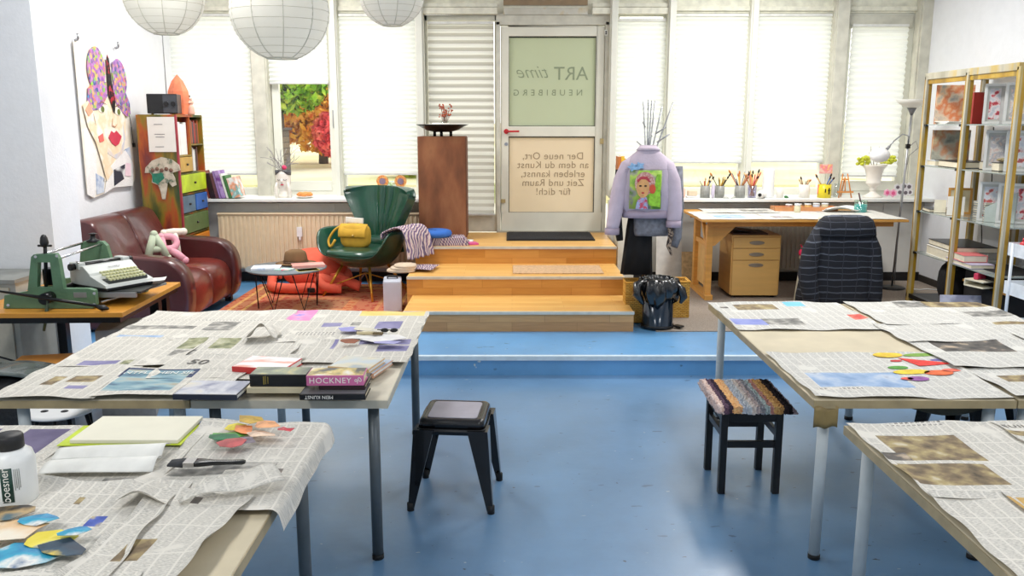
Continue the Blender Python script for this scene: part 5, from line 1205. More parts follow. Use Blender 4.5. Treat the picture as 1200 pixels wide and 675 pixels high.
# ---- floor lamp
lx, ly = pz(1045,338,ZF+.008); ly = 8.93; lx = pY(1045,338,8.93)[0]
LZ = ZF+.008
topz = pY(1053,130,ly)[1]-LZ
fl = thing('floor_lamp', 'grey uplighter floor lamp with white bowl shade and small reading arm', 'floor lamp', (lx,ly,LZ))
MB().lathe([(0,0),(.13,0),(.13,.012),(.1,.022),(.02,.03),(0,.03)], 32).build('base', DARK, fl)
lean = .05
MB().tube([(0,0,.02),(lean*.5,0,topz*.5),(lean,0,topz)], .011, 10).build('pole', STEEL, fl)
MB().lathe([(.014,-.07),(.045,.0),(.04,.0)], 20, lean, 0, topz+.03).build('shade_holder', mat('dark_grey_cone', c(110,112,116), .4), fl)
MB().lathe([(.03,0),(.08,.015),(.13,.045),(.165,.085),(.16,.085),(.125,.05),(.075,.022),(.03,.008)], 36, lean, 0, topz+.03).build('bowl_shade', cloth_light('milky_plastic_shade', (.9,.89,.84,1), .4), fl)
kz = pY(1051,171,ly)[1]-LZ; kx_ = lean*kz/topz
arm_pts = [(kx_,0,kz),(kx_-.01,-.03,kz+.10),(kx_-.09,-.06,kz+.12),(kx_-.19,-.09,kz+.05),(kx_-.24,-.1,kz-.01)]
MB().tube(arm_pts, .007, 8).build('reading_arm', STEEL, fl); MB().box(kx_-.02,-.02,kz-.025,kx_+.02,.02,kz+.02).build('clamp', DARK, fl, bevel=.004)
MB().tube([(kx_-.23,-.1,kz+.0),(kx_-.26,-.105,kz-.03)], [.012,.016], 10).build('reading_shade_neck', mat('grey_neck', c(140,142,146), .4), fl)
MB().ball(kx_-.33,-.11,kz-.09,.10,.09,.075,20,12).build('reading_shade', mat('white_reading_shade', c(240,240,240), .4), fl)
MB().tube([(kx_,0,kz-.02),(kx_+.07,-.02,kz+.05),(kx_+.1,-.02,kz-.02),(kx_+.02,0,kz-.1),(.02,.01,kz-.5),(.03,.01,.04)], .0035, 6).build('cable', mat('cable_grey', c(120,120,120), .5), fl)
solo('power_cable', MB().tube([(0,0,.006),(.1,-.1,.006),(.2,-.05,.006),(.3,-.12,.006),(.36,-.02,.006)], .005, 6), PLW, 'white cable curling on the carpet beside the floor lamp base', 'cable', (lx+.14,ly-.02,LZ))

# ---- display vitrine along the right wall (opens towards -X)
VX0, VX1 = 3.93, 4.46
def vy(px, py, X=VX0): return pX(px, py, X)[0]
Y1 = vy(1079,200)+.0; Y2 = vy(1126,200); Y3 = vy(1185,200); Y4 = Y3
print('vitrine', Y1, Y2, Y3)
vt = thing('display_vitrine', 'tall brass-framed glass display shelving against the right wall', 'display cabinet', ((VX0+VX1)/2,(Y1+Y3)/2,ZF+.008))
ox_, oy_, oz_ = vt.location
GOLDV = ramp_mat('worn_brass', [(.35,c(140,108,30)),(.5,c(180,140,36)),(.62,c(196,160,60)),(.75,c(116,90,36))], 5, .4, stretch=(1,1,.3)); GREYA = ramp_mat('scuffed_aluminium', [(.35,c(160,154,134)),(.5,c(190,184,164)),(.62,c(196,170,100)),(.75,c(170,166,150))], 5, .45, stretch=(1,1,.3))
ZT = pX(1087,90,VX0)[1]; 
pwid = .052
V = lambda m: m.xf(T((-ox_,-oy_,-oz_)))
for yy in (Y1,Y2,Y3):
    for xx in (VX0,VX1):
        V(MB().box(xx-pwid/2,yy-pwid/2,ZF+.01,xx+pwid/2,yy+pwid/2,ZT)).build('post', GOLDV, vt, bevel=.004)
        V(MB().box(xx-pwid/2-.004,yy-pwid/2-.004,ZF+.01,xx-pwid/2+.018,yy-pwid/2+.022,ZT)).build('post_trim', GREYA, vt)
V(MB().box(VX0-pwid/2,Y4,ZT-.03,VX0+pwid/2,Y1+pwid/2,ZT+.03).box(VX1-pwid/2,Y4,ZT-.03,VX1+pwid/2,Y1+pwid/2,ZT+.03).box(VX0,Y1-pwid/2,ZT-.03,VX1,Y1+pwid/2,ZT+.03)).build('top_rail', GREYA, vt, bevel=.004)
V(MB().box(VX0-.015,Y4,ZT-.07,VX0+.015,Y1,ZT-.03)).build('gold_inner_rail', GOLDV, vt)
V(MB().box(VX0-pwid/2,Y4,ZF+.05,VX0+pwid/2,Y1+pwid/2,ZF+.09).box(VX1-pwid/2,Y4,ZF+.05,VX1+pwid/2,Y1+pwid/2,ZF+.09)).build('bottom_rail', BLKM, vt)
V(MB().box(VX0,Y3,ZF+.07,VX1,Y1,ZF+.085)).build('base_board', DARK, vt)
SHZ = [1.875, 1.49, 1.06, .66]
GSH = mat('grey_glass_shelf', c(150,160,156), .1, coat=.5)
for z in SHZ:
    for a, b in ((Y2,Y1),(Y3,Y2)):
        V(MB().box(VX0-.01,a+.024,z-.010,VX1-.03,b-.024,z)).build('glass_shelf', GSH, vt)
    V(MB().box(VX0-.02,Y2+.03,z-.02,VX0,Y2+.07,z).box(VX0-.02,Y1-.07,z-.02,VX0,Y1-.03,z)).build('shelf_clip', BLKM, vt)
VG = 'framed pictures in the brass vitrine'
FRM = mat('silver_grey_picture_frame', c(224,224,220), .4, var=.03)
ABS = [ramp_mat('abstract_red_grey_print', [(.3,c(60,60,80)),(.42,c(196,60,70)),(.5,c(230,220,220)),(.6,c(190,196,204)),(.7,c(226,200,200))], 16, .6, detail=9),
       ramp_mat('abstract_peach_print', [(.3,c(200,120,90)),(.45,c(230,222,214)),(.55,c(180,180,186)),(.65,c(236,206,186))], 16, .6, detail=9),
       ramp_mat('abstract_blue_grey_print', [(.3,c(90,100,120)),(.42,c(200,90,80)),(.5,c(226,226,228)),(.65,c(196,202,214))], 16, .6, detail=9)]
def picframe(X, Y, z, w, h, rz, label, k):
    t = thing('framed_print', label, 'picture frame', (X,Y,z+.001), rz, VG)
    f = .022
    b = MB().box(-w/2,-.012,0,w/2,.012,f).box(-w/2,-.012,h-f,w/2,.012,h).box(-w/2,-.012,f,-w/2+f,.012,h-f).box(w/2-f,-.012,f,w/2,.012,h-f)
    b.build('frame', FRM, t, bevel=.003)
    MB().box(-w/2+f,.0,f,w/2-f,.008,h-f).build('mount', mat('grey_mount', c(196,196,190), .7), t)
    MB().box(-w/2+f+.018,-.002,f+.02,w/2-f-.018,.0,h-f-.02).build('print', ABS[k % 3], t)
rzf = math.radians(-28)
lvl = ['top','second','third']
for i, z in enumerate(SHZ[:3]):
    for j, (px, dd_) in enumerate([(1172 if i < 2 else 1164,4.1),(1197 if i < 2 else 1187,4.16)]):
        Y = pX(px, [122,185,248][i], dd_)[0]
        picframe(dd_, Y, z, .24, .335, rzf, 'silver-framed abstract print, %s of the pair on the %s shelf of the vitrine' % (['left','right'][j], lvl[i]), i+j)
# bay 1 top two shelves: paintings
PM = ramp_mat('orange_blue_abstract', [(.3,c(90,120,140)),(.42,c(226,206,180)),(.5,c(224,130,80)),(.58,c(236,200,160)),(.68,c(130,160,170)),(.78,c(90,110,120))], 6, .6, detail=10)
PM2 = ramp_mat('grey_ochre_abstract', [(.3,c(80,90,90)),(.45,c(200,196,176)),(.55,c(214,150,110)),(.65,c(226,214,170)),(.75,c(120,130,130))], 6, .6, detail=10)
ymid = (Y1+Y2)/2
for z, h, m_2, lb_ in ((SHZ[0],.36,PM,'orange and blue abstract canvas on the top shelf of the vitrine'),(SHZ[1],.33,PM2,'grey and ochre abstract canvas on the second shelf of the vitrine')):
    t = thing('canvas_painting', lb_, 'painting', (4.17,Y1-.05,z+.001), math.radians(-4)); 
    MB().box(-.17,-.012,0,.17,.012,h).build('canvas', m_2, t); MB().box(-.17,.012,0,.17,.02,h).build('stretcher', WOODY, t)
# books on vitrine shelves
r8 = random.Random(21)
BCO = [c(40,80,140),c(230,230,226),c(70,90,120),c(200,90,90),c(216,214,206),c(60,110,150),c(236,236,230)]
for i in range(7):
    book_flat('book', '%s book from the top of the flat pile on the top vitrine shelf' % lb[6-i], 'book', (4.12,Y2+.16+.01*(i%2),SHZ[0]+.001+.02*i), .1*((i % 3)-1)+1.5, .18,.24-.012*i,.019, mat('cover', BCO[i], .5), group='pile of books on the top vitrine shelf')
for i in range(2):
    book_up(Y2+.035+.03*i, SHZ[0]+.002, .026, .27, .18, [c(170,50,40),c(190,90,60)][i], '%s upright red book at the right of the top vitrine shelf' % lb[i], x=4.18, nm='book', grp='upright red books in the vitrine')
for i in range(3):
    book_flat('document_stack', ['lowest','middle','top'][i]+' white pad of three in the far bay of the top vitrine shelf', 'paper stack', (4.1,Y1-.17,SHZ[0]+.001+.009*i), 1.4+.1*i, .26,.2,.008, PAPERW, group='white pads on the top vitrine shelf')
book_flat('portfolio', 'black portfolio folder on the second shelf of the vitrine, far bay', 'folder', (4.12,ymid-.02,SHZ[1]+.001), 1.5, .5,.3,.055, DARK)
book_flat('magazine', 'white magazine pile at the far end of the second vitrine shelf', 'magazine', (4.08,Y1-.13,SHZ[1]+.001), 1.5, .2,.24,.05, mat('white_blue_cover', c(220,226,232), .5))
book_flat('portfolio', 'black flat box on the second shelf of the vitrine, near bay', 'box', (4.2,Y2-.22,SHZ[1]+.001), 1.5, .36,.3,.07, DARK)
hs = MB().lathe([(0,0),(.12,0),(.13,.02),(.1,.05),(.06,.1),(.03,.12),(0,.125)], 20)
solo('straw_hat', hs, ramp_mat('patterned_straw', [(.4,c(150,130,90)),(.55,c(206,190,140)),(.7,c(120,100,80))], 30, .8), 'small patterned straw hat on the black box in the vitrine', 'hat', (4.18,Y2-.2,SHZ[1]+.074))
solo('blue_folder', MB().box(-.1,0,0,.1,.01,.22).xf(R(-12,'X')@R(12,'Y')), mat('blue_card', c(40,110,150), .5), 'blue folder standing behind the straw hat in the vitrine', 'folder', (4.3,Y2-.15,SHZ[1]+.03), (0,0,-1.2))
solo('grey_box', MB().box(-.12,-.1,0,.12,.1,.30), mat('mid_grey_box', c(160,160,158), .6), 'plain grey box left of the framed prints on the top vitrine shelf', 'box', (4.22,Y2-.17,SHZ[0]+.001), bevel=.003)
# third shelf bay 1: dark papers, standing cards, wooden frame
book_flat('document_stack', 'dark clipboard with papers at the far end of the third vitrine shelf', 'paper stack', (4.06,Y1-.16,SHZ[2]+.001), 1.4, .24,.24,.03, DARK)
tf = thing('wooden_photo_stand', 'small light wooden frame standing on the third vitrine shelf', 'picture frame', (4.12,ymid-.04,SHZ[2]+.001), math.radians(-20))
MB().box(-.1,0,0,-.08,.015,.24).box(.08,0,0,.1,.015,.24).box(-.08,0,.22,.08,.015,.24).box(-.08,0,0,.08,.015,.02).build('frame', WOODY, tf); MB().box(-.08,.004,.02,.08,.01,.22).build('backing', mat('cream_backing', c(226,214,180), .7), tf)
solo('price_card', MB().box(-.07,0,0,.07,.004,.17).xf(R(-10,'X')), PAPERW, 'white printed card leaning in front of the small wooden frame', 'card', (4.02,Y2+.2,SHZ[2]+.003), (0,0,-.5))
solo('white_card', MB().box(-.05,0,0,.05,.004,.12).xf(R(-10,'X')), mat('ivory_card', c(236,230,206), .7), 'small ivory card left of the wooden frame on the third vitrine shelf', 'card', (4.0,Y1-.30,SHZ[2]+.003), (0,0,-.4))
for i in range(8):
    book_flat('magazine', '%s grey magazine from the top of the pile on the third vitrine shelf' % lb[7-i], 'magazine', (4.16,Y2-.17,SHZ[2]+.001+.02*i), 1.5+.03*(i % 3), .22,.26,.018, mat('cover', [c(150,154,150),c(190,192,190),c(120,126,130)][i % 3], .5), group='grey magazine pile in the vitrine')
solo('magazine_file', MB().prism([(-.12,0),(.12,0),(.12,.26),(-.12,.12)], 'y', -.04, .04), mat('grey_green_file', c(176,186,180), .5), 'pale grey slanted magazine file beside the framed print on the third shelf', 'file', (4.12,Y2-.36,SHZ[2]+.002), (0,0,-.9))
# fourth shelf
book_flat('portfolio', 'black tray with rounded rim on the fourth shelf of the vitrine', 'tray', (4.15,ymid-.1,SHZ[3]+.09), 1.5, .62,.36,.05, DARK)
book_flat('document_stack', 'white papers under the black tray on the fourth vitrine shelf', 'paper stack', (4.1,ymid-.1,SHZ[3]+.001), 1.5, .6,.3,.085, PAPERW)
book_flat('box', 'salmon pink box lying across the vitrine post on the fourth shelf', 'box', (4.02,Y2-.09,SHZ[3]+.04), 1.5, .3,.2,.06, mat('salmon_pink_box', c(226,120,120), .5))
book_flat('magazine', 'lilac-edged magazines under the salmon pink box', 'magazine', (4.02,Y2-.12,SHZ[3]+.001), 1.55, .46,.2,.036, mat('lilac_grey_cover', c(190,180,204), .5))
solo('black_suitcase', MB().box(-.19,-.3,0,.19,.3,.42), mat('black_case_fabric', c(20,18,20), .8, var=.2), 'black case on the bottom of the vitrine\'s near bay', 'case', (4.2,Y2-.38,ZF+.095), bevel=.02)
solo('black_bag', MB().ball(0,0,.2,.17,.17,.2,16,10,e=.7), mat('black_bag_fabric', c(18,16,18), .9, bump=.5), 'black cloth bag on the bottom of the vitrine left of the middle post', 'bag', (4.12,Y2+.2,ZF+.095))
solo('white_carton', MB().xbox(T((0,0,.22))@R(10,'Y'), .03,.5,.42), PLW, 'white board leaning at the far end of the vitrine bottom', 'board', (4.28,Y1-.35,ZF+.1))
solo('vitrine_cable', MB().tube([(0,0,1.6),(.02,-.03,1.1),(-.03,.02,.9),(0,0,.55),(-.04,-.08,.35),(0,-.16,.2),(-.03,-.25,.12)], .005, 6), mat('black_cable', c(60,60,60), .5), 'thin dark cable running down inside the vitrine', 'cable', (4.42,Y1-.3,ZF+.1))
solo('paper_tray', MB().box(-.15,-.1,0,.15,.1,.01).box(-.15,-.1,.05,.15,.1,.06).box(-.15,.09,.01,.15,.1,.05), mat('beige_letter_tray', c(222,214,190), .5), 'beige letter tray with papers beside the nearest vitrine post', 'tray', (4.02,Y3+.32,SHZ[3]-.13), (0,0,.3))
solo('red_stapler', MB().prism([(-.09,0),(.09,0),(.09,.03),(.0,.055),(-.09,.05)], 'y', -.02, .02), mat('raspberry_plastic', c(200,60,90), .4), 'raspberry red stapler lying on the beige letter tray', 'stapler', (3.98,Y3+.34,SHZ[3]-.068), (0,0,.5), bevel=.006)
solo('shelf_plank', MB().box(-.19,-.34,0,.19,.34,.02), WOODY, 'narrow wooden shelf plank under the beige letter tray', 'shelf', (4.2,Y3+.36,SHZ[3]-.152))
solo('photo_print', MB().xbox(T((0,0,.14))@R(-14,'X'), .38,.006,.28), ramp_mat('grey_violet_photo', [(.4,c(150,150,170)),(.55,c(206,204,216)),(.65,c(60,60,70))], 6, .6), 'grey and white photo leaning at the foot of the nearest vitrine bay', 'photo', (3.86,Y3+.36,ZF+.012), (0,0,-.1))

# ---- white trolley at the right frame edge
tw0 = pz(1188,372,ZF)
tr = thing('utility_trolley', 'white three-tier utility trolley at the right edge beside the vitrine', 'trolley', (4.02,6.35,ZF+.008))
TW = mat('white_enamel', c(232,236,240), .35)
for i, z in enumerate((.12,.42,.72)):
    m = MB().box(-.17,-.21,z,.17,.21,z+.01).box(-.17,-.21,z+.01,.17,-.203,z+.1).box(-.17,.203,z+.01,.17,.21,z+.1).box(-.17,-.203,z+.01,-.163,.203,z+.1).box(.163,-.203,z+.01,.17,.203,z+.1)
    m.build('tray', TW, tr)
for a in (-.175,.175):
    for b in (-.14,.14):
        MB().tube([(a,b,.05),(a,b,.82)], .012, 8).build('upright', TW, tr); MB().lathe([(0,0),(.022,.005),(.022,.045),(0,.05)], 12, a, b, 0).build('castor', DARK, tr)
for i, (dx, dy, col, lab, r_, h_) in enumerate([(-.1,.12,c(200,40,50),'red',.035,.12),(-.1,.03,c(30,40,60),'navy',.032,.1),(-.1,-.05,c(36,32,36),'black',.035,.11),(0,.1,c(226,120,150),'pink',.03,.16),(.02,.0,c(60,60,110),'indigo',.03,.12)]):
    q_ = thing('paint_bottle', '%s paint bottle standing in the top tray of the white trolley' % lab, 'bottle', (4.02+dx,6.35+dy,ZF+.008+.731), 0, 'paint bottles in the trolley')
    MB().lathe([(0,0),(r_,0),(r_,h_*.75),(r_*.5,h_*.9),(0,h_*.9)], 16).build('bottle_body', mat('bottle_plastic', col, .35), q_); MB().lathe([(r_*.5,h_*.9),(r_*.45,h_*1.1),(0,h_*1.1)], 12).build('cap', PLW if i else mat('red_cap', c(220,60,80), .4), q_)
# yellow/orange books on the ledge right of the door
for i, (px, col, lb_, h_) in enumerate([(724.5,c(200,120,60),'rust orange',.34),(728,c(236,190,50),'golden yellow',.345),(733,c(240,204,60),'bright yellow',.32)]):
    X = pY(px,217,9.1)[0]
    t = thing('book', lb_+' book standing on the ledge between the door and the lilac jacket', 'book', (X,9.12,1.201), 0, 'books beside the door')
    MB().box(-.018,-.1,0,.018,.1,h_).build('cover', mat('cover', col, .5), t, bevel=.002); MB().box(-.015,-.096,h_-.004,.015,.096,h_+.001).build('pages', PAPERW, t)
# ================================================================ WORK TABLES
ZTB = .75
KRAFT = mat('kraft_paper_cover', c(206,194,166), .7, var=.08, scale=6, bump=.25, bscale=9)
KRAFT2 = mat('cream_paper_cover', c(218,210,190), .7, var=.06, scale=6, bump=.2, bscale=9)
TAPE = mat('brown_tape_edge', c(168,150,112), .4, var=.15, scale=12)
EDGEG = mat('pale_edge', c(190,184,166), .5, var=.08)
LEGD = mat('dark_grey_table_leg', c(84,92,96), .4, metal=.2, var=.1)
RUBBER = mat('black_rubber_foot', c(20,20,20), .7)
def wtable(label, x0, x1, y0, y1, top, edge, legs, group='newspaper-covered work tables', h=ZTB):
    t = thing('work_table', label, 'table', ((x0+x1)/2,(y0+y1)/2,0), 0, group)
    W, D = (x1-x0)/2, (y1-y0)/2
    MB().box(-W,-D,h-.034,W,D,h).build('tabletop', [top], t, bevel=.004)
    MB().box(-W-.002,-D-.003,h-.036,W+.002,-D,h-.002).box(-W-.003,-D,h-.036,-W,D,h-.002).box(W,-D,h-.036,W+.003,D,h-.002).build('taped_edge', edge, t)
    for i, (a, b) in enumerate(((-1,-1),(1,-1),(-1,1),(1,1))):
        x, y = a*(W-.07), b*(D-.07)
        l = MB().tube([(x,y,.02),(x,y,h-.034)], .024, 18).build('leg', legs, t)
        MB().tube([(x,y,0),(x,y,.022)], .026, 16).build('rubber_foot', RUBBER, l)
        MB().box(x-.05,y-.05,h-.04,x+.05,y+.05,h-.034).build('mounting_plate', legs, l)
    return t
TA1 = wtable('work table covered in newspaper, left half of the middle left pair', -2.15,-1.345, 3.40,5.07, KRAFT2, TAPE, GREYLEG)
TA2 = wtable('work table with the art books on it, left of the metal stool', -1.335,-.52, 3.40,5.07, KRAFT2, EDGEG, LEGD)
TB1 = wtable('nearest left work table with crumpled newspaper hanging over its edge', -1.555,-.715, 1.42,3.05, KRAFT, TAPE, LEGD)
TB2 = wtable('nearest left corner work table with the purple-striped newspaper', -2.40,-1.565, 1.42,3.05, KRAFT, TAPE, GREYLEG)
TC1 = wtable('right work table with bare kraft paper strip, beside the rug-topped stool', 1.26,2.10, 3.40,5.34, KRAFT, TAPE, GREYLEG)
TC2 = wtable('work table at the right edge in front of the vitrine', 2.11,3.0, 3.40,5.34, KRAFT, TAPE, GREYLEG)
TD1 = wtable('nearest right work table with travel pictures in its newspaper', 1.27,2.5, 1.42,3.10, KRAFT, TAPE, GREYLEG)
# taped paper flaps under the right table edge
MB().grid(lambda u, v: (-.42+.10*u, -.972-.006*math.sin(u*7), .72-.09*v+.006*math.sin(u*9)), 10, 4).build('hanging_tape_flap', mat('brown_tape_flap', c(140,120,74), .5, var=.2), TC1, solid=.003)
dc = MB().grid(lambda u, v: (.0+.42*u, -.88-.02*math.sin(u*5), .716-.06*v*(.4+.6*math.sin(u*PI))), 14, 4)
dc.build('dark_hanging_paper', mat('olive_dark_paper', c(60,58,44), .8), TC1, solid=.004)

# ---- newspapers
def news_mat(name, paper, ink, seed=0, bw=.046, rh=.12):
    m, n, p, o = nt(name)
    tc = n.nodes.new('ShaderNodeTexCoord'); mp = n.nodes.new('ShaderNodeMapping'); mp.inputs['Location'].default_value = (seed*.013,seed*.031,0); n.links.new(tc.outputs['Object'], mp.inputs[0])
    b = n.nodes.new('ShaderNodeTexBrick'); b.offset = 0; b.inputs['Scale'].default_value = 1; b.inputs['Brick Width'].default_value = bw; b.inputs['Row Height'].default_value = rh
    b.inputs['Mortar Size'].default_value = .0035; b.inputs['Color1'].default_value = ink; b.inputs['Color2'].default_value = tuple(v*.88 for v in ink[:3])+(1,); b.inputs['Mortar'].default_value = paper
    n.links.new(mp.outputs[0], b.inputs['Vector'])
    m2 = n.nodes.new('ShaderNodeMapping'); m2.inputs['Scale'].default_value = (90,420,1); n.links.new(tc.outputs['Object'], m2.inputs[0])
    t = n.nodes.new('ShaderNodeTexNoise'); t.inputs['Scale'].default_value = 1; t.inputs['Detail'].default_value = 2; n.links.new(m2.outputs[0], t.inputs['Vector'])
    r = n.nodes.new('ShaderNodeValToRGB'); r.color_ramp.elements[0].position = .38; r.color_ramp.elements[1].position = .62; n.links.new(t.outputs['Fac'], r.inputs[0])
    t3 = n.nodes.new('ShaderNodeTexNoise'); t3.inputs['Scale'].default_value = 5; n.links.new(mp.outputs[0], t3.inputs['Vector'])
    r3 = n.nodes.new('ShaderNodeValToRGB'); r3.color_ramp.elements[0].position = .36; r3.color_ramp.elements[1].position = .40; n.links.new(t3.outputs['Fac'], r3.inputs[0])
    mm = n.nodes.new('ShaderNodeMath'); mm.operation = 'MULTIPLY'; n.links.new(r.outputs[0], mm.inputs[0]); n.links.new(r3.outputs[0], mm.inputs[1])
    x = n.nodes.new('ShaderNodeMix'); x.data_type = 'RGBA'; n.links.new(mm.outputs[0], x.inputs['Factor']); x.inputs['A'].default_value = paper; n.links.new(b.outputs['Color'], x.inputs['B'])
    n.links.new(x.outputs['Result'], p.inputs['Base Color']); p.inputs['Roughness'].default_value = .85; p.inputs['Specular IOR Level'].default_value = .2
    bb = n.nodes.new('ShaderNodeBump'); bb.inputs['Strength'].default_value = .25; bb.inputs['Distance'].default_value = .01
    t4 = n.nodes.new('ShaderNodeTexNoise'); t4.inputs['Scale'].default_value = 11; t4.inputs['Detail'].default_value = 3; n.links.new(tc.outputs['Object'], t4.inputs['Vector']); n.links.new(t4.outputs['Fac'], bb.inputs['Height']); n.links.new(bb.outputs[0], p.inputs['Normal'])
    return m
NW = [news_mat('newsprint_page_%d' % i, c(222,218,208), c(186,183,175), i, [.046,.06,.04,.052][i], [.12,.16,.1,.2][i]) for i in range(4)]
NR = [news_mat('newsprint_sheet_%d' % i, c(222,220,212), c(184,182,177), i+5, [.05,.044,.06][i], [.14,.11,.18][i]) for i in range(3)]
PH = {
 'grey': ramp_mat('grey_news_photo', [(.3,c(90,90,88)),(.5,c(140,138,132)),(.65,c(190,186,178))], 16, .8),
 'dark': ramp_mat('dark_news_photo', [(.35,c(64,62,60)),(.55,c(104,98,92)),(.68,c(196,176,150))], 12, .8),
 'brown': ramp_mat('brown_news_photo', [(.3,c(80,70,54)),(.45,c(130,112,86)),(.6,c(176,158,112)),(.7,c(206,196,170))], 14, .8),
 'green': ramp_mat('green_news_photo', [(.35,c(96,104,76)),(.5,c(150,152,116)),(.65,c(196,194,168))], 14, .8),
 'blue': ramp_mat('blue_news_photo', [(.3,c(120,150,190)),(.5,c(160,184,214)),(.62,c(196,206,220)),(.75,c(110,130,160))], 8, .8),
 'sea': ramp_mat('sea_advert', [(.3,c(70,92,118)),(.45,c(120,156,170)),(.55,c(160,186,190)),(.66,c(176,170,150)),(.78,c(90,100,90))], 5, .8, stretch=(1,3,1)),
 'violet': ramp_mat('violet_print', [(.4,c(122,118,160)),(.6,c(146,142,178))], 8, .8),
 'navy': ramp_mat('navy_advert_band', [(.4,c(44,54,84)),(.6,c(66,78,110))], 8, .8),
 'purple': ramp_mat('purple_stripe_print', [(.4,c(92,84,116)),(.6,c(108,100,130))], 8, .8),
 'pink': ramp_mat('pink_print', [(.45,c(226,140,190)),(.58,c(232,160,200)),(.66,c(160,150,220))], 12, .8),
 'yellow': ramp_mat('yellow_print', [(.4,c(236,200,110)),(.6,c(240,214,140))], 6, .8),
 'red': ramp_mat('red_print', [(.4,c(206,80,70)),(.6,c(226,130,110))], 20, .8),
 'desert': ramp_mat('desert_photo', [(.3,c(110,130,110)),(.45,c(190,150,80)),(.6,c(214,180,110)),(.7,c(120,110,90))], 7, .8, stretch=(1,2,1)),
 'royal': ramp_mat('royal_blue_print', [(.45,c(70,90,170)),(.55,c(90,110,190)),(.66,c(236,214,80))], 10, .8),
 'face': ramp_mat('portrait_photo', [(.35,c(150,130,120)),(.5,c(206,176,156)),(.65,c(120,112,106))], 9, .8),
 'head': news_mat('headline_print', c(222,218,209), c(60,60,60), 3, .02, .03),
 'peri': ramp_mat('periwinkle_print', [(.4,c(130,140,206)),(.6,c(156,164,216))], 6, .8),
 'cyan': ramp_mat('cyan_print', [(.4,c(120,196,230)),(.6,c(140,206,236))], 6, .8),
 'mauve': ramp_mat('mauve_photo', [(.35,c(170,150,180)),(.5,c(140,140,120)),(.65,c(200,190,200))], 14, .8),
}
PHK = list(PH)
def WR(xa, ya, xb, yb, z=ZTB):    # near-left and far-right pixel of a printed rectangle -> world rectangle
    a = pz(xa, ya, z); b = pz(xb, yb, z); return (min(a[0],b[0]), min(a[1],b[1]), max(a[0],b[0]), max(a[1],b[1]))
def newspaper(label, x0, y0, x1, y1, z, base, pics=(), rz=0, amp=.0025, seed=0, fn=None, n=36, group=None, skew=0):
    cx, cy = (x0+x1)/2, (y0+y1)/2
    us = sorted(set([x0+(x1-x0)*i/n for i in range(n+1)] + [min(max(p[i],x0),x1) for p in pics for i in (0,2)]))
    vs_ = sorted(set([y0+(y1-y0)*i/n for i in range(n+1)] + [min(max(p[i],y0),y1) for p in pics for i in (1,3)]))
    rn = random.Random(seed); a1, a2, a3 = [rn.uniform(0,6) for _ in range(3)]
    def hgt(x, y):
        h = amp*(math.sin(x*6+a1)*math.cos(y*7+a2)+1)+amp*.5*(math.sin(x*17+y*9+a3)+1)+amp*.3*(math.sin(y*29-x*13+a1)+1)
        e = min(x-x0, x1-x, y-y0, y1-y); h *= 1+1.2*math.exp(-e/.02)
        return h
    vs = []
    for y in vs_:
        for x in us:
            q = (x, y, z+hgt(x,y))
            if fn: q = fn(*q)
            e = .004*math.sin(x*31+a1) if y in (y0,y1) else 0; f = .004*math.sin(y*27+a2) if x in (x0,x1) else 0
            vs.append((q[0]-cx+f+skew*(y-cy), q[1]-cy+e, q[2]-z))
    W = len(us); fs = []; mi = []; mats = [base]
    for j in range(len(vs_)-1):
        for i in range(W-1):
            mx_, my_ = (us[i]+us[i+1])/2, (vs_[j]+vs_[j+1])/2; k = 0
            for p in pics:
                if p[0] < mx_ < p[2] and p[1] < my_ < p[3]:
                    if PH[p[4]] not in mats: mats.append(PH[p[4]])
                    k = mats.index(PH[p[4]])
            fs.append((j*W+i, j*W+i+1, (j+1)*W+i+1, (j+1)*W+i)); mi.append(k)
    m = MB(); m.v = vs; m.f = fs; m.m = mi; m.sm = [True]*len(fs); m.uv = 1
    o = m.build('newspaper', mats, None, loc=(cx,cy,z), rot=(0,0,rz))
    return tag(o, label, 'newspaper', group)
def pp(xa, ya, xb, yb, k, z=ZTB): return WR(xa, ya, xb, yb, z)+(k,)
Z0 = ZTB+.001
newspaper('newspaper with light blue landscape strip at the back left of the middle left table', -2.16,4.36,-1.30,5.08, Z0, NW[0],
    [pp(122,404,193,394,'blue'),pp(142,387,232,383,'grey'),pp(235,388,283,378,'grey'),pp(150,377,320,376,'head')], seed=1)
n2_ = newspaper('newspaper with pink and yellow printed strips at the back right of the middle left table', -1.31,4.30,-.50,5.07, Z0+.002, NW[1],
    [pp(334,377,376,364,'pink'),pp(421,371,500,364,'yellow'),pp(376,384,402,380,'violet'),pp(438,387,473,378,'violet'),pp(410,383,424,379,'grey'),pp(345,394,395,390,'head')], seed=2)
newspaper('newspaper with two grey landscape photos in the middle of the middle left table', -1.78,3.86,-1.08,4.37, Z0+.007, NW[2],
    [pp(206,411,250,397,'green'),pp(243,411,288,397,'green'),pp(195,419,232,412,'grey')], seed=3)
newspaper('newspaper with violet picture strip at the left edge of the middle left table', -2.165,3.86,-1.60,4.40, Z0+.004, NW[0],
    [pp(88,430,142,424,'violet'),pp(132,433,158,424,'green'),pp(88,437,108,433,'grey')], seed=4, rz=.01)
newspaper('newspaper with small brown photos at the front left corner of the middle left table', -2.17,3.37,-1.73,3.88, Z0+.008, NW[3],
    [pp(46,455,80,444,'brown'),pp(76,451,122,443,'brown'),pp(74,459,104,455,'violet')], seed=5)
n50 = newspaper('newspaper with round portrait and large numeral 50, on the books table left side', -1.62,3.62,-1.0,4.02, Z0+.015, NW[1],
    [pp(165,433,200,423,'face')], seed=6)
Xn, Yn = pz(233,430,ZTB); text('numeral', '50', .10, mat('news_ink', c(96,94,92), .8), n50, T((Xn-n50.location.x, Yn-n50.location.y, .009)) @ Matrix.Rotation(-.12,4,'Z'), ext=.0004)
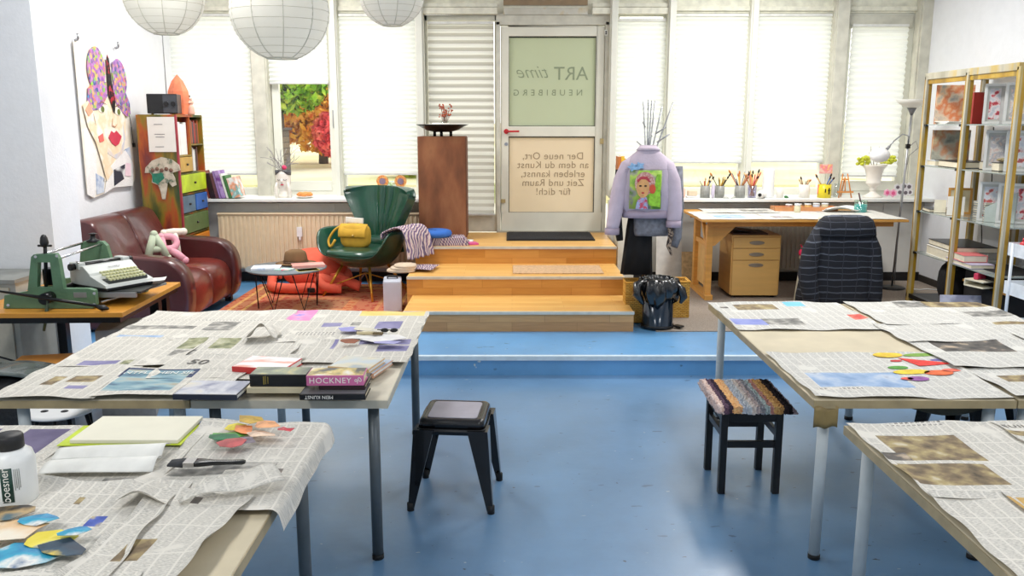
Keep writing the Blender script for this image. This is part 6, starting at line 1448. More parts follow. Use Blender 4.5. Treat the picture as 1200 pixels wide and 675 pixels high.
nad = newspaper('newspaper page with large sea advert at the front of the middle left table', -1.75,3.385,-1.20,3.76, Z0+.021, NW[2],
    [pp(138,449,236,440,'navy'),pp(118,464,228,441,'sea')], seed=7)
Xn, Yn = pz(184,444.5,ZTB); text('headline', 'ENTFLIEHEN SIE', .048, PAPERW, nad, T((Xn-nad.location.x, Yn-nad.location.y, .009)), ext=.0004)
newspaper('newspaper with periwinkle page under the torn scraps, right part of the books table', -1.12,3.88,-.49,4.34, Z0+.006, NW[3],
    [pp(386,411,408,389,'violet'),pp(420,407,485,396,'violet'),pp(440,416,480,408,'violet')], seed=8, amp=.004)
newspaper('plain grey newspaper under the stacked art books', -1.25,3.50,-.62,3.92, Z0+.004, NW[0], [pp(372,425,395,420,'cyan')], seed=9)
# crumpled curl of paper
cxp, cyp = pz(298,404,ZTB)
solo('crumpled_newspaper', MB().grid(lambda u, v: (.17*(u-.5)+.05*v, .16*(v-.5), .004+.085*max(0,math.sin(u*PI))**1.5*(1-.5*v)+.008*math.sin(u*13+v*5)), 22, 14), NW[1], 'curled crumpled newspaper piece standing up on the middle left table', 'newspaper', (cxp,cyp+.07,Z0+.02), (0,0,.4), solid=.002)
rs = random.Random(31)
for i, (px, py, col, lab, s) in enumerate([(415,392,c(160,158,210),'periwinkle torn paper scrap at the back of the scrap pile',.09),(432,400,c(232,230,226),'white torn paper scrap beside the two black clips',.11),(448,404,c(226,224,222),'large white torn scrap lying on the periwinkle page',.10),(409,408,c(150,96,74),'red-brown curled scrap at the front of the scrap pile',.05),(425,394,c(214,208,190),'cream torn scrap under the small brown brush',.06),(455,411,c(170,168,210),'lilac torn scrap at the right front of the scrap pile',.07)]):
    X, Y = pz(px, py, ZTB); a = [rs.uniform(.6,1.1) for _ in range(7)]
    P = [(s*a[k]*math.cos(2*PI*k/7)*1.2, s*a[k]*math.sin(2*PI*k/7)*.8) for k in range(7)]
    m = MB(); m.add([(0,0,.018)]+[(p[0],p[1],.003+.012*rs.random()) for p in P], [(0,k+1,(k+1)%7+1) for k in range(7)], 0)
    solo('paper_scrap', m, mat('torn_paper', col, .8), lab, 'paper scrap', (X,Y,Z0+.018+.003*i), solid=.0015, group='torn paper scraps on the books table')
for i, (px, py) in enumerate([(451,397),(462,397)]):
    X, Y = pz(px, py, ZTB); 
    solo('binder_clip', MB().ball(0,0,.01,.022,.012,.012,10,6).tube([(.0,0,.012),(-.04,.006,.012)], .003, 6), DARK, ['left of two small black clips behind the art books','right of two small black clips behind the art books'][i], 'clip', (X,Y,Z0+.036), (0,0,.3*i))
X, Y = pz(438,401,ZTB)
bb_ = thing('small_brush', 'small flat brush with cream handle lying on the torn scraps', 'brush', (X,Y,Z0+.045), -.15)
MB().tube([(-.09,0,0),(0,0,.004)], .009, 8).build('brush_handle', mat('cream_handle', c(214,200,160), .5), bb_); MB().box(0,-.014,-.003,.05,.014,.008).build('bristles', mat('brown_bristles', c(110,96,70), .9), bb_)

# ---- art books
PGE = mat('cream_pages', c(222,208,176), .8, var=.05)
def bookpx(label, xl, xr, yf, yb, z, h, cov, top, rz=0, group=None, pages=PGE, cat='book', zb=None):
    a = pz(xl, yf, z); b = pz(xr, yf, z); w_ = (b[0]-a[0]); f = pz((xl+xr)/2, yb, z+h)
    d_ = f[1]-a[1]
    return book_flat('art_book', label, cat, ((a[0]+b[0])/2, a[1]+d_/2, z), rz, w_, d_, h, cov, pages, group, cover_mats=top), w_, d_
BG = 'art books stacked on the middle left table'
BLKC = mat('black_book_cover', c(22,22,24), .35)
zb = Z0+.014
t, w_, d_ = bookpx('grey-blue hardback book at the left front of the art books', 203,279,469,446, zb+.012, .024, mat('navy_book_cover', c(40,44,60), .4), ramp_mat('sketched_cover', [(.35,c(90,100,140)),(.5,c(196,198,206)),(.62,c(214,208,190))], 5, .4, dist=.6), rz=-.03, group=BG, pages=PAPERW)
t, w_, d_ = bookpx('beige book under the thick black art book', 289,364,461,438, zb+.012, .026, mat('beige_cover', c(214,200,164), .5), None, group=BG)
t, w_, d_ = bookpx('thick black art book with portrait cover, left of the pink-spined one', 293,360,453,430, zb+.039, .052, BLKC, ramp_mat('green_portrait_cover', [(.35,c(60,70,60)),(.48,c(130,140,110)),(.56,c(206,190,110)),(.66,c(100,110,96))], 5, .4, dist=.4), rz=-.02, group=BG)
MB().box(-.062,-d_/2-.001,.008,-.058,-d_/2,.044).box(-.054,-d_/2-.001,.010,-.051,-d_/2,.046).box(-.044,-d_/2-.001,.012,-.041,-d_/2,.042).build('spine_lettering', mat('gold_ink', c(150,132,60), .4), t)
t, w_, d_ = bookpx('black art book with white spine lettering, lowest under the pink-spined book', 351,428,469,449, zb+.012, .026, BLKC, mat('grey_black_cover', c(110,110,112), .4, var=.2), rz=.015, group=BG)
text('spine_text', 'MEIN KUNST', .020, PAPERW, t, T((-.055,-d_/2-.001,.013)) @ UPR @ R(180,'Z'))
t2, w2_, d2_ = bookpx('dark burgundy book between the pink-spined book and the lowest black one', 374,428,457,437, zb+.039, .02, mat('burgundy_cover', c(46,24,30), .4), None, group=BG)
HPK = mat('pink_spine', c(206,110,160), .45)
t, w_, d_ = bookpx('art book with pink spine and white cover, topmost of the right stack', 359,426,452,431, zb+.060, .043, HPK, ramp_mat('white_cover_with_pears', [(.4,c(60,60,60)),(.46,c(214,190,110)),(.52,c(236,236,232)),(.8,c(240,240,236))], 4.5, .4, dist=.3), rz=.02, group=BG)
text('spine_text', 'HOCKNEY', .034, PAPERW, t, T((-.02,-d_/2-.001,.021)) @ UPR, spacing=1.1)
text('spine_text', '90', .03, PAPERW, t, T((.095,-d_/2-.001,.021)) @ UPR @ R(30,'Z'))
t, w_, d_ = bookpx('light book with tan spine, upper of the two behind the pink-spined book', 388,440,437,418, zb+.03, .022, mat('tan_cover', c(206,170,120), .5), ramp_mat('pale_picture_cover', [(.4,c(190,200,206)),(.55,c(214,206,180)),(.65,c(160,170,176))], 6, .4), rz=-.25, group=BG, pages=PAPERW)
t, w_, d_ = bookpx('blue-grey book, lower of the two behind the pink-spined book', 392,447,442,420, zb+.008, .022, mat('salmon_spine', c(196,150,120), .5), ramp_mat('blue_cover', [(.4,c(150,170,196)),(.6,c(190,200,214))], 6, .4), rz=-.25, group=BG, pages=PAPERW)
t, w_, d_ = bookpx('white and red book behind the thick black art book', 274,340,439,418, zb+.006, .03, mat('red_spine', c(196,50,50), .5), ramp_mat('white_pink_cover', [(.4,c(232,150,130)),(.5,c(232,226,226)),(.7,c(226,226,230))], 4, .4, stretch=(1,3,1)), rz=-.2, group=BG, pages=PAPERW)

# ---- front left tables
def over_edge(x, y, z):
    xe = -.712; r = .03
    q = z
    # folds lifted off the table
    q += .05*math.exp(-((x+1.05+.35*(y-2.2))/.06)**2)*max(0,1-abs(y-2.25)/.45)
    if x > xe:
        s = x-xe; th = min(s/r, PI/2*.93); drop = r*(1-math.cos(th)) + max(0, s-r*PI/2*.93)
        x = xe + r*math.sin(th) + .25*max(0,s-r*PI/2*.93); q -= drop
    return (x, y, q)
def drape2(x, y, z):
    x, y, z = over_edge(x, y, z)
    return (x, y, z)
newspaper('crumpled newspaper draped over the right edge of the nearest left table', -1.16,2.33,-.625,3.07, Z0+.006, NW[0],
    [pp(195,562,268,553,'grey'),pp(245,557,327,548,'grey'),pp(310,563,333,556,'face')], amp=.005, seed=11, fn=over_edge, n=60)
newspaper('newspaper lying under the white paper sheets on the nearest left table', -1.60,2.45,-1.12,3.06, Z0+.003, NW[3], [pp(178,515,232,505,'grey'),pp(110,574,160,562,'grey')], amp=.004, seed=12)
newspaper('wrinkled newspaper with butterfly pictures in the middle of the nearest left table', -1.62,1.88,-1.0,2.52, Z0+.010, NW[2],
    [pp(97,626,128,614,'royal'),pp(88,598,104,590,'brown')], amp=.006, seed=13, n=50, rz=.03)
newspaper('wrinkled newspaper with small oval photo at the right of the nearest left table', -1.10,1.72,-.80,2.42, Z0+.016, NW[1],
    [pp(216,601,232,594,'dark'),pp(130,672,185,646,'brown')], amp=.007, seed=14, n=50, rz=-.06)
newspaper('crumpled newspaper at the lower left front of the nearest left table', -1.50,1.45,-.92,1.95, Z0+.014, NW[0], [pp(140,675,200,650,'brown')], amp=.006, seed=15)
newspaper('purple-striped newspaper on the left corner table', -2.38,2.30,-1.575,3.06, Z0+.006, NW[3], [(-1.80,2.35,-1.645,3.03,'purple'),(-2.06,2.35,-1.90,3.03,'purple')], amp=.002, seed=16)
# folded corner strip
fx, fy = pz(300,598,ZTB)
solo('folded_newspaper', MB().grid(lambda u, v: (.30*(u-.5), .10*(v-.5)*(1.1-.9*abs(1-u)), .008+.045*math.sin(u*PI*.8)*(.4+.6*v)+.01*math.sin(u*8)), 22, 8), NW[1], 'twisted folded newspaper strip at the right edge of the nearest left table', 'newspaper', (-.85,2.42,Z0+.03), (0,0,.55), solid=.002)
X, Y = pz(160,515,ZTB)
yg = solo('green_paper_sheet', MB().box(-.215,-.10,0,.215,.10,.003), mat('yellow_green_paper', c(196,214,60), .7), 'yellow-green paper sheet peeping out under the cream pad', 'paper', (X-.01,Y-.02,Z0+.022), (0,0,.02))
solo('cream_pad', MB().box(-.19,-.125,0,.19,.125,.014), mat('cream_drawing_pad', c(232,228,208), .8, var=.02), 'cream drawing pad lying on the yellow-green sheet', 'pad', (X+.005,Y+.015,Z0+.0255), (0,0,.0), bevel=.002)
for i, (px, py, lb_) in enumerate([(132,540,'rear curled white paper sheet in front of the cream pad'),(120,556,'front curled white paper sheet in front of the cream pad')]):
    X, Y = pz(px, py, ZTB)
    solo('white_sheet', MB().grid(lambda u, v: ((u-.5)*.36, (v-.5)*.10, .003+.028*math.sin(v*PI*.85)**1.2*(.5+.5*u)+.002*math.sin(u*5)), 20, 12), mat('translucent_white_paper', c(226,226,220), .6), lb_, 'paper', (X,Y,Z0+.024), (0,0,.06), solid=.0015)
# boesner bottle
X, Y = pz(8,603,ZTB)
bo = thing('paint_bottle', 'white plastic bottle with black cap and green-black lettered label at the left frame edge', 'bottle', (X,Y+.05,Z0+.016))
MB().lathe([(0,0),(.055,0),(.063,.01),(.064,.05),(.0645,.135),(.058,.158),(.042,.17),(.035,.172),(0,.172)], 40).build('bottle_body', mat('milky_white_plastic', c(232,234,232), .35, var=.02), bo)
MB().lathe([(.038,.172),(.040,.174),(.040,.208),(.036,.213),(0,.214)], 36).build('cap', mat('ribbed_black_cap', c(20,20,22), .5), bo)
lab = MB(); 
def arcst(a0, a1, z0, z1, r=.0650, n=10):
    return MB().grid(lambda u, v: (r*math.sin(math.radians(a0+(a1-a0)*u)), -r*math.cos(math.radians(a0+(a1-a0)*u)), z0+(z1-z0)*v), n, 1)
arcst(2,30,.025,.13).build('label_strip', mat('dark_green_label', c(20,60,50), .5), bo, solid=.0006)
def wrap_text(s, size, m_, ang, zc, nm='label_text', r=.0656):
    o = text(nm, s, size, m_, bo, R(90,'Z'), ext=.0001)
    for v in o.data.vertices:
        a = math.radians(ang)+v.co.x/r; v.co = (r*math.sin(a)+v.co.z*math.sin(a), -r*math.cos(a)-v.co.z*math.cos(a), zc+v.co.y)
    return o
wrap_text('boesner', .032, PAPERW, 13, .078)
for k, a in enumerate((34,38,42,46)): arcst(a,a+1.3,.06+.006*(k%2),.125).build('fine_print', mat('label_ink', c(120,124,120), .6), bo, solid=.0004)
X, Y = pz(3,581,ZTB)
# painted paper pieces bottom-left
PAI = [ramp_mat('blue_painted_paper', [(.4,c(30,130,180)),(.52,c(60,170,200)),(.6,c(232,232,226)),(.7,c(30,90,140))], 7, .5),
       ramp_mat('yellow_painted_paper', [(.4,c(226,206,40)),(.55,c(236,220,90)),(.62,c(60,120,180))], 7, .5),
       ramp_mat('navy_painted_paper', [(.4,c(30,50,70)),(.55,c(50,80,100)),(.65,c(226,200,90))], 7, .5),
       ramp_mat('peach_painted_paper', [(.4,c(230,190,140)),(.6,c(236,226,206))], 7, .5),
       ramp_mat('black_tan_painted_paper', [(.4,c(50,46,40)),(.55,c(190,160,110)),(.65,c(80,110,120))], 9, .5)]
r9 = random.Random(77)
for i, (px, py, k, s, lb_) in enumerate([(30,665,0,.10,'bright blue painted scrap at the bottom left corner'),(60,650,1,.075,'yellow painted scrap beside the bright blue one'),(75,662,2,.07,'navy painted scrap right of the yellow one'),(14,640,3,.10,'peach painted strip at the bottom left frame edge'),(8,622,4,.09,'black and tan painted scrap under the white bottle'),(48,632,0,.05,'small turquoise painted scrap above the yellow one'),(90,648,0,.04,'small blue painted scrap at the right of the painted pile')]):
    X, Y = pz(px, py, ZTB); P = [(s*r9.uniform(.7,1.1)*math.cos(2*PI*q/9)*1.1, s*r9.uniform(.7,1.1)*math.sin(2*PI*q/9)*.7) for q in range(9)]
    m = MB(); m.add([(0,0,.008)]+[(p[0],p[1],.001+.006*r9.random()) for p in P], [(0,q+1,(q+1)%9+1) for q in range(9)])
    solo('painted_scrap', m, PAI[k], lb_, 'painted paper', (X,Y,Z0+.034+.004*i), (0,0,r9.uniform(-.5,.5)), solid=.0015, group='painted paper scraps at the bottom left')
SC = [(c(90,160,60),'green'),(c(232,214,60),'yellow'),(c(236,140,80),'orange'),(c(238,206,180),'peach'),(c(130,120,130),'grey'),(c(40,110,70),'dark green'),(c(190,90,90),'rose red'),(c(196,160,60),'ochre'),(c(236,170,120),'apricot'),(c(210,80,90),'crimson')]
pos = [(268,520),(276,512),(288,516),(306,522),(284,532),(262,528),(274,536),(296,509),(312,516),(336,524)]
for i, ((col, nm), (px, py)) in enumerate(zip(SC, pos)):
    X, Y = pz(px, py, ZTB); s = r9.uniform(.035,.06) if i < 9 else .025
    P = [(s*r9.uniform(.6,1.1)*math.cos(2*PI*q/7)*1.3, s*r9.uniform(.6,1.1)*math.sin(2*PI*q/7)*.8) for q in range(7)]
    m = MB(); m.add([(0,0,.012)]+[(p[0],p[1],.001+.012*r9.random()) for p in P], [(0,q+1,(q+1)%7+1) for q in range(7)])
    solo('painted_scrap', m, ramp_mat('scrap_paint', [(.4,tuple(v*.75 for v in col[:3])+(1,)),(.5,col),(.66,tuple(min(1,v*1.25) for v in col[:3])+(1,))], 22, .6), '%s painted scrap in the colourful pile behind the black brush' % nm, 'painted paper', (X,Y,Z0+.026+.0035*i), (0,0,r9.uniform(-1,1)), solid=.0015, group='colourful painted scraps behind the brush')
X, Y = pz(238,558,ZTB)
br = thing('flat_brush', 'wide flat brush with black handle and silver ferrule on the nearest left table', 'brush', (X,Y,Z0+.038), .04)
MB().loft([[(x,y*w,z*h+.008) for y, z in ((-1,-1),(1,-1),(1,1),(-1,1))] for x, w, h in ((-.02,.022,.007),(.0,.018,.008),(.04,.010,.007),(.09,.009,.006),(.13,.011,.006),(.14,.006,.004))]).build('brush_handle', mat('glossy_black_wood', c(22,24,26), .25), br, bevel=.002)
MB().box(-.055,-.023,.0,-.02,.023,.016).build('ferrule', CHROME, br); MB().loft([[(x,y*.023,z*h+.008) for y, z in ((-1,-1),(1,-1),(1,1),(-1,1))] for x, h in ((-.105,.003),(-.055,.008))]).build('bristles', mat('dark_bristles', c(56,58,62), .9), br)

# ---- right tables newspapers
newspaper('newspaper with small blue dot print at the back left of the right work table', 1.255,4.60,2.08,5.345, Z0, NR[0],
    [pp(865,364,905,358,'brown'),pp(922,360,938,356,'cyan'),pp(862,382,893,375,'peri'),pp(900,381,935,374,'grey'),pp(1002,376,1024,370,'red'),pp(845,362,852,360,'dark')], seed=21)
FR = newspaper('newspaper with coloured fruit drawings at the front of the right work table', 1.268,3.405,2.10,4.12, Z0, NR[1],
    [pp(962,455,1048,438,'blue'),pp(960,459,1010,456,'head')], seed=22)
fruit = [(1040,418,.075,.035,c(236,196,60),'yellow'),(1078,418,.09,.022,c(130,170,70),'green'),(1085,427,.11,.045,c(232,60,50),'red'),(1068,438,.09,.028,c(240,206,60),'yellow'),(1052,433,.05,.02,c(90,160,60),'green'),(1100,439,.07,.03,c(236,110,60),'orange'),(1076,446,.05,.025,c(150,90,160),'purple'),(1115,436,.05,.018,c(236,110,90),'coral'),(1100,424,.045,.015,c(120,110,170),'violet'),(1050,425,.03,.012,c(200,60,60),'red'),(1063,446,.03,.014,c(226,90,80),'red')]
for i, (px, py, rx_, ry_, col, nm) in enumerate(fruit):
    X, Y = pz(px, py, ZTB); pl_ = ell(X-FR.location.x, Y-FR.location.y, rx_, ry_*1.3, 16, 0, .15)
    if i == 2: pl_ = [(X-FR.location.x-.10,Y-FR.location.y+.08),(X-FR.location.x+.14,Y-FR.location.y-.02),(X-FR.location.x-.06,Y-FR.location.y-.06)]
    MB().prism(pl_, 'z', .0085, .0092).build('%s_fruit_print' % nm, mat('%s_print_ink' % nm, col, .8, var=.25, scale=30), FR)
newspaper('newspaper with grey strip photo at the back of the right edge table', 2.12,4.72,2.98,5.345, Z0, NR[2], [pp(1055,361,1080,356,'grey'),pp(1090,361,1165,355,'brown'),pp(1140,372,1200,372-6,'grey')], seed=23)
newspaper('newspaper with dark square photos in the middle back of the right edge table', 2.05,4.30,2.72,4.74, Z0+.004, NR[0], [pp(1072,381,1102,372,'dark'),pp(1044,369,1060,364,'brown')], seed=24)
newspaper('newspaper with green-yellow landscape photo at the right of the right edge table', 2.70,4.22,3.0,4.75, Z0+.006, NR[1], [pp(1140,383,1200,372,'brown')], seed=25)
newspaper('newspaper with black photo of a hand on the right edge table', 2.06,3.82,2.80,4.32, Z0+.008, NR[2], [pp(1108,415,1155,398,'dark')], seed=26, rz=-.01)
newspaper('newspaper with blue and yellow print at the far right of the right edge table', 2.70,3.80,3.02,4.26, Z0+.011, NR[0], [(2.78,4.05,3.0,4.24,'royal')], seed=27)
newspaper('newspaper with small blue strip at the front of the right edge table', 2.10,3.40,2.90,3.84, Z0+.004, NR[1], [pp(1152,422,1182,418,'peri'),pp(1182,450,1200,442,'brown')], seed=28)
DN = newspaper('newspaper with castle photo at the back of the nearest right table', 1.275,2.42,1.83,3.10, Z0, NW[2],
    [pp(1060,542,1117,512,'brown'),pp(1056,568,1110,548,'brown'),pp(1078,571,1152,546,'brown'),pp(1040,542,1060,533,'dark'),pp(1040,501,1100,498,'head')], seed=31, amp=.003, n=50)
DN2 = newspaper('newspaper with feuilleton headline at the back right of the nearest right table', 1.82,2.40,2.42,3.11, Z0+.002, NW[0],
    [pp(1180,514,1210,508,'brown'),pp(1166,565,1200,549,'mauve')], seed=32, amp=.003)
Xn, Yn = pz(1181,503,ZTB); text('headline', 'FEUILLETON', .042, mat('headline_ink', c(120,116,110), .8), DN2, T((Xn-DN2.location.x+.09, Yn-DN2.location.y, .009)), spacing=1.2, ext=.0004)
newspaper('newspaper with desert road photo in the middle of the nearest right table', 1.50,1.98,2.42,2.46, Z0+.006, NW[1],
    [pp(1160,612,1212,588,'desert'),pp(1130,583,1175,579,'head')], seed=33, amp=.003)
newspaper('newspaper lying lowest in the picture on the nearest right table', 1.36,1.44,2.30,2.02, Z0+.009, NW[3], [pp(1180,665,1230,655,'mauve')], seed=34, amp=.003)
newspaper('narrow newspaper strip along the left edge of the nearest right table', 1.272,1.9,1.52,2.46, Z0+.003, NW[0], seed=35, amp=.003)
# papers on the desk under the window
DX, DY = (dx0+dx1)/2, (dy0+dy1)/2
for i, (a, b, y0, y1, lb_, pc_) in enumerate([(dx0,2.5,dy0+.01,dy1-.3,'newspaper with pale blue photo at the left of the desk',(2.0,8.3,2.3,8.6,'blue')),(2.48,3.2,dy0+.005,dy1-.25,'newspaper with violet print in the middle of the desk',(2.55,8.25,2.75,8.45,'mauve')),(3.17,dx1-.01,dy0+.01,dy1-.2,'newspaper with red print at the right of the desk behind the plaid coat',(3.3,8.3,3.5,8.42,'red')),(2.0,2.75,dy1-.45,dy1-.02,'newspaper with grey photo at the back of the desk',(2.4,8.85,2.7,9.05,'grey'))]):
    newspaper(lb_, a, y0, b, y1, dz+.0015+.0015*i, NR[i % 3], [pc_], seed=41+i, amp=.001, n=20)
# ---- metal stool
ms = thing('metal_stool', 'black glossy metal stool in the middle of the blue floor', 'stool', (-.285,4.125,0), math.radians(-5))
SM = mat('glossy_black_steel', c(14,13,14), .25, metal=.2, var=.1, coat=.4)
hS = .46; s_ = .158
def rsq(h, r, z, n=6):
    out = []
    for q, (sx_, sy_) in enumerate(((1,1),(-1,1),(-1,-1),(1,-1))):
        for k in range(n+1):
            a = PI/2*q+PI/2*k/n; out.append((sx_*(h-r)+r*math.cos(a), sy_*(h-r)+r*math.sin(a), z))
    return out
MB().loft([rsq(s_+.008,.035,hS-.05),rsq(s_+.002,.035,hS-.012),rsq(s_-.006,.033,hS-.002),rsq(s_-.02,.03,hS),rsq(s_-.03,.028,hS-.004)], cap=True).build('seat', SM, ms)
MB().loft([rsq(s_-.035,.02,hS-.004),rsq(s_-.035,.02,hS+.001)]).build('seat_reflection', mat('pale_grey_seat_reflection', c(168,165,178), .3, metal=.2), ms)  # pale inset colours in the reflection on the black seat top
MB().loft([rsq(s_+.009,.035,hS-.075),rsq(s_+.009,.035,hS-.045)], cap=False).build('skirt', SM, ms, solid=.004)
for a, b in ((-1,-1),(1,-1),(-1,1),(1,1)):
    secs = []
    for v in [0,.25,.5,.75,1]:
        x = a*(.2-.055*v); y = b*(.2-.055*v); w_ = .019+.044*v; z = .012+(hS-.06)*v
        secs.append([(x+a*p*w_, y+b*q*w_, z) for p, q in (((.6,.6),(-1,.6),(-1,.35),(.35,.35),(.35,-1),(.6,-1)) if a*b > 0 else ((.6,-1),(.35,-1),(.35,.35),(-1,.35),(-1,.6),(.6,.6)))])
    l = MB().loft(secs, smooth=False).build('leg', SM, ms); MB().lathe([(.0,0),(.018,0),(.018,.04),(0,.045)], 12, a*.2, b*.2).build('rubber_foot', RUBBER, l)
# ---- rug-topped wooden stool
rsx, rsy = 1.222, 4.30
ws = thing('wooden_stool', 'black wooden stool beside the right work table', 'stool', (rsx,rsy,0), 0)
WB = mat('black_stained_wood', c(18,17,17), .4, var=.3, scale=8)
for a in (-.14,.14):
    for b in (-.155,.155): MB().cbox(a,b,.22,.036,.036,.44).build('leg', WB, ws, bevel=.003)
MB().box(-.17,-.185,.44,.17,.185,.458).box(-.155,-.17,.39,.155,-.15,.44).box(-.155,.15,.39,.155,.17,.44).box(-.155,-.15,.39,-.135,.15,.44).box(.135,-.15,.39,.155,.15,.44).build('seat', WB, ws, bevel=.003)
for b in (-.155,.155): MB().box(-.14,b-.01,.25,.14,b+.01,.285).build('stretcher', WB, ws)
for a in (-.14,.14): MB().box(a-.01,-.155,.30,a+.01,.155,.335).build('stretcher', WB, ws)
rugst = []
cs_ = [c(196,178,174),c(214,190,180),c(96,76,92),c(60,50,62),c(214,168,116),c(220,176,130),c(190,196,206),c(206,210,214),c(226,214,206),c(196,180,178),c(150,150,156),c(176,190,190),c(190,140,130),c(214,170,110),c(196,150,96),c(50,42,46),c(30,28,32),c(140,124,128)]
m_r, n, p, o = nt('striped_rag_rug')
tc = n.nodes.new('ShaderNodeTexCoord'); sep = n.nodes.new('ShaderNodeSeparateXYZ'); nz = n.nodes.new('ShaderNodeTexNoise'); nz.inputs['Scale'].default_value = 70
vm = n.nodes.new('ShaderNodeVectorMath'); vm.operation = 'MULTIPLY_ADD'; n.links.new(tc.outputs['Object'], nz.inputs['Vector']); n.links.new(nz.outputs['Color'], vm.inputs[0]); vm.inputs[1].default_value = (.03,.03,0); n.links.new(tc.outputs['Object'], vm.inputs[2]); n.links.new(vm.outputs[0], sep.inputs[0])
mr = n.nodes.new('ShaderNodeMapRange'); mr.inputs['From Min'].default_value = -.19; mr.inputs['From Max'].default_value = .22; n.links.new(sep.outputs[0], mr.inputs[0])
cr = n.nodes.new('ShaderNodeValToRGB'); cr.color_ramp.interpolation = 'CONSTANT'
while len(cr.color_ramp.elements) < len(cs_): cr.color_ramp.elements.new(.5)
for i, e_ in enumerate(cr.color_ramp.elements): e_.position = i/len(cs_); e_.color = cs_[i]
n.links.new(mr.outputs[0], cr.inputs[0])
n5 = n.nodes.new('ShaderNodeTexNoise'); n5.inputs['Scale'].default_value = 110; n.links.new(tc.outputs['Object'], n5.inputs['Vector'])
mx = n.nodes.new('ShaderNodeMix'); mx.data_type = 'RGBA'; mx.blend_type = 'OVERLAY'; mx.inputs['Factor'].default_value = .7; n.links.new(cr.outputs[0], mx.inputs['A']); n.links.new(n5.outputs['Fac'], mx.inputs['B'])
n.links.new(mx.outputs['Result'], p.inputs['Base Color']); p.inputs['Roughness'].default_value = 1; p.inputs['Specular IOR Level'].default_value = .1
rr_ = random.Random(2); H_ = {}
def rugtop(u, v):
    x = (u-.5)*.40; y = (v-.5)*.50; e = max(abs(u-.5)*2, abs(v-.5)*2)
    z = .016+.009*rr_.random() - (.024 if e > .95 else 0)
    return (x+rr_.uniform(-.003,.003)+(.01*rr_.random() if e > .95 else 0), y+rr_.uniform(-.004,.004), z)
rg_ = MB().grid(rugtop, 60, 70, smooth=False)
solo('rag_rug_cover', rg_, m_r, 'fluffy striped rag-rug mat lying on the black wooden stool', 'seat mat', (rsx+.005,rsy+.02,.462), (0,0,-.02), solid=.01)

# ================================================================ PRESS TABLE, far left
tx1, ty0 = pz(152,367,.765); tx2, ty1 = pz(206,331,.765)
print('press table', tx1, ty0, tx2, ty1)
px_c = (-3.25+tx1)/2
pt_ = thing('side_table', 'orange-topped table with black frame carrying the green press at the left', 'table', (-2.83,(ty0+ty1)/2,0), math.radians(2))
hw_, hd_ = .47, (ty1-ty0)/2
MB().box(-hw_,-hd_,.735,hw_,hd_,.765).build('tabletop', mat('orange_beech_top', c(214,148,54), .35, var=.08, scale=3, stretch=(1,8,1)), pt_, bevel=.003)
MB().box(-hw_+.02,-hd_+.01,.70,hw_-.02,-hd_+.04,.735).box(-hw_+.02,hd_-.04,.70,hw_-.02,hd_-.01,.735).box(hw_-.05,-hd_+.04,.70,hw_-.02,hd_-.04,.735).box(-hw_+.02,-hd_+.04,.70,-hw_+.05,hd_-.04,.735).build('black_frame', BLKM, pt_)
for a, b in ((-.36,-hd_+.05),(.36,-hd_+.1),(-.36,hd_-.05),(.36,hd_-.05)):
    if a > 0 and b < 0: b = hd_-.2
    MB().box(a-.03,b-.03,0,a+.03,b+.03,.70).build('leg', BLKM, pt_)
# green press
GP = mat('hammered_green_enamel', c(92,128,98), .45, var=.15, bump=.2, bscale=50)
YP = ty0+.14; YQ = ty0+.66
pr_ = thing('proof_press', 'green cast-iron proof press with black handles on the orange table', 'press', (-2.95,YP,.767))
def PL(pts, Y): return [(pY(a, b, Y)[0]+2.95, pY(a, b, Y)[1]-.767) for a, b in pts]
zb0 = 0
outer = [(6,357),(7,342),(34,337),(38,297),(41,294),(66,293),(70,299),(76,334),(105,334),(112,336),(114,353),(110,357)]
pf_ = PL(outer, YP); mz = min(p[1] for p in pf_); pf_ = [(a, b-mz+.001) for a, b in pf_]; print('press base', mz)
inner = [(a, b-mz) for a, b in PL([(46,303),(60,303),(64,332),(45,332)], YP)]
# plate with a window: build as four prisms
o = pf_; w0 = inner
pm_ = MB()
pm_.prism([o[0],o[1],o[2],(w0[3][0],w0[3][1]),(w0[2][0],w0[2][1]),o[7],o[8],o[9],o[10],o[11]], 'y', -.02, .02)
pm_.prism([o[2],o[3],o[4],w0[0],w0[3]], 'y', -.02, .02); pm_.prism([o[4],o[5],w0[1],w0[0]], 'y', -.02, .02); pm_.prism([o[5],o[6],o[7],w0[2],w0[1]], 'y', -.02, .02)
pm_.build('front_casting', GP, pr_)
dyq = YQ-YP
back = [(95,300),(96,283),(99,279),(121,279),(126,284),(131,300)]
bp_ = PL(back, YQ); bp_ = [(a, b-mz) for a, b in bp_]; x0_, x1_ = bp_[0][0], bp_[-1][0]
MB().prism([(x0_-.25,.001),(x0_-.25,.08),(x0_-.02,.1)]+bp_+[(x1_+.03,.1),(x1_+.22,.08),(x1_+.22,.001)], 'y', dyq-.02, dyq+.02).build('rear_casting', GP, pr_)
q_ = lambda px, py, Y: (pY(px,py,Y)[0]+2.95, Y-YP, pY(px,py,Y)[1]-.767-mz)
for a, b in (((50,294),(97,281)),((68,299),(120,282))): MB().tube([q_(*a,YP),q_(*b,YQ)], .008, 10).build('tie_rod', CHROME, pr_)
lo = q_(56,345,YP-.05)
MB().tube([q_(52,275,YP),q_(53,300,YP),q_(54,345,YP)], .011, 10).build('pressure_screw', BLKM, pr_)
MB().lathe([(0,0),(.02,.005),(.025,.03),(.02,.06),(.012,.075),(0,.08)], 14, *q_(52,286,YP)).tube([q_(44,284,YP),q_(60,284,YP)], .007, 8).build('screw_knob', DARK, pr_)
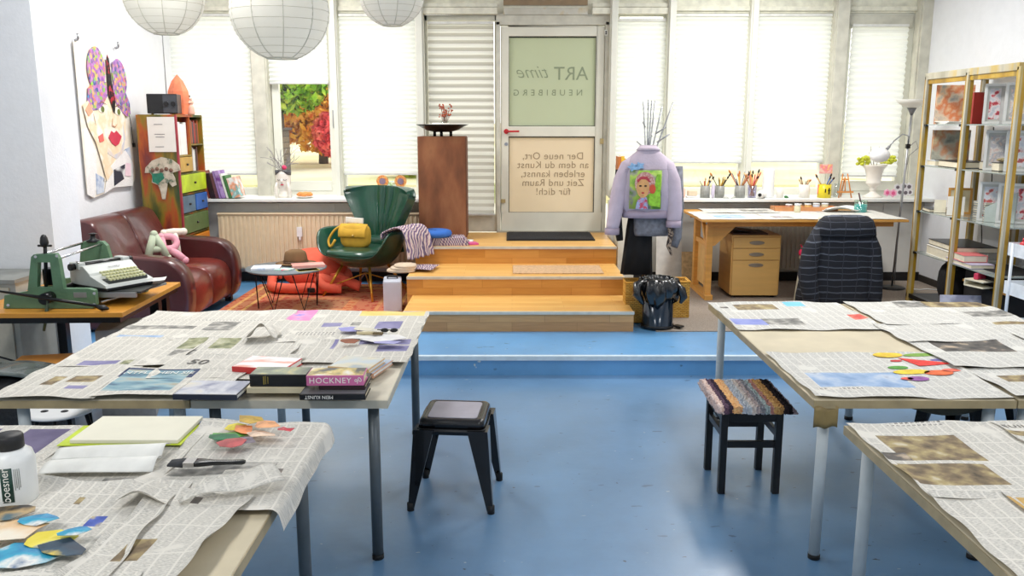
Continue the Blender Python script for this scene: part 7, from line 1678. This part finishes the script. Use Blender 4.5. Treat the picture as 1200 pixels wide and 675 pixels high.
MB().lathe([(0,0),(.04,0),(.045,.01),(.02,.02),(.014,.05),(.03,.055),(.014,.06),(0,.06)], 16, *q_(109,272+8,YQ)).build('screw_knob', DARK, pr_)
MB().tube([q_(109,270,YQ),q_(109,300,YQ)], .012, 8).build('pressure_screw', BLKM, pr_)
MB().tube([(lo[0],-.02,lo[2]),(lo[0],-.1,lo[2])], .035, 16).tube([(lo[0],-.02,lo[2]),(lo[0],dyq,lo[2]+.02)], .03, 16).build('roller_hub', BLKM, pr_)
MB().box(q_(47,325,YP)[0],.022,q_(47,332,YP)[2],q_(62,325,YP)[0],.12,q_(47,312,YP)[2]).build('bearing_block', BLKM, pr_, bevel=.01)
MB().tube([q_(-4,337,YP-.1),q_(56,346,YP-.1),q_(122,356,YP-.1)], [.007,.012,.008], 8).build('long_lever', BLKM, pr_)
MB().tube([q_(112,355,YP-.1),q_(120,357,YP-.1),q_(127,358,YP-.1)], [.01,.02,.008], 10).build('lever_grip', DARK, pr_)
MB().tube([q_(56,346,YP-.09),q_(53,372,YP-.09),q_(51,384,YP-.1)], [.012,.01,.008], 8).build('lower_lever', mat('olive_lever', c(70,84,60), .4, metal=.3), pr_)
bz = .075
MB().box(.16,.08,bz,.64,dyq-.06,bz+.012).build('press_bed', mat('dark_steel_bed', c(70,74,72), .35, metal=.6), pr_)
MB().box(.10,.05,bz-.02,.62,.07,bz+.01).build('bed_rail', STEEL, pr_); MB().box(.10,dyq-.05,bz-.02,.62,dyq-.03,bz+.01).build('bed_rail', STEEL, pr_)
MB().tube([(.40,.05,bz-.05),(.66,dyq-.1,bz+.0)], .008, 8).build('stay_rod', STEEL, pr_)
MB().box(q_(88,340,YP)[0],-.024,q_(0,344,YP)[2],q_(103,340,YP)[0],-.02,q_(0,338,YP)[2]).build('maker_plate', mat('steel_and_black_plate', c(150,150,146), .4, metal=.5), pr_)
for a, b in ((41,297),(66,296),(110,340),(110,353),(9,354)): MB().tube([q_(a,b,YP-.02),q_(a,b,YP-.03)], .009, 8).build('bolt', STEEL, pr_)
# typewriter
twc = Vector((-2.95+.36, YP+.30, .767+bz+.013))
ty = thing('typewriter', 'pale grey portable typewriter with cream keys standing on the press bed', 'typewriter', tuple(twc), math.radians(58))
TG = mat('pale_grey_enamel', c(196,200,196), .4, var=.03)
side = [(-.20,.02),(.17,.02),(.18,.05),(.175,.115),(.15,.135),(.03,.14),(-.03,.10),(-.04,.085),(-.19,.04)]
MB().prism([(a, b) for a, b in side], 'x', -.17, .17).build('body_shell', TG, ty, bevel=.003)
MB().box(-.165,-.19,0,.165,.17,.0195).build('black_base', DARK, ty, bevel=.005)
MB().box(-.135,-.18,.04,.135,-.05,.066).xf(Matrix.Identity(4)).build('keyboard_well', mat('key_well', c(60,62,60), .5), ty)
KEY = mat('cream_green_keys', c(206,206,160), .4)
ky = MB()
for r_ in range(4):
    for k in range(11):
        x = -.12+.0235*k+.006*(r_ % 2); y = -.172+.032*r_; z = .062+.012*r_; ky.box(x-.0085,y-.011,z,x+.0085,y+.011,z+.014)
kk = ky.build('key_rows', KEY, ty, bevel=.002); kk['kind'] = 'stuff'
MB().tube([(-.19,.10,.135),(.19,.10,.135)], .019, 18).build('platen', BLKM, ty)
for s in (-1,1):
    MB().tube([(s*.19,.10,.135),(s*.215,.10,.135)], .022, 16).build('platen_knob', DARK, ty)
MB().box(-.18,.06,.115,-.13,.16,.16).box(.13,.06,.115,.18,.16,.16).box(-.13,.145,.12,.13,.16,.15).build('carriage', TG, ty, bevel=.006)
MB().tube([(-.17,.08,.16),(-.2,.04,.175),(-.21,.0,.17)], .005, 6).build('return_lever', CHROME, ty)
text('badge_text', 'OLYMPIA', .018, mat('badge_ink', c(110,112,110), .5), ty, T((.02,-.008,.1215)) @ Matrix.Rotation(math.radians(33),4,'X'), spacing=1.2)
solo('paper_sheet', MB().grid(lambda u, v: ((u-.5)*.16,(v-.5)*.12,.004+.03*u+.006*math.sin(u*5)), 10, 6), PAPERW, 'printed white paper sticking out behind the typewriter keyboard at the right', 'paper', (-2.95+.60,YP+.36,.767+bz+.014), (0,0,.3), solid=.002)
# grey cabinet at the left behind the press, wall socket
gcb = thing('low_cabinet', 'low grey cabinet behind the press at the left frame edge', 'cabinet', (-3.75,5.84,0))
MB().box(-.48,-.22,0,.42,.22,.83).build('carcass', mat('grey_white_cabinet', c(176,176,168), .6, var=.08), gcb); MB().box(-.5,-.24,.83,.43,.22,.855).build('grey_worktop', mat('mid_grey_top', c(140,142,138), .5), gcb)
for x_ in (-.25,.18): MB().box(x_-.2,-.235,.06,x_+.2,-.221,.8).build('door', mat('cream_cabinet_door', c(190,184,168), .6), gcb, bevel=.004)
sk = thing('wall_socket', 'white double wall socket with black plug below the press table', 'socket', (-3.55,5.595,.50))
MB().box(-.05,-.012,-.05,.05,0,.05).build('socket_plate', PLW, sk, bevel=.006); MB().tube([(.035,-.012,.0),(.035,-.05,.0)], .02, 12).build('plug', DARK, sk)
MB().tube([(.035,-.05,0),(.05,-.08,-.06),(.12,-.1,-.14),(.25,-.1,-.18),(.4,-.08,-.2)], .007, 6).build('cable', DARK, sk)
# chair with black bag under/behind table edge
oc = thing('wooden_chair', 'orange wooden chair half hidden behind the left work table', 'chair', (-2.82,4.98,0), .2)
OWC = mat('orange_chair_wood', c(220,150,70), .4, var=.08)
MB().box(-.2,-.2,.44,.2,.2,.465).build('seat', OWC, oc, bevel=.01)
for a in (-.17,.17):
    for b in (-.17,.17): MB().tube([(a,b,0),(a*.9,b*.9,.44)], .016, 10).build('leg', BLKM, oc)
bgx, bgy = pz(22,440,.5)
bb2 = thing('black_bag', 'black bag with clear sleeve lying on the floor side of the left table', 'bag', (-2.72,4.42,.0))
BBM = mat('black_nylon', c(20,21,24), .5, var=.3, bump=.4)
MB().ball(0,0,.29,.3,.2,.29,24,12,e=.6).build('bag_body', BBM, bb2); MB().grid(lambda u, v: (-.2+.44*u, -.14+.26*v, .565+.03*math.sin(u*3)), 10, 6).build('clear_sleeve', mat('grey_green_sleeve', c(90,98,96), .25, var=.3, coat=.4), bb2, solid=.01)
solo('grey_box', MB().box(-.16,-.16,0,.16,.16,.60), mat('speckled_grey_carton', c(150,148,146), .7, var=.12, scale=30), 'grey carton standing behind the left work table under the press table edge', 'box', (-2.52,5.42,0), (0,0,.3), bevel=.004)
# round stool under left table
us = thing('round_stool', 'stool with white perforated seat and black legs under the left work table', 'stool', (-2.28,4.12,0))
MB().lathe([(0,.45),(.15,.45),(.17,.457),(.17,.465),(.15,.472),(0,.472)], 32).build('seat', PLW, us)
for q in (-.05,.05): MB().tube([(q,-.06,.472),(q,-.06,.4735)], .018, 14).build('hole', DARK, us)
for k in range(4):
    a = PI/4+PI/2*k; MB().tube([(.11*math.cos(a),.11*math.sin(a),.45),(.19*math.cos(a),.19*math.sin(a),0)], .011, 8).build('leg', BLKM, us)
MB().tube([(.165*math.cos(q),.165*math.sin(q),.16) for q in [2*PI*j/24 for j in range(25)]], .007, 6).build('foot_ring', BLKM, us)
# second metal stool, partly seen behind the right tables
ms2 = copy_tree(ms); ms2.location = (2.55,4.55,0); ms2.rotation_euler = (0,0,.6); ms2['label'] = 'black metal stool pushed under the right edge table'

# ================================================================ OUTSIDE
struct('ground', MB().box(-30,YB+.12,.45,30,14,.6), mat('pale_terrace', c(226,222,200), .9, var=.05))
struct('ground', MB().box(-40,14,.3,40,60,.9), ramp_mat('autumn_lawn', [(.35,c(200,200,140)),(.5,c(214,208,168)),(.62,c(226,218,190)),(.72,c(170,184,110))], .35, .95))
def tree(label, x, y, crown, stops, trunk_h, seed, n, z0=.9, cat='tree', name='tree', ls=.10, group='trees in the garden outside'):
    t = thing(name, label, cat, (x,y,z0), 0, group); r = random.Random(seed)
    lm = ramp_mat('foliage', stops, 3.5, .9, detail=3)
    m = MB(); vs = []; fs = []
    for i in range(n):
        cx, cy, cz, rx, ry, rz_ = crown[i % len(crown)]
        while True:
            p = Vector((r.uniform(-1,1),r.uniform(-1,1),r.uniform(-1,1)))
            if .45 < p.length < 1: break
        p = Vector((cx+p.x*rx, cy+p.y*ry, cz+p.z*rz_)); a = Vector((r.gauss(0,1),r.gauss(0,1),r.gauss(0,1))).normalized(); b = a.cross(Vector((r.gauss(0,1),r.gauss(0,1),r.gauss(0,1)))).normalized()
        s = ls*r.uniform(.6,1.3); k = len(vs); vs += [p-a*s, p+b*s*.6, p+a*s, p-b*s*.6]; fs.append((k,k+1,k+2,k+3))
    m.add(vs, fs); m.uv = 1; f = m.build('foliage', lm, t); f['kind'] = 'stuff'
    if trunk_h:
        tr_ = MB().tube([(0,0,0),(.03,0,trunk_h*.5),(0,.05,trunk_h)], [.12,.09,.05], 10)
        for k in range(6):
            a = k*1.05; tr_.tube([(0,.02,trunk_h*.55+.1*k),(.5*math.cos(a),.5*math.sin(a),trunk_h*.9+.25*k*.5)], [.04,.012], 6)
        tr_.build('trunk', mat('bark', c(90,76,62), .9, var=.3), t)
    return t
tree('green-leaved tree outside the open window, at its upper left', -5.1, 19.0, [(0,0,2.1,1.0,1.0,.85),(.35,0,1.9,.8,.8,.7),(.3,0,3.0,1.0,1,1.0),(-.5,0,1.5,.7,.7,.6)], [(.3,c(70,120,20)),(.45,c(120,170,30)),(.6,c(180,200,60)),(.75,c(226,226,110))], 2.2, 1, 5200)
tree('orange autumn tree behind the green one outside the window', -4.7, 21.5, [(0,0,2.0,1.6,1.2,1.3),(.2,0,3.2,1.6,1.2,1.2),(-1.2,0,1.2,.9,.9,.8),(.2,0,1.0,1.2,.8,.8)], [(.3,c(226,130,30)),(.45,c(240,170,50)),(.6,c(250,204,90)),(.75,c(236,130,70))], 2.6, 2, 7000)
tree('crimson bush at the lower right of the open window view', -3.95, 19.6, [(0,0,.75,.55,.6,.5)], [(.3,c(216,50,60)),(.5,c(240,96,96)),(.7,c(250,150,110))], 0, 3, 2600, cat='bush', name='bush')
tree('pale pink-leaved tree in the upper right of the open window view', -4.2, 25, [(0,0,2.6,1.4,1.2,1.3)], [(.3,c(240,180,160)),(.5,c(246,214,190)),(.7,c(236,150,90))], 2, 4, 2500)
tree('light green shrub outside behind the green armchair window', -1.6, 16, [(0,0,.5,.9,.6,.55)], [(.3,c(150,180,60)),(.5,c(190,206,90)),(.7,c(220,226,140))], 0, 5, 2500, cat='bush', name='bush')
fn_ = thing('garden_shed', 'low grey-brown wooden shed under the trees outside the window', 'shed', (-5.2,18.0,.9))
MB().box(-.75,-.3,0,.5,.3,.85).build('plank_wall', brick_mat('grey_planks', c(96,88,78), c(120,108,90), c(50,46,42), 2, .12, .008, .8, rot=(PI/2,0,0)), fn_); MB().box(-.8,-.36,.85,.55,.36,.9).build('roof', mat('roof_felt', c(80,76,72), .8), fn_)
struct('building', MB().box(-40,44,0,40,46,1.9), mat('distant_garden_wall', c(222,216,190), .9))
